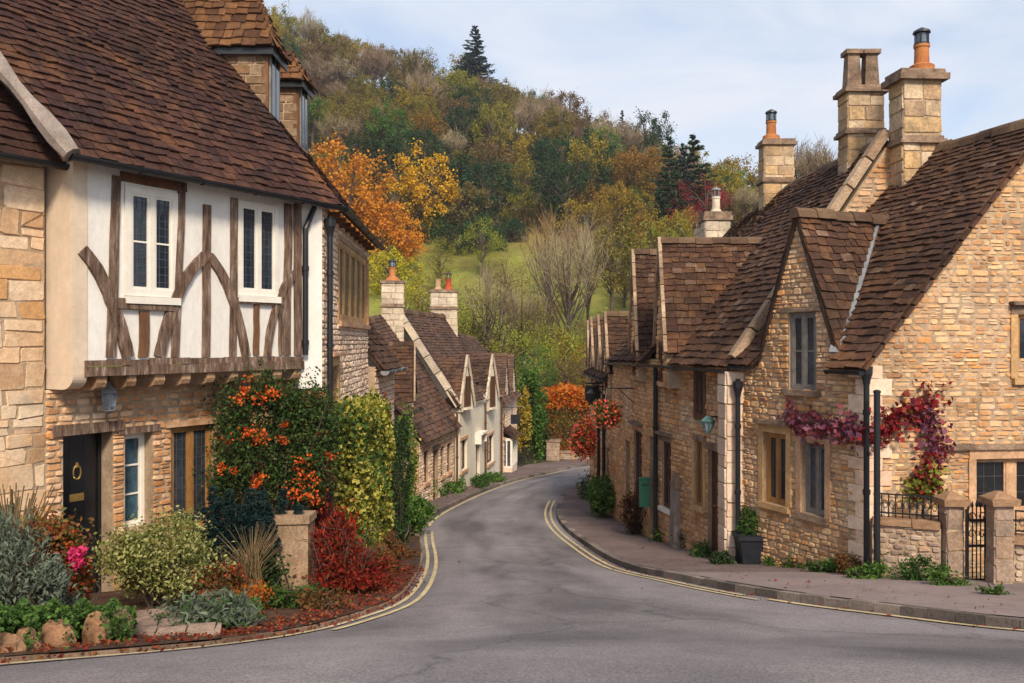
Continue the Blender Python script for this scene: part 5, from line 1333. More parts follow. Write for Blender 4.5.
L_red = leafmat('crimson_leaf', [(.11, .008, .008), (.24, .014, .010), (.40, .03, .014), (.10, .045, .014), (.18, .016, .01)])
L_redor = leafmat('orange_red_leaf', [(.22, .02, .008), (.42, .05, .01), (.5, .10, .015), (.3, .03, .012)])
L_orange = leafmat('orange_leaf', [(.45, .12, .012), (.64, .23, .02), (.55, .08, .012), (.34, .15, .02)])
L_bronze = leafmat('bronze_leaf', [(.12, .06, .02), (.2, .09, .03), (.09, .075, .02), (.25, .06, .02)])
L_pink = leafmat('pink_petal', [(.62, .03, .12), (.75, .07, .2), (.55, .015, .08)])
L_purple = leafmat('purple_vine_leaf', [(.12, .03, .06), (.22, .07, .12), (.28, .05, .06), (.25, .13, .2), (.34, .03, .03)])
L_wine = leafmat('wine_red_leaf', [(.15, .008, .02), (.30, .016, .02), (.09, .016, .03), (.44, .03, .025), (.12, .09, .03)])
L_straw = leafmat('straw_stalk', [(.22, .14, .07), (.33, .23, .12), (.16, .11, .05)])
L_basket = leafmat('basket_bloom', [(.72, .04, .03), (.82, .12, .04), (.8, .28, .05), (.8, .13, .16), (.75, .06, .06)])
m_twig = M('bark_twig', [(.05, .035, .025), (.1, .07, .05)], 'noise', nsc=4, bump=.3)
m_rock = M('mossy_boulder', [(.15, .075, .04), (.30, .16, .085), (.40, .25, .15)], 'noise', nsc=3, bump=.8, bsc=14, namt=.35)
m_rockM = M('mossy_greenish_boulder', [(.07, .08, .03), (.15, .11, .06), (.22, .17, .1)], 'noise', nsc=3, bump=.8, bsc=14, namt=.35)

def shrub(name, label, cat, base, r, n, mat, seed, size, k=26, sig=.2, extra=(), asp=.55, ori=None, spread=1, zc=None, lo=.35, st=14, group=None):
    base = Vector(base); t = thing(name, label, cat, base, group)
    c = base + Vector((0, 0, zc if zc is not None else r[2]*.95))
    p = clumped(c, r, n, k, sig, seed, lo, base.z-.02)
    mb = MB(); stems(mb, base, [tuple(x) for x in p[::max(1, n//60)]], st, .013, seed)
    mb.build('stem', m_twig, t)
    leaf_mesh('foliage', p, mat, t, size, asp, ori, seed, spread)
    for (nm, mt, nn, sz, sel, asp2) in extra:
        q = np.random.default_rng(seed+5)
        if sel == 'clump':
            kk = q.choice(len(p), max(3, nn//28)); pp = p[kk][q.integers(0, len(kk), nn)] + q.normal(size=(nn, 3))*np.array([.05, .05, .045])
        elif sel == 'outer':
            f = np.linalg.norm((p-np.array(c))/np.array(r), axis=1); ii = np.argsort(-f)[:max(nn*2, 10)]; pp = p[q.choice(ii, nn)]
        else: pp = p[q.choice(len(p), nn)]
        leaf_mesh(nm, pp + q.normal(size=pp.shape)*.015, mt, t, sz, asp2, None, seed+9)
    return t
def at(px, py, Y): return U(px, py, Y)
def gz(X, Y, dz=0): return Vector((X, Y, -g(Y)+dz))
def gpx(px, Y, dz=0.03): X = (px-512)/FPX*Y; return gz(X, Y, dz)

L_berry = leafmat('orange_red_berry', [(.62, .05, .012), (.75, .13, .02), (.7, .2, .03), (.5, .03, .012)])
L_thorn = leafmat('firethorn_leaf', [(.014, .032, .011), (.03, .065, .018), (.055, .10, .024), (.10, .14, .035), (.09, .05, .02)])
# firethorn on the corner of the timber-framed house
b = gpx(268, 12.3); t = thing('firethorn', 'big dark green firethorn with orange berry clusters climbing the corner of the half-timbered house', 'climbing shrub', b)
cs = [((272, 455, 12.45), (.80, .35, .92), 8500), ((262, 412, 12.3), (.55, .3, .38), 3600), ((310, 425, 12.7), (.42, .3, .55), 3200), ((235, 448, 12.0), (.32, .25, .55), 2200), ((296, 470, 12.4), (.42, .28, .42), 2400), ((325, 412, 13.2), (.25, .2, .3), 900)]
P_ = np.concatenate([clumped(at(*c), r, n, 22, .24, 100+i, .3) for i, (c, r, n) in enumerate(cs)])
mb = MB(); stems(mb, b, [tuple(x) for x in P_[::300]], 30, .02, 3)
P0_ = P_; sp_ = []; r = random.Random(77)
for k in range(60):      # arching sprays that break the outline
    q0 = Vector(P0_[r.randrange(len(P0_))]); d_ = Vector((r.uniform(-.5, .5), r.uniform(-.7, -.1), r.uniform(-.1, .8))).normalized()*r.uniform(.2, .42); pts = [q0, q0+d_*.6+Vector((0, 0, .05)), q0+d_+Vector((0, 0, -.03))]; mb.tube(pts, [.006, .004, .002], 4)
    for i in range(26): f = r.random(); p_ = pts[0].lerp(pts[1], f*2) if f < .5 else pts[1].lerp(pts[2], f*2-1); sp_.append(tuple(p_+Vector((r.gauss(0, .018), r.gauss(0, .018), r.gauss(0, .018)))))
mb.build('stem', m_twig, t)
leaf_mesh('foliage', np.concatenate([P_, np.array(sp_)]), L_thorn, t, (.03, .075), .5, None, 21)
leaf_mesh('foliage', P_[rng.choice(len(P_), 5200)]+rng.normal(size=(5200, 3))*.06, L_green, t, (.035, .07), .5, None, 22)
q = []
for (x, y, Y, s) in ((238, 400, 11.95, .10), (262, 397, 12.0, .13), (272, 393, 12.0, .1), (248, 432, 11.85, .12), (227, 442, 11.8, .07), (260, 437, 11.9, .11), (314, 395, 12.6, .10), (310, 405, 12.5, .09), (222, 468, 11.7, .08), (259, 478, 11.9, .1), (322, 432, 12.5, .07), (283, 440, 12, .08), (330, 455, 12.6, .07), (300, 462, 12.1, .12), (307, 480, 12.1, .16), (312, 498, 12.1, .14), (296, 492, 12.0, .12), (253, 485, 11.9, .08), (243, 390, 12, .07), (250, 378, 12.1, .07), (285, 425, 12, .05), (234, 470, 11.8, .06)):
    q.append(np.array(at(x, y, Y)) + rng.normal(size=(int(520*s), 3))*s*np.array([.6, .4, .45]))
leaf_mesh('berries', np.concatenate(q), L_berry, t, (.028, .05), .9, None, 23)

# golden ivy column on the garden wall, with the wall under it
iv = Fr((-2.46, 14.2), (-2.36, 16.6), (0, 15)); 
t = thing('garden_wall', 'short rubble wall end wrapped in golden variegated ivy', 'garden wall', iv.w(1.2, -.2, -g(15)))
mb = MB(); mb.box(iv, 0, iv.L, -.4, 0, -g(17)-.3, -1.35); stones(mb, iv, 0, iv.L, -g(17)-.3, -1.35, (), (.08, .15)); f_ = Fr(iv.w(0, 0, 0).xy, iv.w(0, -.4, 0).xy, (-2.4, 0)); stones(mb, f_, 0, .4, -g(15)-.3, -1.35, (), (.08, .15)); mb.build('wall', [m_mortar, m_stoneS], t)
mb = MB(); mb.prism([iv.w(-.05, .06, -1.35), iv.w(-.05, -.46, -1.35), iv.w(-.05, -.2, -1.18)], [iv.w(iv.L, .06, -1.35), iv.w(iv.L, -.46, -1.35), iv.w(iv.L, -.2, -1.18)]); mb.build('coping', m_dress, t)
n = 9000; r_ = np.random.default_rng(5)
t = thing('ivy', 'tall column of yellow and green variegated ivy covering the wall end', 'ivy', iv.w(1, .05, -g(15)))
pu, pz = r_.uniform(-.25, 2.35, n), r_.uniform(-3.72, -1.12, n); 
th = .05 + .12*np.abs(np.sin(pu*3.1+pz*2.3)) + .07*np.sin(pz*5+pu*2)
pd = r_.uniform(-.1, 1, n)**1*th + .04
pt_ = np.array([iv.w(a, d, z) for a, d, z in zip(pu, pd, pz)])
side = r_.uniform(0, .55, n//3); zz = r_.uniform(-3.6, -1.15, n//3)
pt2_ = np.array([iv.w(-.06-abs(r_.normal())*.09, -.45+s, z) for s, z in zip(side*1.1, zz)])
topb = np.array([iv.w(r_.uniform(-.15, 2.2), r_.normal()*.14-.15, -1.14+abs(r_.normal())*.09) for _ in range(900)])
PP = np.concatenate([pt_, pt2_, topb]); patch = np.sin(PP[:, 2]*3.3+PP[:, 1]*2)+r_.normal(size=len(PP))*.6
leaf_mesh('foliage', PP, L_gold, t, (.05, .11), .75, None, 31)
leaf_mesh('foliage', PP[patch < -.3]+r_.normal(size=(int((patch < -.3).sum()), 3))*.03, L_green, t, (.05, .1), .75, None, 32)
mb = MB()
for k in range(12): a = .1+k*.19; mb.tube([iv.w(a, .01, -g(15)+.05), iv.w(a+.1, .03, -2.6), iv.w(a-.05, .02, -1.5)], [.015, .01, .005], 5)
mb.build('stem', m_twig, t)
# tall dark hedge behind it
def boxhedge(name, label, base, sx, sy, h, mat, n, size, seed, cat='hedge'):
    t = thing(name, label, cat, base); r = np.random.default_rng(seed); c = np.array(base)
    u = r.uniform(-1, 1, (n, 3)); ax = r.integers(0, 3, n); s = np.where(r.random(n) < .5, -1, 1)
    for i in range(3): u[ax == i, i] = s[ax == i]*(1-np.abs(r.normal(size=(ax == i).sum()))*.12)
    wob = 1+.10*np.sin(u[:, 2]*5+u[:, 0]*4+seed)+.08*np.sin(u[:, 1]*7+seed)
    p = c + np.stack([u[:, 0]*sx*wob, u[:, 1]*sy*wob, (u[:, 2]*.5+.5)*h*(1+.04*np.sin(u[:, 1]*8+u[:, 0]*6))], 1)
    leaf_mesh('foliage', p, mat, t, size, .55, None, seed)
    mb = MB(); stems(mb, base, [tuple(x) for x in p[::n//50]], 14, .025, seed); mb.build('stem', m_twig, t)
    return t
boxhedge('hedge', 'tall narrow dark hedge just beyond the golden ivy column', gpx(396, 18.2), .14, 1.2, 2.5, L_dkgreen, 6500, (.05, .1), 41)
shrub('shrub', 'small crimson climber peeping over the golden ivy column', 'shrub', at(385, 428, 17.2), (.10, .12, .32), 500, L_red, 42, (.05, .09), k=8, sig=.25, st=3)
shrub('shrub', 'yellow-flowered bush hanging over the pavement beyond the dark hedge', 'shrub', gpx(406, 22.5, .1), (.28, .5, 1.15), 2200, L_bright, 43, (.06, .11), k=26, extra=(('flowers', L_gold, 500, (.06, .1), 'outer', .8),), zc=1.5)
shrub('fern', 'low light green fern clump spilling on to the far left pavement', 'fern', gpx(416, 20.6, .1), (.35, .4, .38), 1400, L_bright, 44, (.08, .18), k=18, asp=.3)
# crimson shrub on the corner of the bed
b = gpx(345, 11.2); t = thing('shrub', 'spreading crimson smoke-red shrub at the corner of the flower bed beside the road', 'shrub', b)
P_ = np.concatenate([clumped(at(350, 572, 11.2), (.44, .45, .42), 5200, 30, .22, 51, .2, -g(10.2)+.04), clumped(at(335, 545, 11.5), (.24, .3, .4), 2200, 18, .25, 52), clumped(at(372, 585, 11.6), (.28, .4, .28), 1800, 16, .25, 53, .2, -g(11.6)+.04)])
leaf_mesh('foliage', P_, L_red, t, (.04, .10), .3, P_-np.array(b)-np.array([0, 0, .1]), 54, .45)
r = random.Random(12); sm = MB()
for k in range(26):
    a = r.uniform(0, 6.28); o = r.uniform(.15, .62); h = r.uniform(.5, 1.15); q0 = b+Vector((r.uniform(-.2, .2), r.uniform(-.2, .2), 0)); sm.tube([q0, q0+Vector((math.cos(a)*o*.5, math.sin(a)*o*.5, h*.7)), q0+Vector((math.cos(a)*o, math.sin(a)*o, h*r.uniform(.6, .95)))], [.008, .006, .003], 4)
sm.build('twig', m_twig, t)
leaf_mesh('foliage', clumped(at(372, 572, 11.8), (.3, .4, .3), 1100, 14, .25, 55), L_bronze, t, (.035, .08), .4, None, 55)
mb = MB(); stems(mb, b, [tuple(x) for x in P_[::80]], 40, .012, 5); mb.build('stem', m_twig, t)
shrub('creeper', 'crimson creeper hanging down between firethorn and ivy', 'creeper', gpx(318, 13.1), (.2, .2, .55), 1500, L_red, 56, (.05, .09), zc=1.25, k=14)
shrub('shrub', 'bronze leaved low shrub at the road corner under the golden ivy', 'shrub', gpx(388, 13.2), (.22, .5, .3), 1500, L_bronze, 57, (.05, .09), k=18, extra=(('flowers', L_redor, 200, (.03, .05), 'outer', .8),))
m_pill = M('brown_pillar_stone', [(.24, .15, .09), (.36, .24, .15), (.42, .29, .19)], 'noise', nsc=4, bump=.5, namt=.35)
# stone gate stump
t = thing('stone_pillar', 'square cream stone pillar half hidden between teal spurge and crimson shrub', 'pillar', gpx(292, 11.3)); c = Vector(t.location)
f = Fr((c.x-.2, 11.3), (c.x+.2, 11.3), (c.x, 0)); mb = MB(); mb.box(f, 0, .4, -.4, 0, c.z-.2, zY(524, 11.3)); mb.build('shaft', m_pill, t); mb = MB(); mb.box(f, -.02, .42, -.42, .02, zY(524, 11.3)+.001, zY(516, 11.3), jit=.01); mb.build('pillar_cap', m_pill, t)
# teal spurge: upright bottle-brush stems
def spurge(px, Y, hs, seed, n=14):
    b = gpx(px, Y); t = thing('spurge', 'upright teal spurge with bottle-brush stems under the firethorn', 'plant', b, 'teal spurges under the firethorn'); r = np.random.default_rng(seed); P_, O_ = [], []
    mb = MB()
    for k in range(n):
        x, y = b.x+r.normal()*.17, b.y+r.normal()*.15; h = hs*r.uniform(.7, 1.08); lean = Vector((r.normal()*.12, r.normal()*.08, 0)); top = Vector((x, y, b.z+h))+lean
        mb.tube([(x, y, b.z), top.lerp(Vector((x, y, b.z)), .4), top], [.012, .01, .006], 5)
        m = 300; f = r.uniform(.5, 1, m)
        an = r.uniform(0, 6.28, m); dr = np.stack([np.cos(an), np.sin(an), np.full(m, -.35)], 1)
        P_.append(np.array([x, y, b.z])+(np.array(top)-np.array([x, y, b.z]))*f[:, None]+dr*.035); O_.append(dr)
    leaf_mesh('foliage', np.concatenate(P_), L_teal, t, (.06, .11), .22, np.concatenate(O_), seed, .35); mb.build('stem', m_twig, t)
spurge(232, 11.2, 1.3, 61); spurge(255, 11.0, 1.15, 62); spurge(270, 11.4, 1.2, 63, 10); spurge(218, 11.3, 1.0, 64, 9)
# bent straw grasses in front of the spurge
t = thing('grass_tuft', 'arching straw and green grass tuft in front of the teal spurge', 'plant', gpx(252, 10.4)); mb = MB(); b = Vector(t.location); r = random.Random(3)
for k in range(90):
    a = r.uniform(0, 6.28); h = r.uniform(.4, .95); o = r.uniform(.1, .45); mb.tube([b+Vector((r.uniform(-.15, .15), r.uniform(-.1, .1), 0)), b+Vector((math.cos(a)*o*.4, math.sin(a)*o*.4, h*.7)), b+Vector((math.cos(a)*o, math.sin(a)*o, h))], [.006, .005, .002], 4)
mb.build('blades', L_straw, t)
shrub('shrub', 'rounded yellow-green variegated shrub beside the black door', 'shrub', gpx(160, 9.65), (.58, .42, .50), 12500, L_var, 71, (.03, .058), k=44, sig=.17, zc=.55, lo=.15, st=24)
t = bpy.data.objects[-1] if False else None
shrub('shrub', 'dark bronze low shrub right of the variegated shrub', 'shrub', gpx(220, 9.7), (.26, .3, .24), 2200, L_bronze, 72, (.03, .06), k=24, extra=(('flowers', L_redor, 260, (.02, .04), 'outer', .9),))
shrub('shrub', 'orange sprays of a small shrub beside the road edge of the bed', 'shrub', gpx(250, 9.55), (.26, .2, .14), 1300, L_orange, 73, (.025, .05), k=18, sig=.25)
shrub('plant', 'grey-green strappy ground plant next to the stone steps', 'plant', gpx(205, 8.3), (.42, .3, .16), 1900, L_grey, 74, (.07, .15), k=26, asp=.22, sig=.25, zc=.14, extra=(('foliage', L_green, 900, (.05, .1), 'any', .3),))
shrub('plant', 'mid green leafy ground plant nearest the road beside the steps', 'plant', gpx(238, 8.75), (.2, .2, .13), 900, L_bright, 75, (.05, .09), k=14, sig=.25, zc=.1)
shrub('shrub', 'dark green filler shrub at the foot of the firethorn', 'shrub', gpx(262, 10.6), (.24, .25, .28), 1600, L_dkgreen, 76, (.04, .08), k=20)
# left front bed
shrub('shrub', 'tall bronze and red shrub in front of the big-block wall', 'shrub', gpx(28, 8.1), (.42, .4, .42), 4200, leafmat('autumn_mixed_leaf', [(.06, .075, .02), (.14, .13, .03), (.22, .09, .03), (.33, .04, .02), (.28, .2, .04)]), 81, (.035, .07), k=36, zc=.62, sig=.18)
shrub('shrub', 'silvery lavender mound at the left edge of the bed', 'shrub', gpx(8, 7.7), (.34, .35, .42), 3600, L_grey, 82, (.04, .085), k=30, asp=.25, zc=.55, ori=(0, 0, 1), spread=.9)
shrub('shrub', 'silvery sage clump below the pink bloom', 'shrub', gpx(48, 7.55), (.24, .22, .3), 2400, L_grey, 83, (.035, .07), k=22, asp=.4, zc=.38)
shrub('shrub', 'scarlet-leaved rose bush with pink blooms beside the black door', 'shrub', gpx(74, 8.2), (.13, .2, .36), 1300, L_redor, 84, (.03, .06), k=18, zc=.5, extra=(('foliage', L_green, 700, (.03, .06), 'any', .5),))
t = thing('rose_bloom', 'pair of bright pink blooms beside the black door', 'flowers', at(76, 560, 7.95)); r = np.random.default_rng(4)
leaf_mesh('petals', np.concatenate([np.array(at(x, y, 7.95))+r.normal(size=(120, 3))*.022 for x, y in ((73, 555), (80, 552), (78, 562))]), L_pink, t, (.03, .05), .8, None, 85)
t = thing('grass_tuft', 'tall dry feathery grass against the big-block wall at the left edge', 'plant', gpx(12, 8.6)); mb = MB(); b = Vector(t.location); r = random.Random(8)
for k in range(150):
    a = r.uniform(0, 6.28); h = r.uniform(.8, 1.35); o = r.uniform(.05, .45); mb.tube([b+Vector((r.uniform(-.25, .25), r.uniform(-.1, .1), 0)), b+Vector((math.cos(a)*o*.4, math.sin(a)*o*.3, h*.65)), b+Vector((math.cos(a)*o, math.sin(a)*o*.5, h))], [.005, .004, .006], 4)
mb.build('blades', L_straw, t)
# boulder edging with trailing ivy
def boulder(px, py, Y, rx, rz, seed, label, mat=None):
    c = U(px, py, Y); r = random.Random(seed); t = MB(); n1, n2 = 10, 7
    prof = []
    for i in range(n2+1):
        th = math.pi*i/n2
        prof.append((math.sin(th)**.7 if 0 < i < n2 else .02, -math.cos(th)))
    k0 = len(t.v)
    for (rr, z) in prof:
        for q in range(n1):
            an = 2*math.pi*q/n1; j = 1+r.uniform(-.13, .13)
            t.v.append((c.x+math.cos(an)*rr*rx*j, c.y+math.sin(an)*rr*rx*.8*j, c.z+z*rz*(1+r.uniform(-.08, .08))))
    for i in range(n2):
        for q in range(n1): q2 = (q+1) % n1; t.f.append([k0+i*n1+q, k0+i*n1+q2, k0+(i+1)*n1+q2, k0+(i+1)*n1+q]); t.m.append(0)
    t.f.append([k0+q for q in range(n1-1, -1, -1)]); t.m.append(0); t.f.append([k0+n2*n1+q for q in range(n1)]); t.m.append(0)
    o = t.build('boulder', mat or m_rock, None); tag(o, label, 'boulder', 'boulders edging the front bed')
boulder(4, 652, 6.3, .16, .13, 1, 'boulder at the extreme left corner of the bed edging')
boulder(27, 650, 6.45, .10, .16, 2, 'upright tan boulder second from the left in the bed edging')
boulder(56, 646, 6.6, .14, .19, 3, 'largest rounded boulder in the ivy edging of the bed', m_rock)
boulder(96, 638, 6.9, .11, .2, 4, 'tall pale boulder near the right end of the ivy edging')
boulder(119, 633, 7.15, .11, .2, 5, 'mossy end boulder beside the stone steps', m_rockM)
boulder(222, 610, 8.4, .09, .12, 6, 'small square stone under the orange sprays by the road', m_rock)
b = gpx(60, 7.0); t = thing('ivy', 'bright green ivy trailing over the boulder edging of the front bed', 'ivy', b); r = np.random.default_rng(9)
P_ = []
for k in range(11000):
    x = r.uniform(-14, 134); Y = lerp(6.55, 7.4, x/132)+r.normal()*.16; y = 608+abs(r.normal())*13 + (8*math.sin(x*.21) if r.random() < .5 else 0)
    hang = r.random() < .3 and (x % 38 > 24 or x > 105)
    P_.append(np.array(U(x, y+(r.uniform(0, 34) if hang else 0), Y-.22 if hang else Y+.1)))
leaf_mesh('foliage', np.array(P_), L_green, t, (.02, .045), .8, None, 91); leaf_mesh('foliage', np.array(P_)[::3]+.012, L_bright, t, (.02, .045), .7, None, 92)
mb = MB(); stems(mb, b, [tuple(x) for x in P_[::150]], 20, .006, 2); mb.build('stem', m_twig, t)
# stone steps up to the door
m_flag = M('worn_flagstone', [(.13, .085, .065), (.24, .165, .125), (.32, .23, .175)], 'noise', nsc=5, bump=.5, namt=.35)
st = thing('stone_steps', 'three worn stone steps leading from the road to the black door', 'steps', gpx(160, 7.9))
for i, (px, py, Y, w, d) in enumerate(((165, 643, 7.35, .75, .32), (158, 632, 7.75, .62, .3), (148, 622, 8.15, .5, .3))):
    c = U(px, py, Y); f = Fr((c.x-w/2, c.y+.04), (c.x+w/2, c.y-.02+.25), (c.x, 0)); mb = MB(); x = 0
    while x < f.L-.02:
        e = min(f.L, x+random.uniform(.2, .36)); mb.box(f, x+.005, e-.005, -d, 0, c.z-.25, c.z, jit=.012); x = e
    mb.build('step', m_flag, st)
pw = [gpx(150+i*1.0, 8.4+i*.45, .07) for i in range(4)]
for i, (px, Y, m, lb) in enumerate(((300, 9.9, L_green, 'low green ground plant in front of the stone pillar'), (322, 9.7, L_bronze, 'low bronze ground plant between the pillar and the road edge'), (272, 9.75, L_green, 'low green ground plant left of the stone pillar foot'), (365, 11.6, L_dkgreen, 'dark low plant at the foot of the crimson shrub'), (405, 16.5, L_bronze, 'rusty low plant at the foot of the tall narrow hedge'))):
    shrub('plant', lb, 'plant', gpx(px, Y), (.26, .22, .13), 620, m, 170+i, (.03, .065), k=16, sig=.25, zc=.1, st=6)
# fallen leaves
r = np.random.default_rng(12); P_ = []
for k in range(2300):
    i = r.integers(idx(LE, 7.6), idx(LE, 15)) if k < 1900 else r.integers(idx(LE, 5.4), idx(LE, 8)); o = abs(r.normal())*.32-.06; p = LE[i]; n_ = NL[i]; q = np.array([p[0]+n_.x*o+r.normal()*.05, p[1]+n_.y*o+r.normal()*.08])
    P_.append((q[0], q[1], -g(q[1])+(.062 if o > .03 else .022)+r.uniform(0, .015)))
for k in range(260):
    i = r.integers(idx(RE, 7), idx(RE, 20)); o = -.03-abs(r.normal())*.12 if r.random() < .6 else r.uniform(.1, 1.4); p = RE[i]; n_ = NR[i]; q = (p[0]+n_.x*o, p[1]+n_.y*o); P_.append((q[0], q[1], -g(q[1])+(.018 if o < 0 else .125)))
for k in range(5):
    Y = r.uniform(7.5, 16); P_.append((r.uniform(-1.5, 2.5), Y, -g(Y)+.045))
for k in range(300):
    i = r.integers(idx(LE, 22), idx(LE, 46)); o = r.uniform(-.1, .8); p = LE[i]; n_ = NL[i]; P_.append((p[0]+n_.x*o, p[1]+n_.y*o, -g(p[1]+n_.y*o)+(.115 if o > 0 else .02)))
for k in range(1500):
    i = r.integers(idx(LE, 6.5), idx(LE, 17)); o = r.uniform(.1, 2.6); p = LE[i]; n_ = NL[i]; q = (p[0]+n_.x*o, p[1]+n_.y*o); P_.append((q[0], q[1], -g(q[1])+.062+r.uniform(0, .012)))
fl = leaf_mesh('fallen_leaves', np.array(P_), leafmat('fallen_leaf', [(.16, .018, .012), (.24, .03, .016), (.28, .10, .03), (.10, .03, .018), (.18, .02, .015)]), None, (.022, .052), .7, np.array([[0.7, .7, 0.]]), 93, .6, base=(0, 0, 0)); fl['kind'] = 'stuff'
# vine on the gabled house
t = thing('vine', 'purple and wine-red vine trained along the gabled stone house round its corner', 'vine', gpx(925, 12.3)); P_, Q_ = [], []
r = np.random.default_rng(14)
pathA = [RF.P(787, 412, .07), RF.P(800, 422, .08), RF.P(815, 424, .09), RF.P(832, 428, .1), RF.P(848, 430, .12), RF.P(862, 436, .14), GW.P(878, 434, .12), GW.P(890, 425, .12), GW.P(905, 416, .12), GW.P(922, 408, .1), GW.P(938, 400, .08)]
pathB = [GW.P(925, 408, .1), GW.P(932, 430, .12), GW.P(936, 455, .1), GW.P(928, 475, .12), GW.P(924, 495, .14), GW.P(922, 520, .12), GW.P(920, 560, .1)]
mb = MB(); mb.tube(pathB[::-1], [.02, .018, .016, .014, .012, .01, .008], 6); mb.tube(pathA[::-1], .009, 5); mb.build('stem', m_twig, t)
def along(path, n, sp):
    path = [np.array(p) for p in path]; o = []
    for _ in range(n):
        i = r.integers(0, len(path)-1); f = r.random(); o.append(path[i]*(1-f)+path[i+1]*f + r.normal(size=3)*sp)
    return np.array(o)
leaf_mesh('foliage', along(pathA[:6], 480, np.array([.06, .06, .12])), L_purple, t, (.06, .12), .8, None, 94)
leaf_mesh('foliage', along(pathA[5:], 430, np.array([.09, .05, .13])), L_wine, t, (.06, .12), .8, None, 95)
leaf_mesh('foliage', along(pathB[:3], 230, np.array([.11, .05, .1])), L_purple, t, (.06, .12), .8, None, 96)
leaf_mesh('foliage', along(pathB[2:5], 260, np.array([.09, .05, .1])), L_wine, t, (.05, .1), .8, None, 98)
leaf_mesh('foliage', along(pathB[3:5], 330, np.array([.12, .05, .09])), leafmat('yellow_green_leaf', [(.14, .18, .02), (.27, .28, .04), (.2, .2, .03)]), t, (.05, .11), .8, None, 97)
# planter shrub and pavement plants
c = PLANTER; shrub('shrub', 'rounded green shrub growing in the dark square planter', 'shrub', (c.x, c.y, c.z), (.26, .24, .26), 1900, L_green, 101, (.03, .06), k=26, zc=.16, st=8)
def weed(px, py, rr, mat, seed, label, n=500, name='plant', size=(.04, .09), asp=.4, dz=.1):
    p = GR(px, py, dz); rr = tuple(q*1.12 for q in rr); n = int(n*1.15); return shrub(name, label, 'plant', p, rr, n, mat, seed, size, k=12, sig=.28, asp=asp, zc=rr[2]*.6, st=5)
weed(782, 572, (.2, .14, .08), L_bright, 119, 'thin bright weeds beside the dark square planter'); weed(868, 586, (.2, .12, .12), L_bright, 120, 'light weeds between the downpipe and the black pole'); weed(800, 574, (.22, .18, .09), L_green, 111, 'low green weeds at the wall foot right of the planter'); weed(825, 579, (.2, .15, .1), L_green, 112, 'weeds under the dark lattice window of the gabled house')
weed(850, 582, (.2, .14, .16), L_bronze, 113, 'rust coloured weeds at the corner of the gabled house', 600); weed(893, 583, (.24, .16, .2), L_green, 114, 'leafy green weeds around the foot of the black pole', 900)
weed(925, 588, (.26, .14, .18), L_green, 115, 'green weeds along the foot of the railed garden wall', 900); weed(948, 593, (.22, .1, .1), L_bright, 116, 'bright weeds in front of the left gate pier', 450); weed(993, 603, (.12, .08, .06), L_bright, 117, 'tiny weed tuft at the foot of the right gate pier', 200)
weed(905, 578, (.16, .14, .3), L_dkgreen, 118, 'taller dark weeds against the railed garden wall', 600)
weed(700, 562, (.14, .16, .14), L_green, 126, 'weeds at the foot of the terrace door jamb', 400); weed(722, 570, (.16, .14, .12), L_dkgreen, 127, 'dark weeds at the foot of the buttressed corner pier', 400); weed(688, 552, (.2, .25, .22), L_green, 121, 'green plants around the stone buttress stump', 700); weed(662, 546, (.2, .3, .16), L_bright, 122, 'small bright green clump left of the stone buttress stump', 500)
shrub('shrub', 'rusty brown bush under the green letter box', 'shrub', GR(636, 538, .1), (.33, .6, .5), 2600, leafmat('rusty_leaf', [(.07, .025, .015), (.13, .045, .02), (.05, .05, .02)]), 123, (.05, .09), k=26)
shrub('shrub', 'bright green bush on the far pavement below the hanging baskets', 'shrub', GR(604, 519, .1), (.42, .9, .55), 3000, L_bright, 124, (.07, .13), k=26)
weed(588, 500, (.3, .6, .5), L_green, 125, 'farthest green plant on the right pavement', 700, size=(.06, .12))
for i, (px, py, s, lb) in enumerate(((434, 500, .7, 'weeds along the foot of the low-eaved cottage'), (446, 497, .6, 'leafy verge where the cream cottage begins'), (462, 494, .55, 'verge plants left of the cream cottage door'), (488, 488, .5, 'verge plants under the right window of the cream cottage'), (500, 483, .45, 'verge plants by the drainpipe of the cream cottage'))):
    p = GR(px, py, .08); p.x -= .25; shrub('plant', lb, 'plant', p, (.35, .9, s*.5), 800, L_green if i % 2 else L_bright, 130+i, (.08, .16), k=16, sig=.28, zc=s*.3, st=6, asp=.4)
# hanging baskets
def basket(px, py, Y, rx, rz, label, seed, n):
    c = U(px, py, Y); t = thing('hanging_basket', label, 'hanging basket', c)
    mb = MB(); mb.lathe((c.x, c.y, c.z-rz*.35), [(.05, -.12), (.17, -.04), (.24, .12)], 10); mb.build('basket', m_twig, t)
    mb = MB()
    for k in range(3): a = k*2.1; mb.tube([c+Vector((.22*math.cos(a), .22*math.sin(a), 0)), c+Vector((0, 0, rz+.35))], .008, 4)
    mb.tube([c+Vector((0, 0, rz+.34)), c+Vector((.75, 0, rz+.34))], .015, 5); mb.tube([c+Vector((.75, 0, rz-.1)), c+Vector((.25, 0, rz+.34))], .012, 5); mb.build('bracket', m_black, t)
    p = clumped(c, (rx, rx, rz), n, 34, .2, seed, .3); leaf_mesh('foliage', p, L_green, t, (.05, .1), .6, None, seed)
    q = np.random.default_rng(seed); f = q.choice(n, int(n*(.75 if rz > .4 else .4))); leaf_mesh('flowers', p[f]*1.0+q.normal(size=(len(f), 3))*.05+(p[f]-np.array(c))*.1, L_basket, t, (.05, .09), .85, None, seed+1)
basket(607, 414, 21.0, .29, .26, 'upper hanging basket with mixed orange flowers and green trails', 141, 1500)
basket(584, 440, 24.0, .27, .46, 'lower and fuller hanging basket of trailing scarlet flowers', 142, 2600)
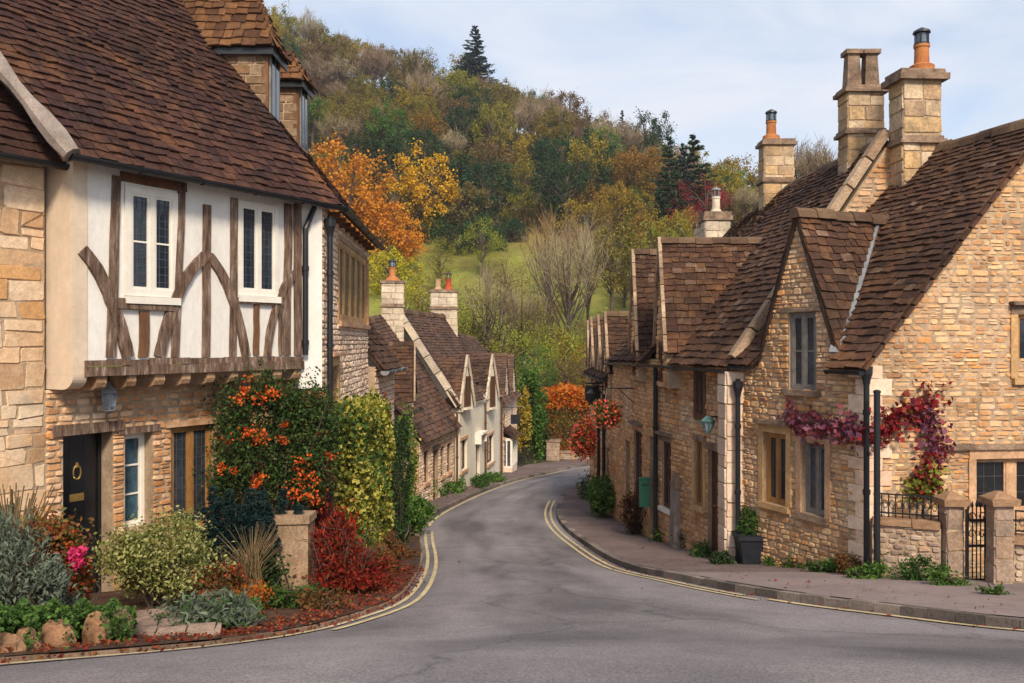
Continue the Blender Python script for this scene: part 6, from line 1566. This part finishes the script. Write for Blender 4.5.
# far bend: orange hedge, yellow creeper and green bush
boxhedge('hedge', 'broad orange-topped beech hedge at the bend of the road', Vector(((561-512)/FPX*53.5, 53.5, -g(53.5)+.6)), 1.66, 1.2, 3.3, leafmat('beech_hedge_leaf', [(.22, .10, .02), (.34, .13, .025), (.15, .13, .025), (.4, .09, .015)]), 9000, (.10, .2), 151)
t = thing('creeper', 'orange-red creeper lying over the top of the beech hedge', 'creeper', (2.95, 53.5, -3.0)); r = np.random.default_rng(15)
p = np.stack([2.95+r.uniform(-1.7, 1.75, 3800), 53.2+r.uniform(-1.3, 1.2, 3800), -2.92+r.normal(size=3800)*.14-.9*(r.random(3800)**4)], 1); p[:, 2] += .12*np.sin(p[:, 0]*2.5); p[:, 1] = np.where(p[:, 2] < -3.15, 52.2+r.normal(size=3800)*.1, p[:, 1]); leaf_mesh('foliage', p, L_orange, t, (.12, .24), .6, None, 152)
shrub('tree', 'upright bright green bush tree beyond the last house on the left', 'tree', gpx(532, 49.5), (.75, .8, 2.5), 5200, L_bright, 153, (.14, .26), k=50, sig=.16, zc=2.7)
shrub('creeper', 'yellow autumn creeper at the corner of the last house on the left', 'creeper', gpx(524, 48.2), (.4, .5, 1.5), 1500, leafmat('yellow_leaf', [(.4, .25, .03), (.5, .35, .05), (.25, .22, .03)]), 154, (.12, .22), k=20, zc=2.6)
shrub('shrub', 'dark green shrub in the gap left of the squat pier', 'shrub', gpx(542, 52), (.5, .5, 1.6), 1800, L_dkgreen, 155, (.12, .22), k=22)
# ================================================================== TREES OF THE HILL
def tree_leaf(name, cols, ovar=.22, hv=.02): return leafmat(name, cols, .25, ovar) if True else None
T_dark = leafmat('tree_dark_green', [(0.016, 0.036, 0.014), (0.031, 0.063, 0.023), (0.050, 0.090, 0.029)], .2, .15)
T_olive = leafmat('tree_olive', [(0.131, 0.118, 0.021), (0.225, 0.194, 0.033), (0.319, 0.260, 0.045)], .3, .15)
T_gold = leafmat('tree_ochre', [(.21, .145, .022), (.31, .21, .03), (.39, .27, .042)], .3, .15)
T_brown = leafmat('tree_brown', [(.125, .085, .034), (.185, .125, .045), (.235, .165, .06)], .25, .15)
T_orange = leafmat('tree_bright_orange', [(0.460, 0.154, 0.010), (0.644, 0.253, 0.015), (0.713, 0.363, 0.030)], .3, .12)
T_amber = leafmat('tree_amber', [(.62, .31, .014), (.70, .42, .025), (.5, .24, .015)], .3, .1)
T_yellow = leafmat('tree_bright_yellow', [(.40, .28, .02), (.52, .37, .03), (.30, .26, .03)], .3, .12)
T_green = leafmat('tree_green', [(0.054, 0.111, 0.020), (0.093, 0.171, 0.030), (0.139, 0.223, 0.041)], .3, .15)
T_yg = leafmat('tree_yellow_green', [(0.190, 0.231, 0.024), (0.293, 0.321, 0.036), (0.397, 0.380, 0.045)], .3, .2)
T_red = leafmat('tree_scarlet', [(.30, .014, .014), (.45, .025, .02), (.25, .03, .02)], .3, .1)
T_blue = leafmat('conifer_blue_green', [(.008, .022, .024), (.014, .036, .036), (.022, .05, .046)], .1, .2)
m_bark = M('grey_bark', [(.07, .05, .035), (.13, .10, .075)], 'noise', nsc=2, bump=.4)
m_twigs = M('fine_brown_twigs', [(.17, .12, .075), (.25, .18, .115), (.31, .23, .15)], 'noise', nsc=.6, namt=.2, bump=0, ovar=.25)
T_twigold = M('amber_twigs', [(.30, .17, .05), (.38, .24, .08), (.24, .13, .05)], 'noise', nsc=.6, namt=.2, bump=0)
T_hill = 0
def mesh_of(mb, mat):
    me = bpy.data.meshes.new('trunk'); me.from_pydata(mb.v, [], mb.f); me.materials.append(mat); return me
def leaf_only(pts, size, asp, seed, ori=None, spread=1):
    o = leaf_mesh('crown', np.asarray(pts), T_dark, None, size, asp, ori, seed, spread, base=(0, 0, 0)); me = o.data; bpy.data.objects.remove(o); return me
def broad(seed, H, rx, n, base=.2, size=(.22, .42), k=60, sg=.13):
    r = np.random.default_rng(seed); q = random.Random(seed); cz = H*(base+1)/2; rz = H*(1-base)/2
    d = r.normal(size=(k, 3)); d /= np.linalg.norm(d, axis=1)[:, None]; ctr = d*(r.uniform(.25, 1, k)**.5)[:, None]
    lob = 1+.22*np.sin(3*np.arctan2(d[:, 1], d[:, 0])+seed)
    ctr[:, :2] *= lob[:, None]; ctr[:, 2] *= r.uniform(.8, 1.08, k)
    w = r.uniform(.4, 1.6, k); w /= w.sum(); i = r.choice(k, n, p=w)
    p = ctr[i]+r.normal(size=(n, 3))*(sg*r.uniform(.6, 1.3, k))[i][:, None]
    p = p*np.array([rx, rx, rz])+np.array([0, 0, cz])
    mb = MB(); mb.tube([(0, 0, -.8), (q.uniform(-.1, .1), q.uniform(-.1, .1), H*.3), (q.uniform(-.3, .3), q.uniform(-.3, .3), H*.75)], [H*.024, H*.018, H*.006], 7)
    for j in range(0, k, 2):
        e = Vector(ctr[j]*np.array([rx, rx, rz])+np.array([0, 0, cz])); z0 = min(H*q.uniform(.2, .55), max(H*.12, e.z-.1*H)); b = Vector((0, 0, z0)); m = b.lerp(e, .5)+Vector((0, 0, .06*H)); mb.tube([b, m, e], [H*.008, H*.005, H*.002], 5, cap=False)
    return mesh_of(mb, m_bark), leaf_only(p, size, .7, seed)
def bare(seed, H, rx, k=46, tw=20, up=.8, base=.25, w=.02):
    q = random.Random(seed); mb = MB(); tb = MB()
    mb.tube([(0, 0, -.8), (q.uniform(-.2, .2), q.uniform(-.2, .2), H*.4), (q.uniform(-.3, .3), 0, H*.9)], [H*.012, H*.008, H*.002], 6)
    for j in range(k):
        a = q.uniform(0, 6.28); f = q.random()**.5; e = Vector((math.cos(a)*rx*f, math.sin(a)*rx*f, H*lerp(.5, 1, (1-f*.75)*q.uniform(.7, 1))))
        z0 = H*q.uniform(base, .6)*min(1, e.z/H+.1); b = Vector((0, 0, z0)); m = b.lerp(e, .5)+Vector((math.cos(a)*.1*rx, math.sin(a)*.1*rx, -.02*H)); mb.tube([b, m, e], [H*.0055, H*.0035, H*.0015], 4, cap=False)
        for _ in range(tw):
            s = m.lerp(e, q.uniform(0, 1)); d = Vector((q.gauss(0, 1), q.gauss(0, 1), q.gauss(up, .6))).normalized(); L = H*q.uniform(.05, .15); t = s+d*L*.6+Vector((0, 0, L*.1)); tb.tube([s, t, s+d*L+Vector((0, 0, L*.3))], [w, w*.8, w*.4], 3, cap=False)
    return mesh_of(mb, m_bark), mesh_of(tb, m_twigs)
def conifer(seed, H, rx, lv=26, sparse=0):
    r = np.random.default_rng(seed); P_, O_ = [], []; mb = MB(); mb.tube([(0, 0, -.5), (0, 0, H*.5), (0, 0, H*.99)], [H*.018, H*.011, .01], 7)
    for i in range(lv):
        f = i/lv; z = H*(.12+.86*f); R_ = rx*(1-f)**.85*r.uniform(.75, 1.1)+.08; nb = int(5+8*(1-f))
        for b in range(nb):
            a = r.uniform(0, 6.28); L = R_*r.uniform(.75, 1.12); dr = np.array([math.cos(a), math.sin(a), 0]); tip = dr*L+np.array([0, 0, z-.16*L+.03*H*f]); m = int(10+14*L)
            t = r.uniform(.12, 1, m)[:, None]; pts = np.array([0, 0, z])*(1-t)+tip*t+r.normal(size=(m, 3))*np.array([.12, .12, .05])*L*.5
            pts[:, 2] += .1*L*(t[:, 0]**2)
            P_.append(pts); O_.append(np.tile(dr+np.array([0, 0, -.2]), (m, 1))+r.normal(size=(m, 3))*.4)
            mb.tube([(0, 0, z), tuple(tip)], [.03, .01], 3, cap=False)
    return mesh_of(mb, m_bark), leaf_only(np.concatenate(P_), (.25, .5), .4, seed, np.concatenate(O_), .3)
PB = [broad(201, 9, 3.6, 4600, .15, (.17, .32), 64, .095), broad(202, 10, 3.4, 4600, .2, (.17, .32), 70, .09), broad(203, 8, 3.9, 4600, .1, (.17, .32), 64, .095), broad(204, 11, 3.9, 5000, .15, (.17, .32), 74, .09)]
PT = [bare(211, 9, 3.5, 44, 22, .8, w=.026), bare(212, 8.5, 3.8, 44, 22, .5, w=.026), bare(213, 9.5, 3.2, 44, 22, 1.0, w=.026)]
PS = [bare(214, 12, 2.7, 26, 26, 1.3, .15, .012), bare(215, 11, 2.6, 24, 24, 1.0, .15, .012)]
PF = conifer(236, 11, 4.1, 24)
PM = [(broad(221, 9.5, 3.4, 1000, .25, (.2, .36))[1], bare(222, 9.5, 3.3, 34, 12))]
PC = [conifer(231, 11, 2.6), conifer(232, 13, 2.2), conifer(233, 9, 3.0, 20)]
PA = [broad(251, 7, 2.7, 3600, .12, (.08, .17), 70), broad(252, 7, 2.4, 3000, .2, (.08, .17), 60), broad(253, 6.5, 3.0, 3200, .05, (.08, .17), 64)]
PBUSH = [broad(241, 5, 3.2, 2600, .02, (.16, .32)), broad(242, 4.2, 3.4, 2600, .02, (.16, .32))]
def tree(protos, mat, pos, s, label, cat='tree', name='tree', group=None, sz=1, second=None):
    pr = random.choice(protos) if isinstance(protos, list) else protos
    t = thing(name, label, cat, pos, group); rz_ = random.uniform(0, 6.28)
    for nm, me in (('trunk', pr[0]), ('crown', pr[1])):
        o = bpy.data.objects.new(nm, me); COL.objects.link(o); o.parent = t
        if nm == 'crown' and mat is not None: o.material_slots[0].link = 'OBJECT'; o.material_slots[0].material = mat
    if second is not None:
        o = bpy.data.objects.new('leaves', second); COL.objects.link(o); o.parent = t; o.material_slots[0].link = 'OBJECT'; o.material_slots[0].material = mat if mat else T_brown
        o.parent.children[1].material_slots[0].material = m_twigs if mat is None else mat
    t.rotation_euler = (0, 0, rz_); t.scale = (s, s, s*sz); return t
def hp(px, Y): X = (px-512)/FPX*Y; return Vector((X, Y, hill(X, Y)-.2))
def px_tree(protos, mat, px, ytop, ybot, Y, H, label, **k):
    X = (px-512)/FPX*Y; z0 = zY(ybot, Y); h = (ybot-ytop)/FPX*Y
    return tree(protos, mat, (X, Y, min(z0, hill(X, Y)) if k.pop('snap', True) else z0), h/H, label, **k)
random.seed(31)
# wood over the whole slope
KINDS = [('bare', PT, None, 'grey-brown leafless tree with fine twigs in the hillside wood', 'leafless trees of the hillside wood'),
 ('brown', PB, T_brown, 'russet brown leafed tree in the hillside wood', 'russet trees of the hillside wood'),
 ('olive', PB, T_olive, 'olive green broadleaf tree in the hillside wood', 'olive trees of the hillside wood'),
 ('gold', PB, T_gold, 'ochre yellow broadleaf tree in the hillside wood', 'ochre trees of the hillside wood'),
 ('dark', PB, T_dark, 'dark evergreen broadleaf tree in the hillside wood', 'dark green trees of the hillside wood'),
 ('green', PB, T_green, 'mid green broadleaf tree in the hillside wood', 'green trees of the hillside wood')]
def kind_at(x, y):
    # patches read off the photograph: brown twigs high up, dark green in the middle of the slope, ochre to the right
    w = [3.6, 1.5, 2.6, .9, .9, .6]
    if y < 110 and x < 430: w = [4.6, 2.0, 2.6, 1.0, .5, .5]
    if 110 < y and 400 < x < 470: w = [1.2, 1.2, 1.0, 1.4, 3.5, .4]
    if 470 <= x < 570 and 100 < y < 200: w = [1.5, .9, 1.6, .8, 3.8, 1.2]
    if 570 <= x < 640 and y > 150: w = [2.5, .8, 1.4, 2.2, 2.0, .6]
    if 480 < x < 640 and y < 130: w = [4.5, 2.0, 2.2, .9, .5, .5]
    if x >= 640: w = [2, 1, 1.6, 3, 1.2, .6]
    return random.choices(range(6), w)[0]
cnt = 0
Yr = 109.0
while Yr < 186:
    step = lerp(4.2, 6.0, (Yr-109)/77)
    x0, x1 = (150-512)/FPX*Yr, (830-512)/FPX*Yr
    X = x0 + random.uniform(0, 4)
    while X < x1:
        Y = Yr+random.uniform(-2.2, 2.2); Xj = X+random.uniform(-1.3, 1.3); z = hill(Xj, Y)
        px, py = 512+Xj/Y*FPX, 341.5-(z+5)/Y*FPX
        if not (px < 240 and random.random() < .35):
            k = KINDS[kind_at(px, py)]
            s = random.uniform(.72, 1.12)*(1.05 if Yr > 150 else .95)
            tree(k[1], k[2], (Xj, Y, z-.3), s, k[3], group=k[4], sz=random.uniform(.85, 1.1)); cnt += 1
        X += random.uniform(4.6, 7.4)
    Yr += step
# individual trees one can point at
px_tree(PF, T_blue, 475, 24, 108, 168, 11, 'dark blue-green fir standing alone on the ridge skyline', name='fir_tree', snap=False)
px_tree(PBUSH[0], T_dark, 487, 73, 100, 166, 5, 'dark bush at the foot of the lone skyline fir', name='bush', cat='bush')
px_tree(PB[0], T_green, 532, 66, 112, 168, 9, 'round green tree on the skyline right of the lone fir')
px_tree(PC[1], T_blue, 622, 106, 170, 168, 13, 'thin grey-green spire conifer on the right of the skyline', name='fir_tree')
px_tree(PC[1], T_blue, 650, 130, 190, 158, 13, 'second small spire conifer, left of the dark conifer group', name='fir_tree')
for i, (x, a, b, Y, lb) in enumerate(((669, 134, 258, 103, 'leftmost big conifer of the dark group near the red tree'), (682, 141, 258, 101, 'middle conifer of the dark group near the red tree'), (694, 131, 258, 104, 'tallest and rightmost conifer of the dark group near the red tree'), (676, 160, 262, 98, 'lowest conifer in front of the dark group near the red tree'))):
    px_tree(PC[i % 3], T_dark if i != 1 else T_blue, x, a, b, Y, (11, 13, 9)[i % 3], lb, name='fir_tree', snap=False)
px_tree(PA[2], T_red, 706, 174, 240, 78, 6.5, 'scarlet tree behind the capped chimney', snap=False)
px_tree((PT[0][0], PT[0][1]), None, 745, 178, 225, 70, 10, 'brown thin-leaved tree left of the orange-stained chimney', snap=False)
px_tree(PB[1], T_brown, 735, 190, 235, 76, 10, 'russet tree behind the terrace ridge', snap=False)
px_tree(PT[2], None, 818, 118, 215, 42, 12, 'leafless tree showing between the two tall chimneys', snap=False); px_tree(PT[0], None, 800, 128, 215, 46, 10, 'second leafless tree behind the terrace roof between chimneys', snap=False)
for (x, a, b, Y, m, lb) in ((345, 147, 285, 98, T_amber, 'brilliant orange tree nearest the half-timbered house roof'), (376, 180, 290, 96, T_orange, 'orange tree at the meadow edge beside the house eave'), (396, 205, 280, 98, T_orange, 'small deep orange tree right of the two big orange ones'),
    (418, 150, 205, 122, T_gold, 'amber tree high in the wood above the meadow'), (424, 155, 250, 108, T_orange, 'lower amber-orange tree at the top of the meadow'), (330, 150, 230, 105, T_amber, 'amber tree half hidden by the dormer'),
    (390, 255, 330, 74, T_yellow, 'bright yellow tree behind the pale chimney'), (588, 185, 262, 98, T_gold, 'ochre tree at the right of the meadow top'), (623, 190, 262, 96, T_gold, 'broad ochre tree in the right of the valley'), (650, 200, 275, 90, T_gold, 'ochre tree behind the terrace dormers'),
    (680, 212, 270, 86, T_gold, 'ochre tree right of the terrace dormers'), (612, 225, 315, 76, T_olive, 'olive tree by the terrace end'), (655, 212, 300, 80, T_olive, 'olive tree behind the nearest terrace dormer'), (637, 190, 235, 100, T_green, 'small green tree among the ochre ones'),
    (640, 165, 215, 115, T_olive, 'olive tree below the spire conifers'), (604, 150, 215, 120, T_dark, 'dark tree above the ochre group'), (700, 216, 262, 88, T_brown, 'russet tree under the scarlet one')):
    px_tree(PB, m, x, a, b, Y, 9.5, lb, snap=False)
for (x, a, b, Y, m, lb) in ((438, 258, 345, 68, T_olive, 'rounded olive bush tree behind the twin chimney pots'), (405, 285, 350, 70, T_yg, 'yellow-green bush tree left of the twin chimney pots'), (474, 290, 390, 64, T_yg, 'yellow-green tree behind the cream cottage ridge'), (500, 268, 395, 62, T_olive, 'olive tree over the far cottage gables'),
    (524, 318, 405, 60, T_yg, 'yellow-green tree beyond the last left house'), (552, 318, 405, 62, T_gold, 'pale ochre tree above the orange hedge'), (600, 300, 400, 64, T_olive, 'olive tree beside the terrace end'), (566, 352, 405, 57, T_brown, 'rust tinted small tree just over the orange hedge'),
    (456, 315, 375, 66, T_green, 'green bush tree between the cottage chimneys'), (584, 345, 405, 58, T_gold, 'ochre bush right above the orange hedge'), (535, 345, 415, 57, T_green, 'green bush left above the orange hedge')):
    px_tree(PA, m, x, a, b, Y, 7.0, lb, snap=False)
px_tree(PS[0], None, 568, 188, 385, 66, 12, 'tall slender leafless tree standing in front of the meadow', snap=False); px_tree(PS[1], T_twigold, 548, 196, 330, 80, 11, 'upright brush-like amber twigged tree at the meadow top, left one', snap=False); px_tree(PS[0], None, 588, 192, 330, 82, 12, 'upright bare brush-like tree at the meadow top, right one', snap=False)
px_tree(PS[1], None, 488, 250, 385, 62, 11, 'thin leafless tree over the far cottage roofs', snap=False); px_tree(PS[0], None, 522, 262, 385, 63, 12, 'thin leafless tree between cottages and hedge', snap=False)
# bushes added to stand for dark tree shade along the meadow top, and loose scrub on the meadow itself
X = -42.0; kk = 0
while X < 22:
    Y = 106.5+3*math.sin(X*.3)+random.uniform(-.6, 1.6)
    if not (-17 < X < -14): tree(PBUSH, random.choice([T_dark, T_olive, T_dark, T_brown, T_green]), (X, Y, hill(X, Y)-.2), random.uniform(.75, 1.15), 'dense bush added for the dark tree shade along the top of the meadow', 'bush', 'bush', 'bushes along the top of the meadow')
    X += random.uniform(2.6, 4.2)
for k in range(34):
    Y = random.choice([random.uniform(56, 70), random.uniform(56, 70), random.uniform(70, 98)]); px = random.uniform(385, 640); X = (px-512)/FPX*Y; H = random.uniform(5, 9)*(1 if Y < 70 else .8)
    tree(PA, random.choice([T_olive, T_yg, T_gold, T_olive, T_brown, T_yg]), (X, Y, hill(X, Y)-.2), H/7, 'loose yellowing scrub tree on the slope behind the far cottages', group='scrub trees below the meadow')

# ================================================================== AIR
hz = MB(); a, b, c, d, e, f = -235, 255, -35, 640, -13, 95
hz.hexa([(a, c, e), (b, c, e), (b, d, e), (a, d, e), (a, c, f), (b, c, f), (b, d, f), (a, d, f)])
m_air = bpy.data.materials.new('air'); m_air.use_nodes = True; q = m_air.node_tree.nodes; q.remove(q['Principled BSDF'])
pv = q.new('ShaderNodeVolumePrincipled'); pv.inputs['Color'].default_value = (.86, .9, 1, 1); pv.inputs['Density'].default_value = HAZE; pv.inputs['Anisotropy'].default_value = .2
m_air.node_tree.links.new(pv.outputs['Volume'], q['Material Output'].inputs['Volume'])
ho = hz.build('haze', m_air, base=(0, 0, -13)); ho['kind'] = 'stuff'
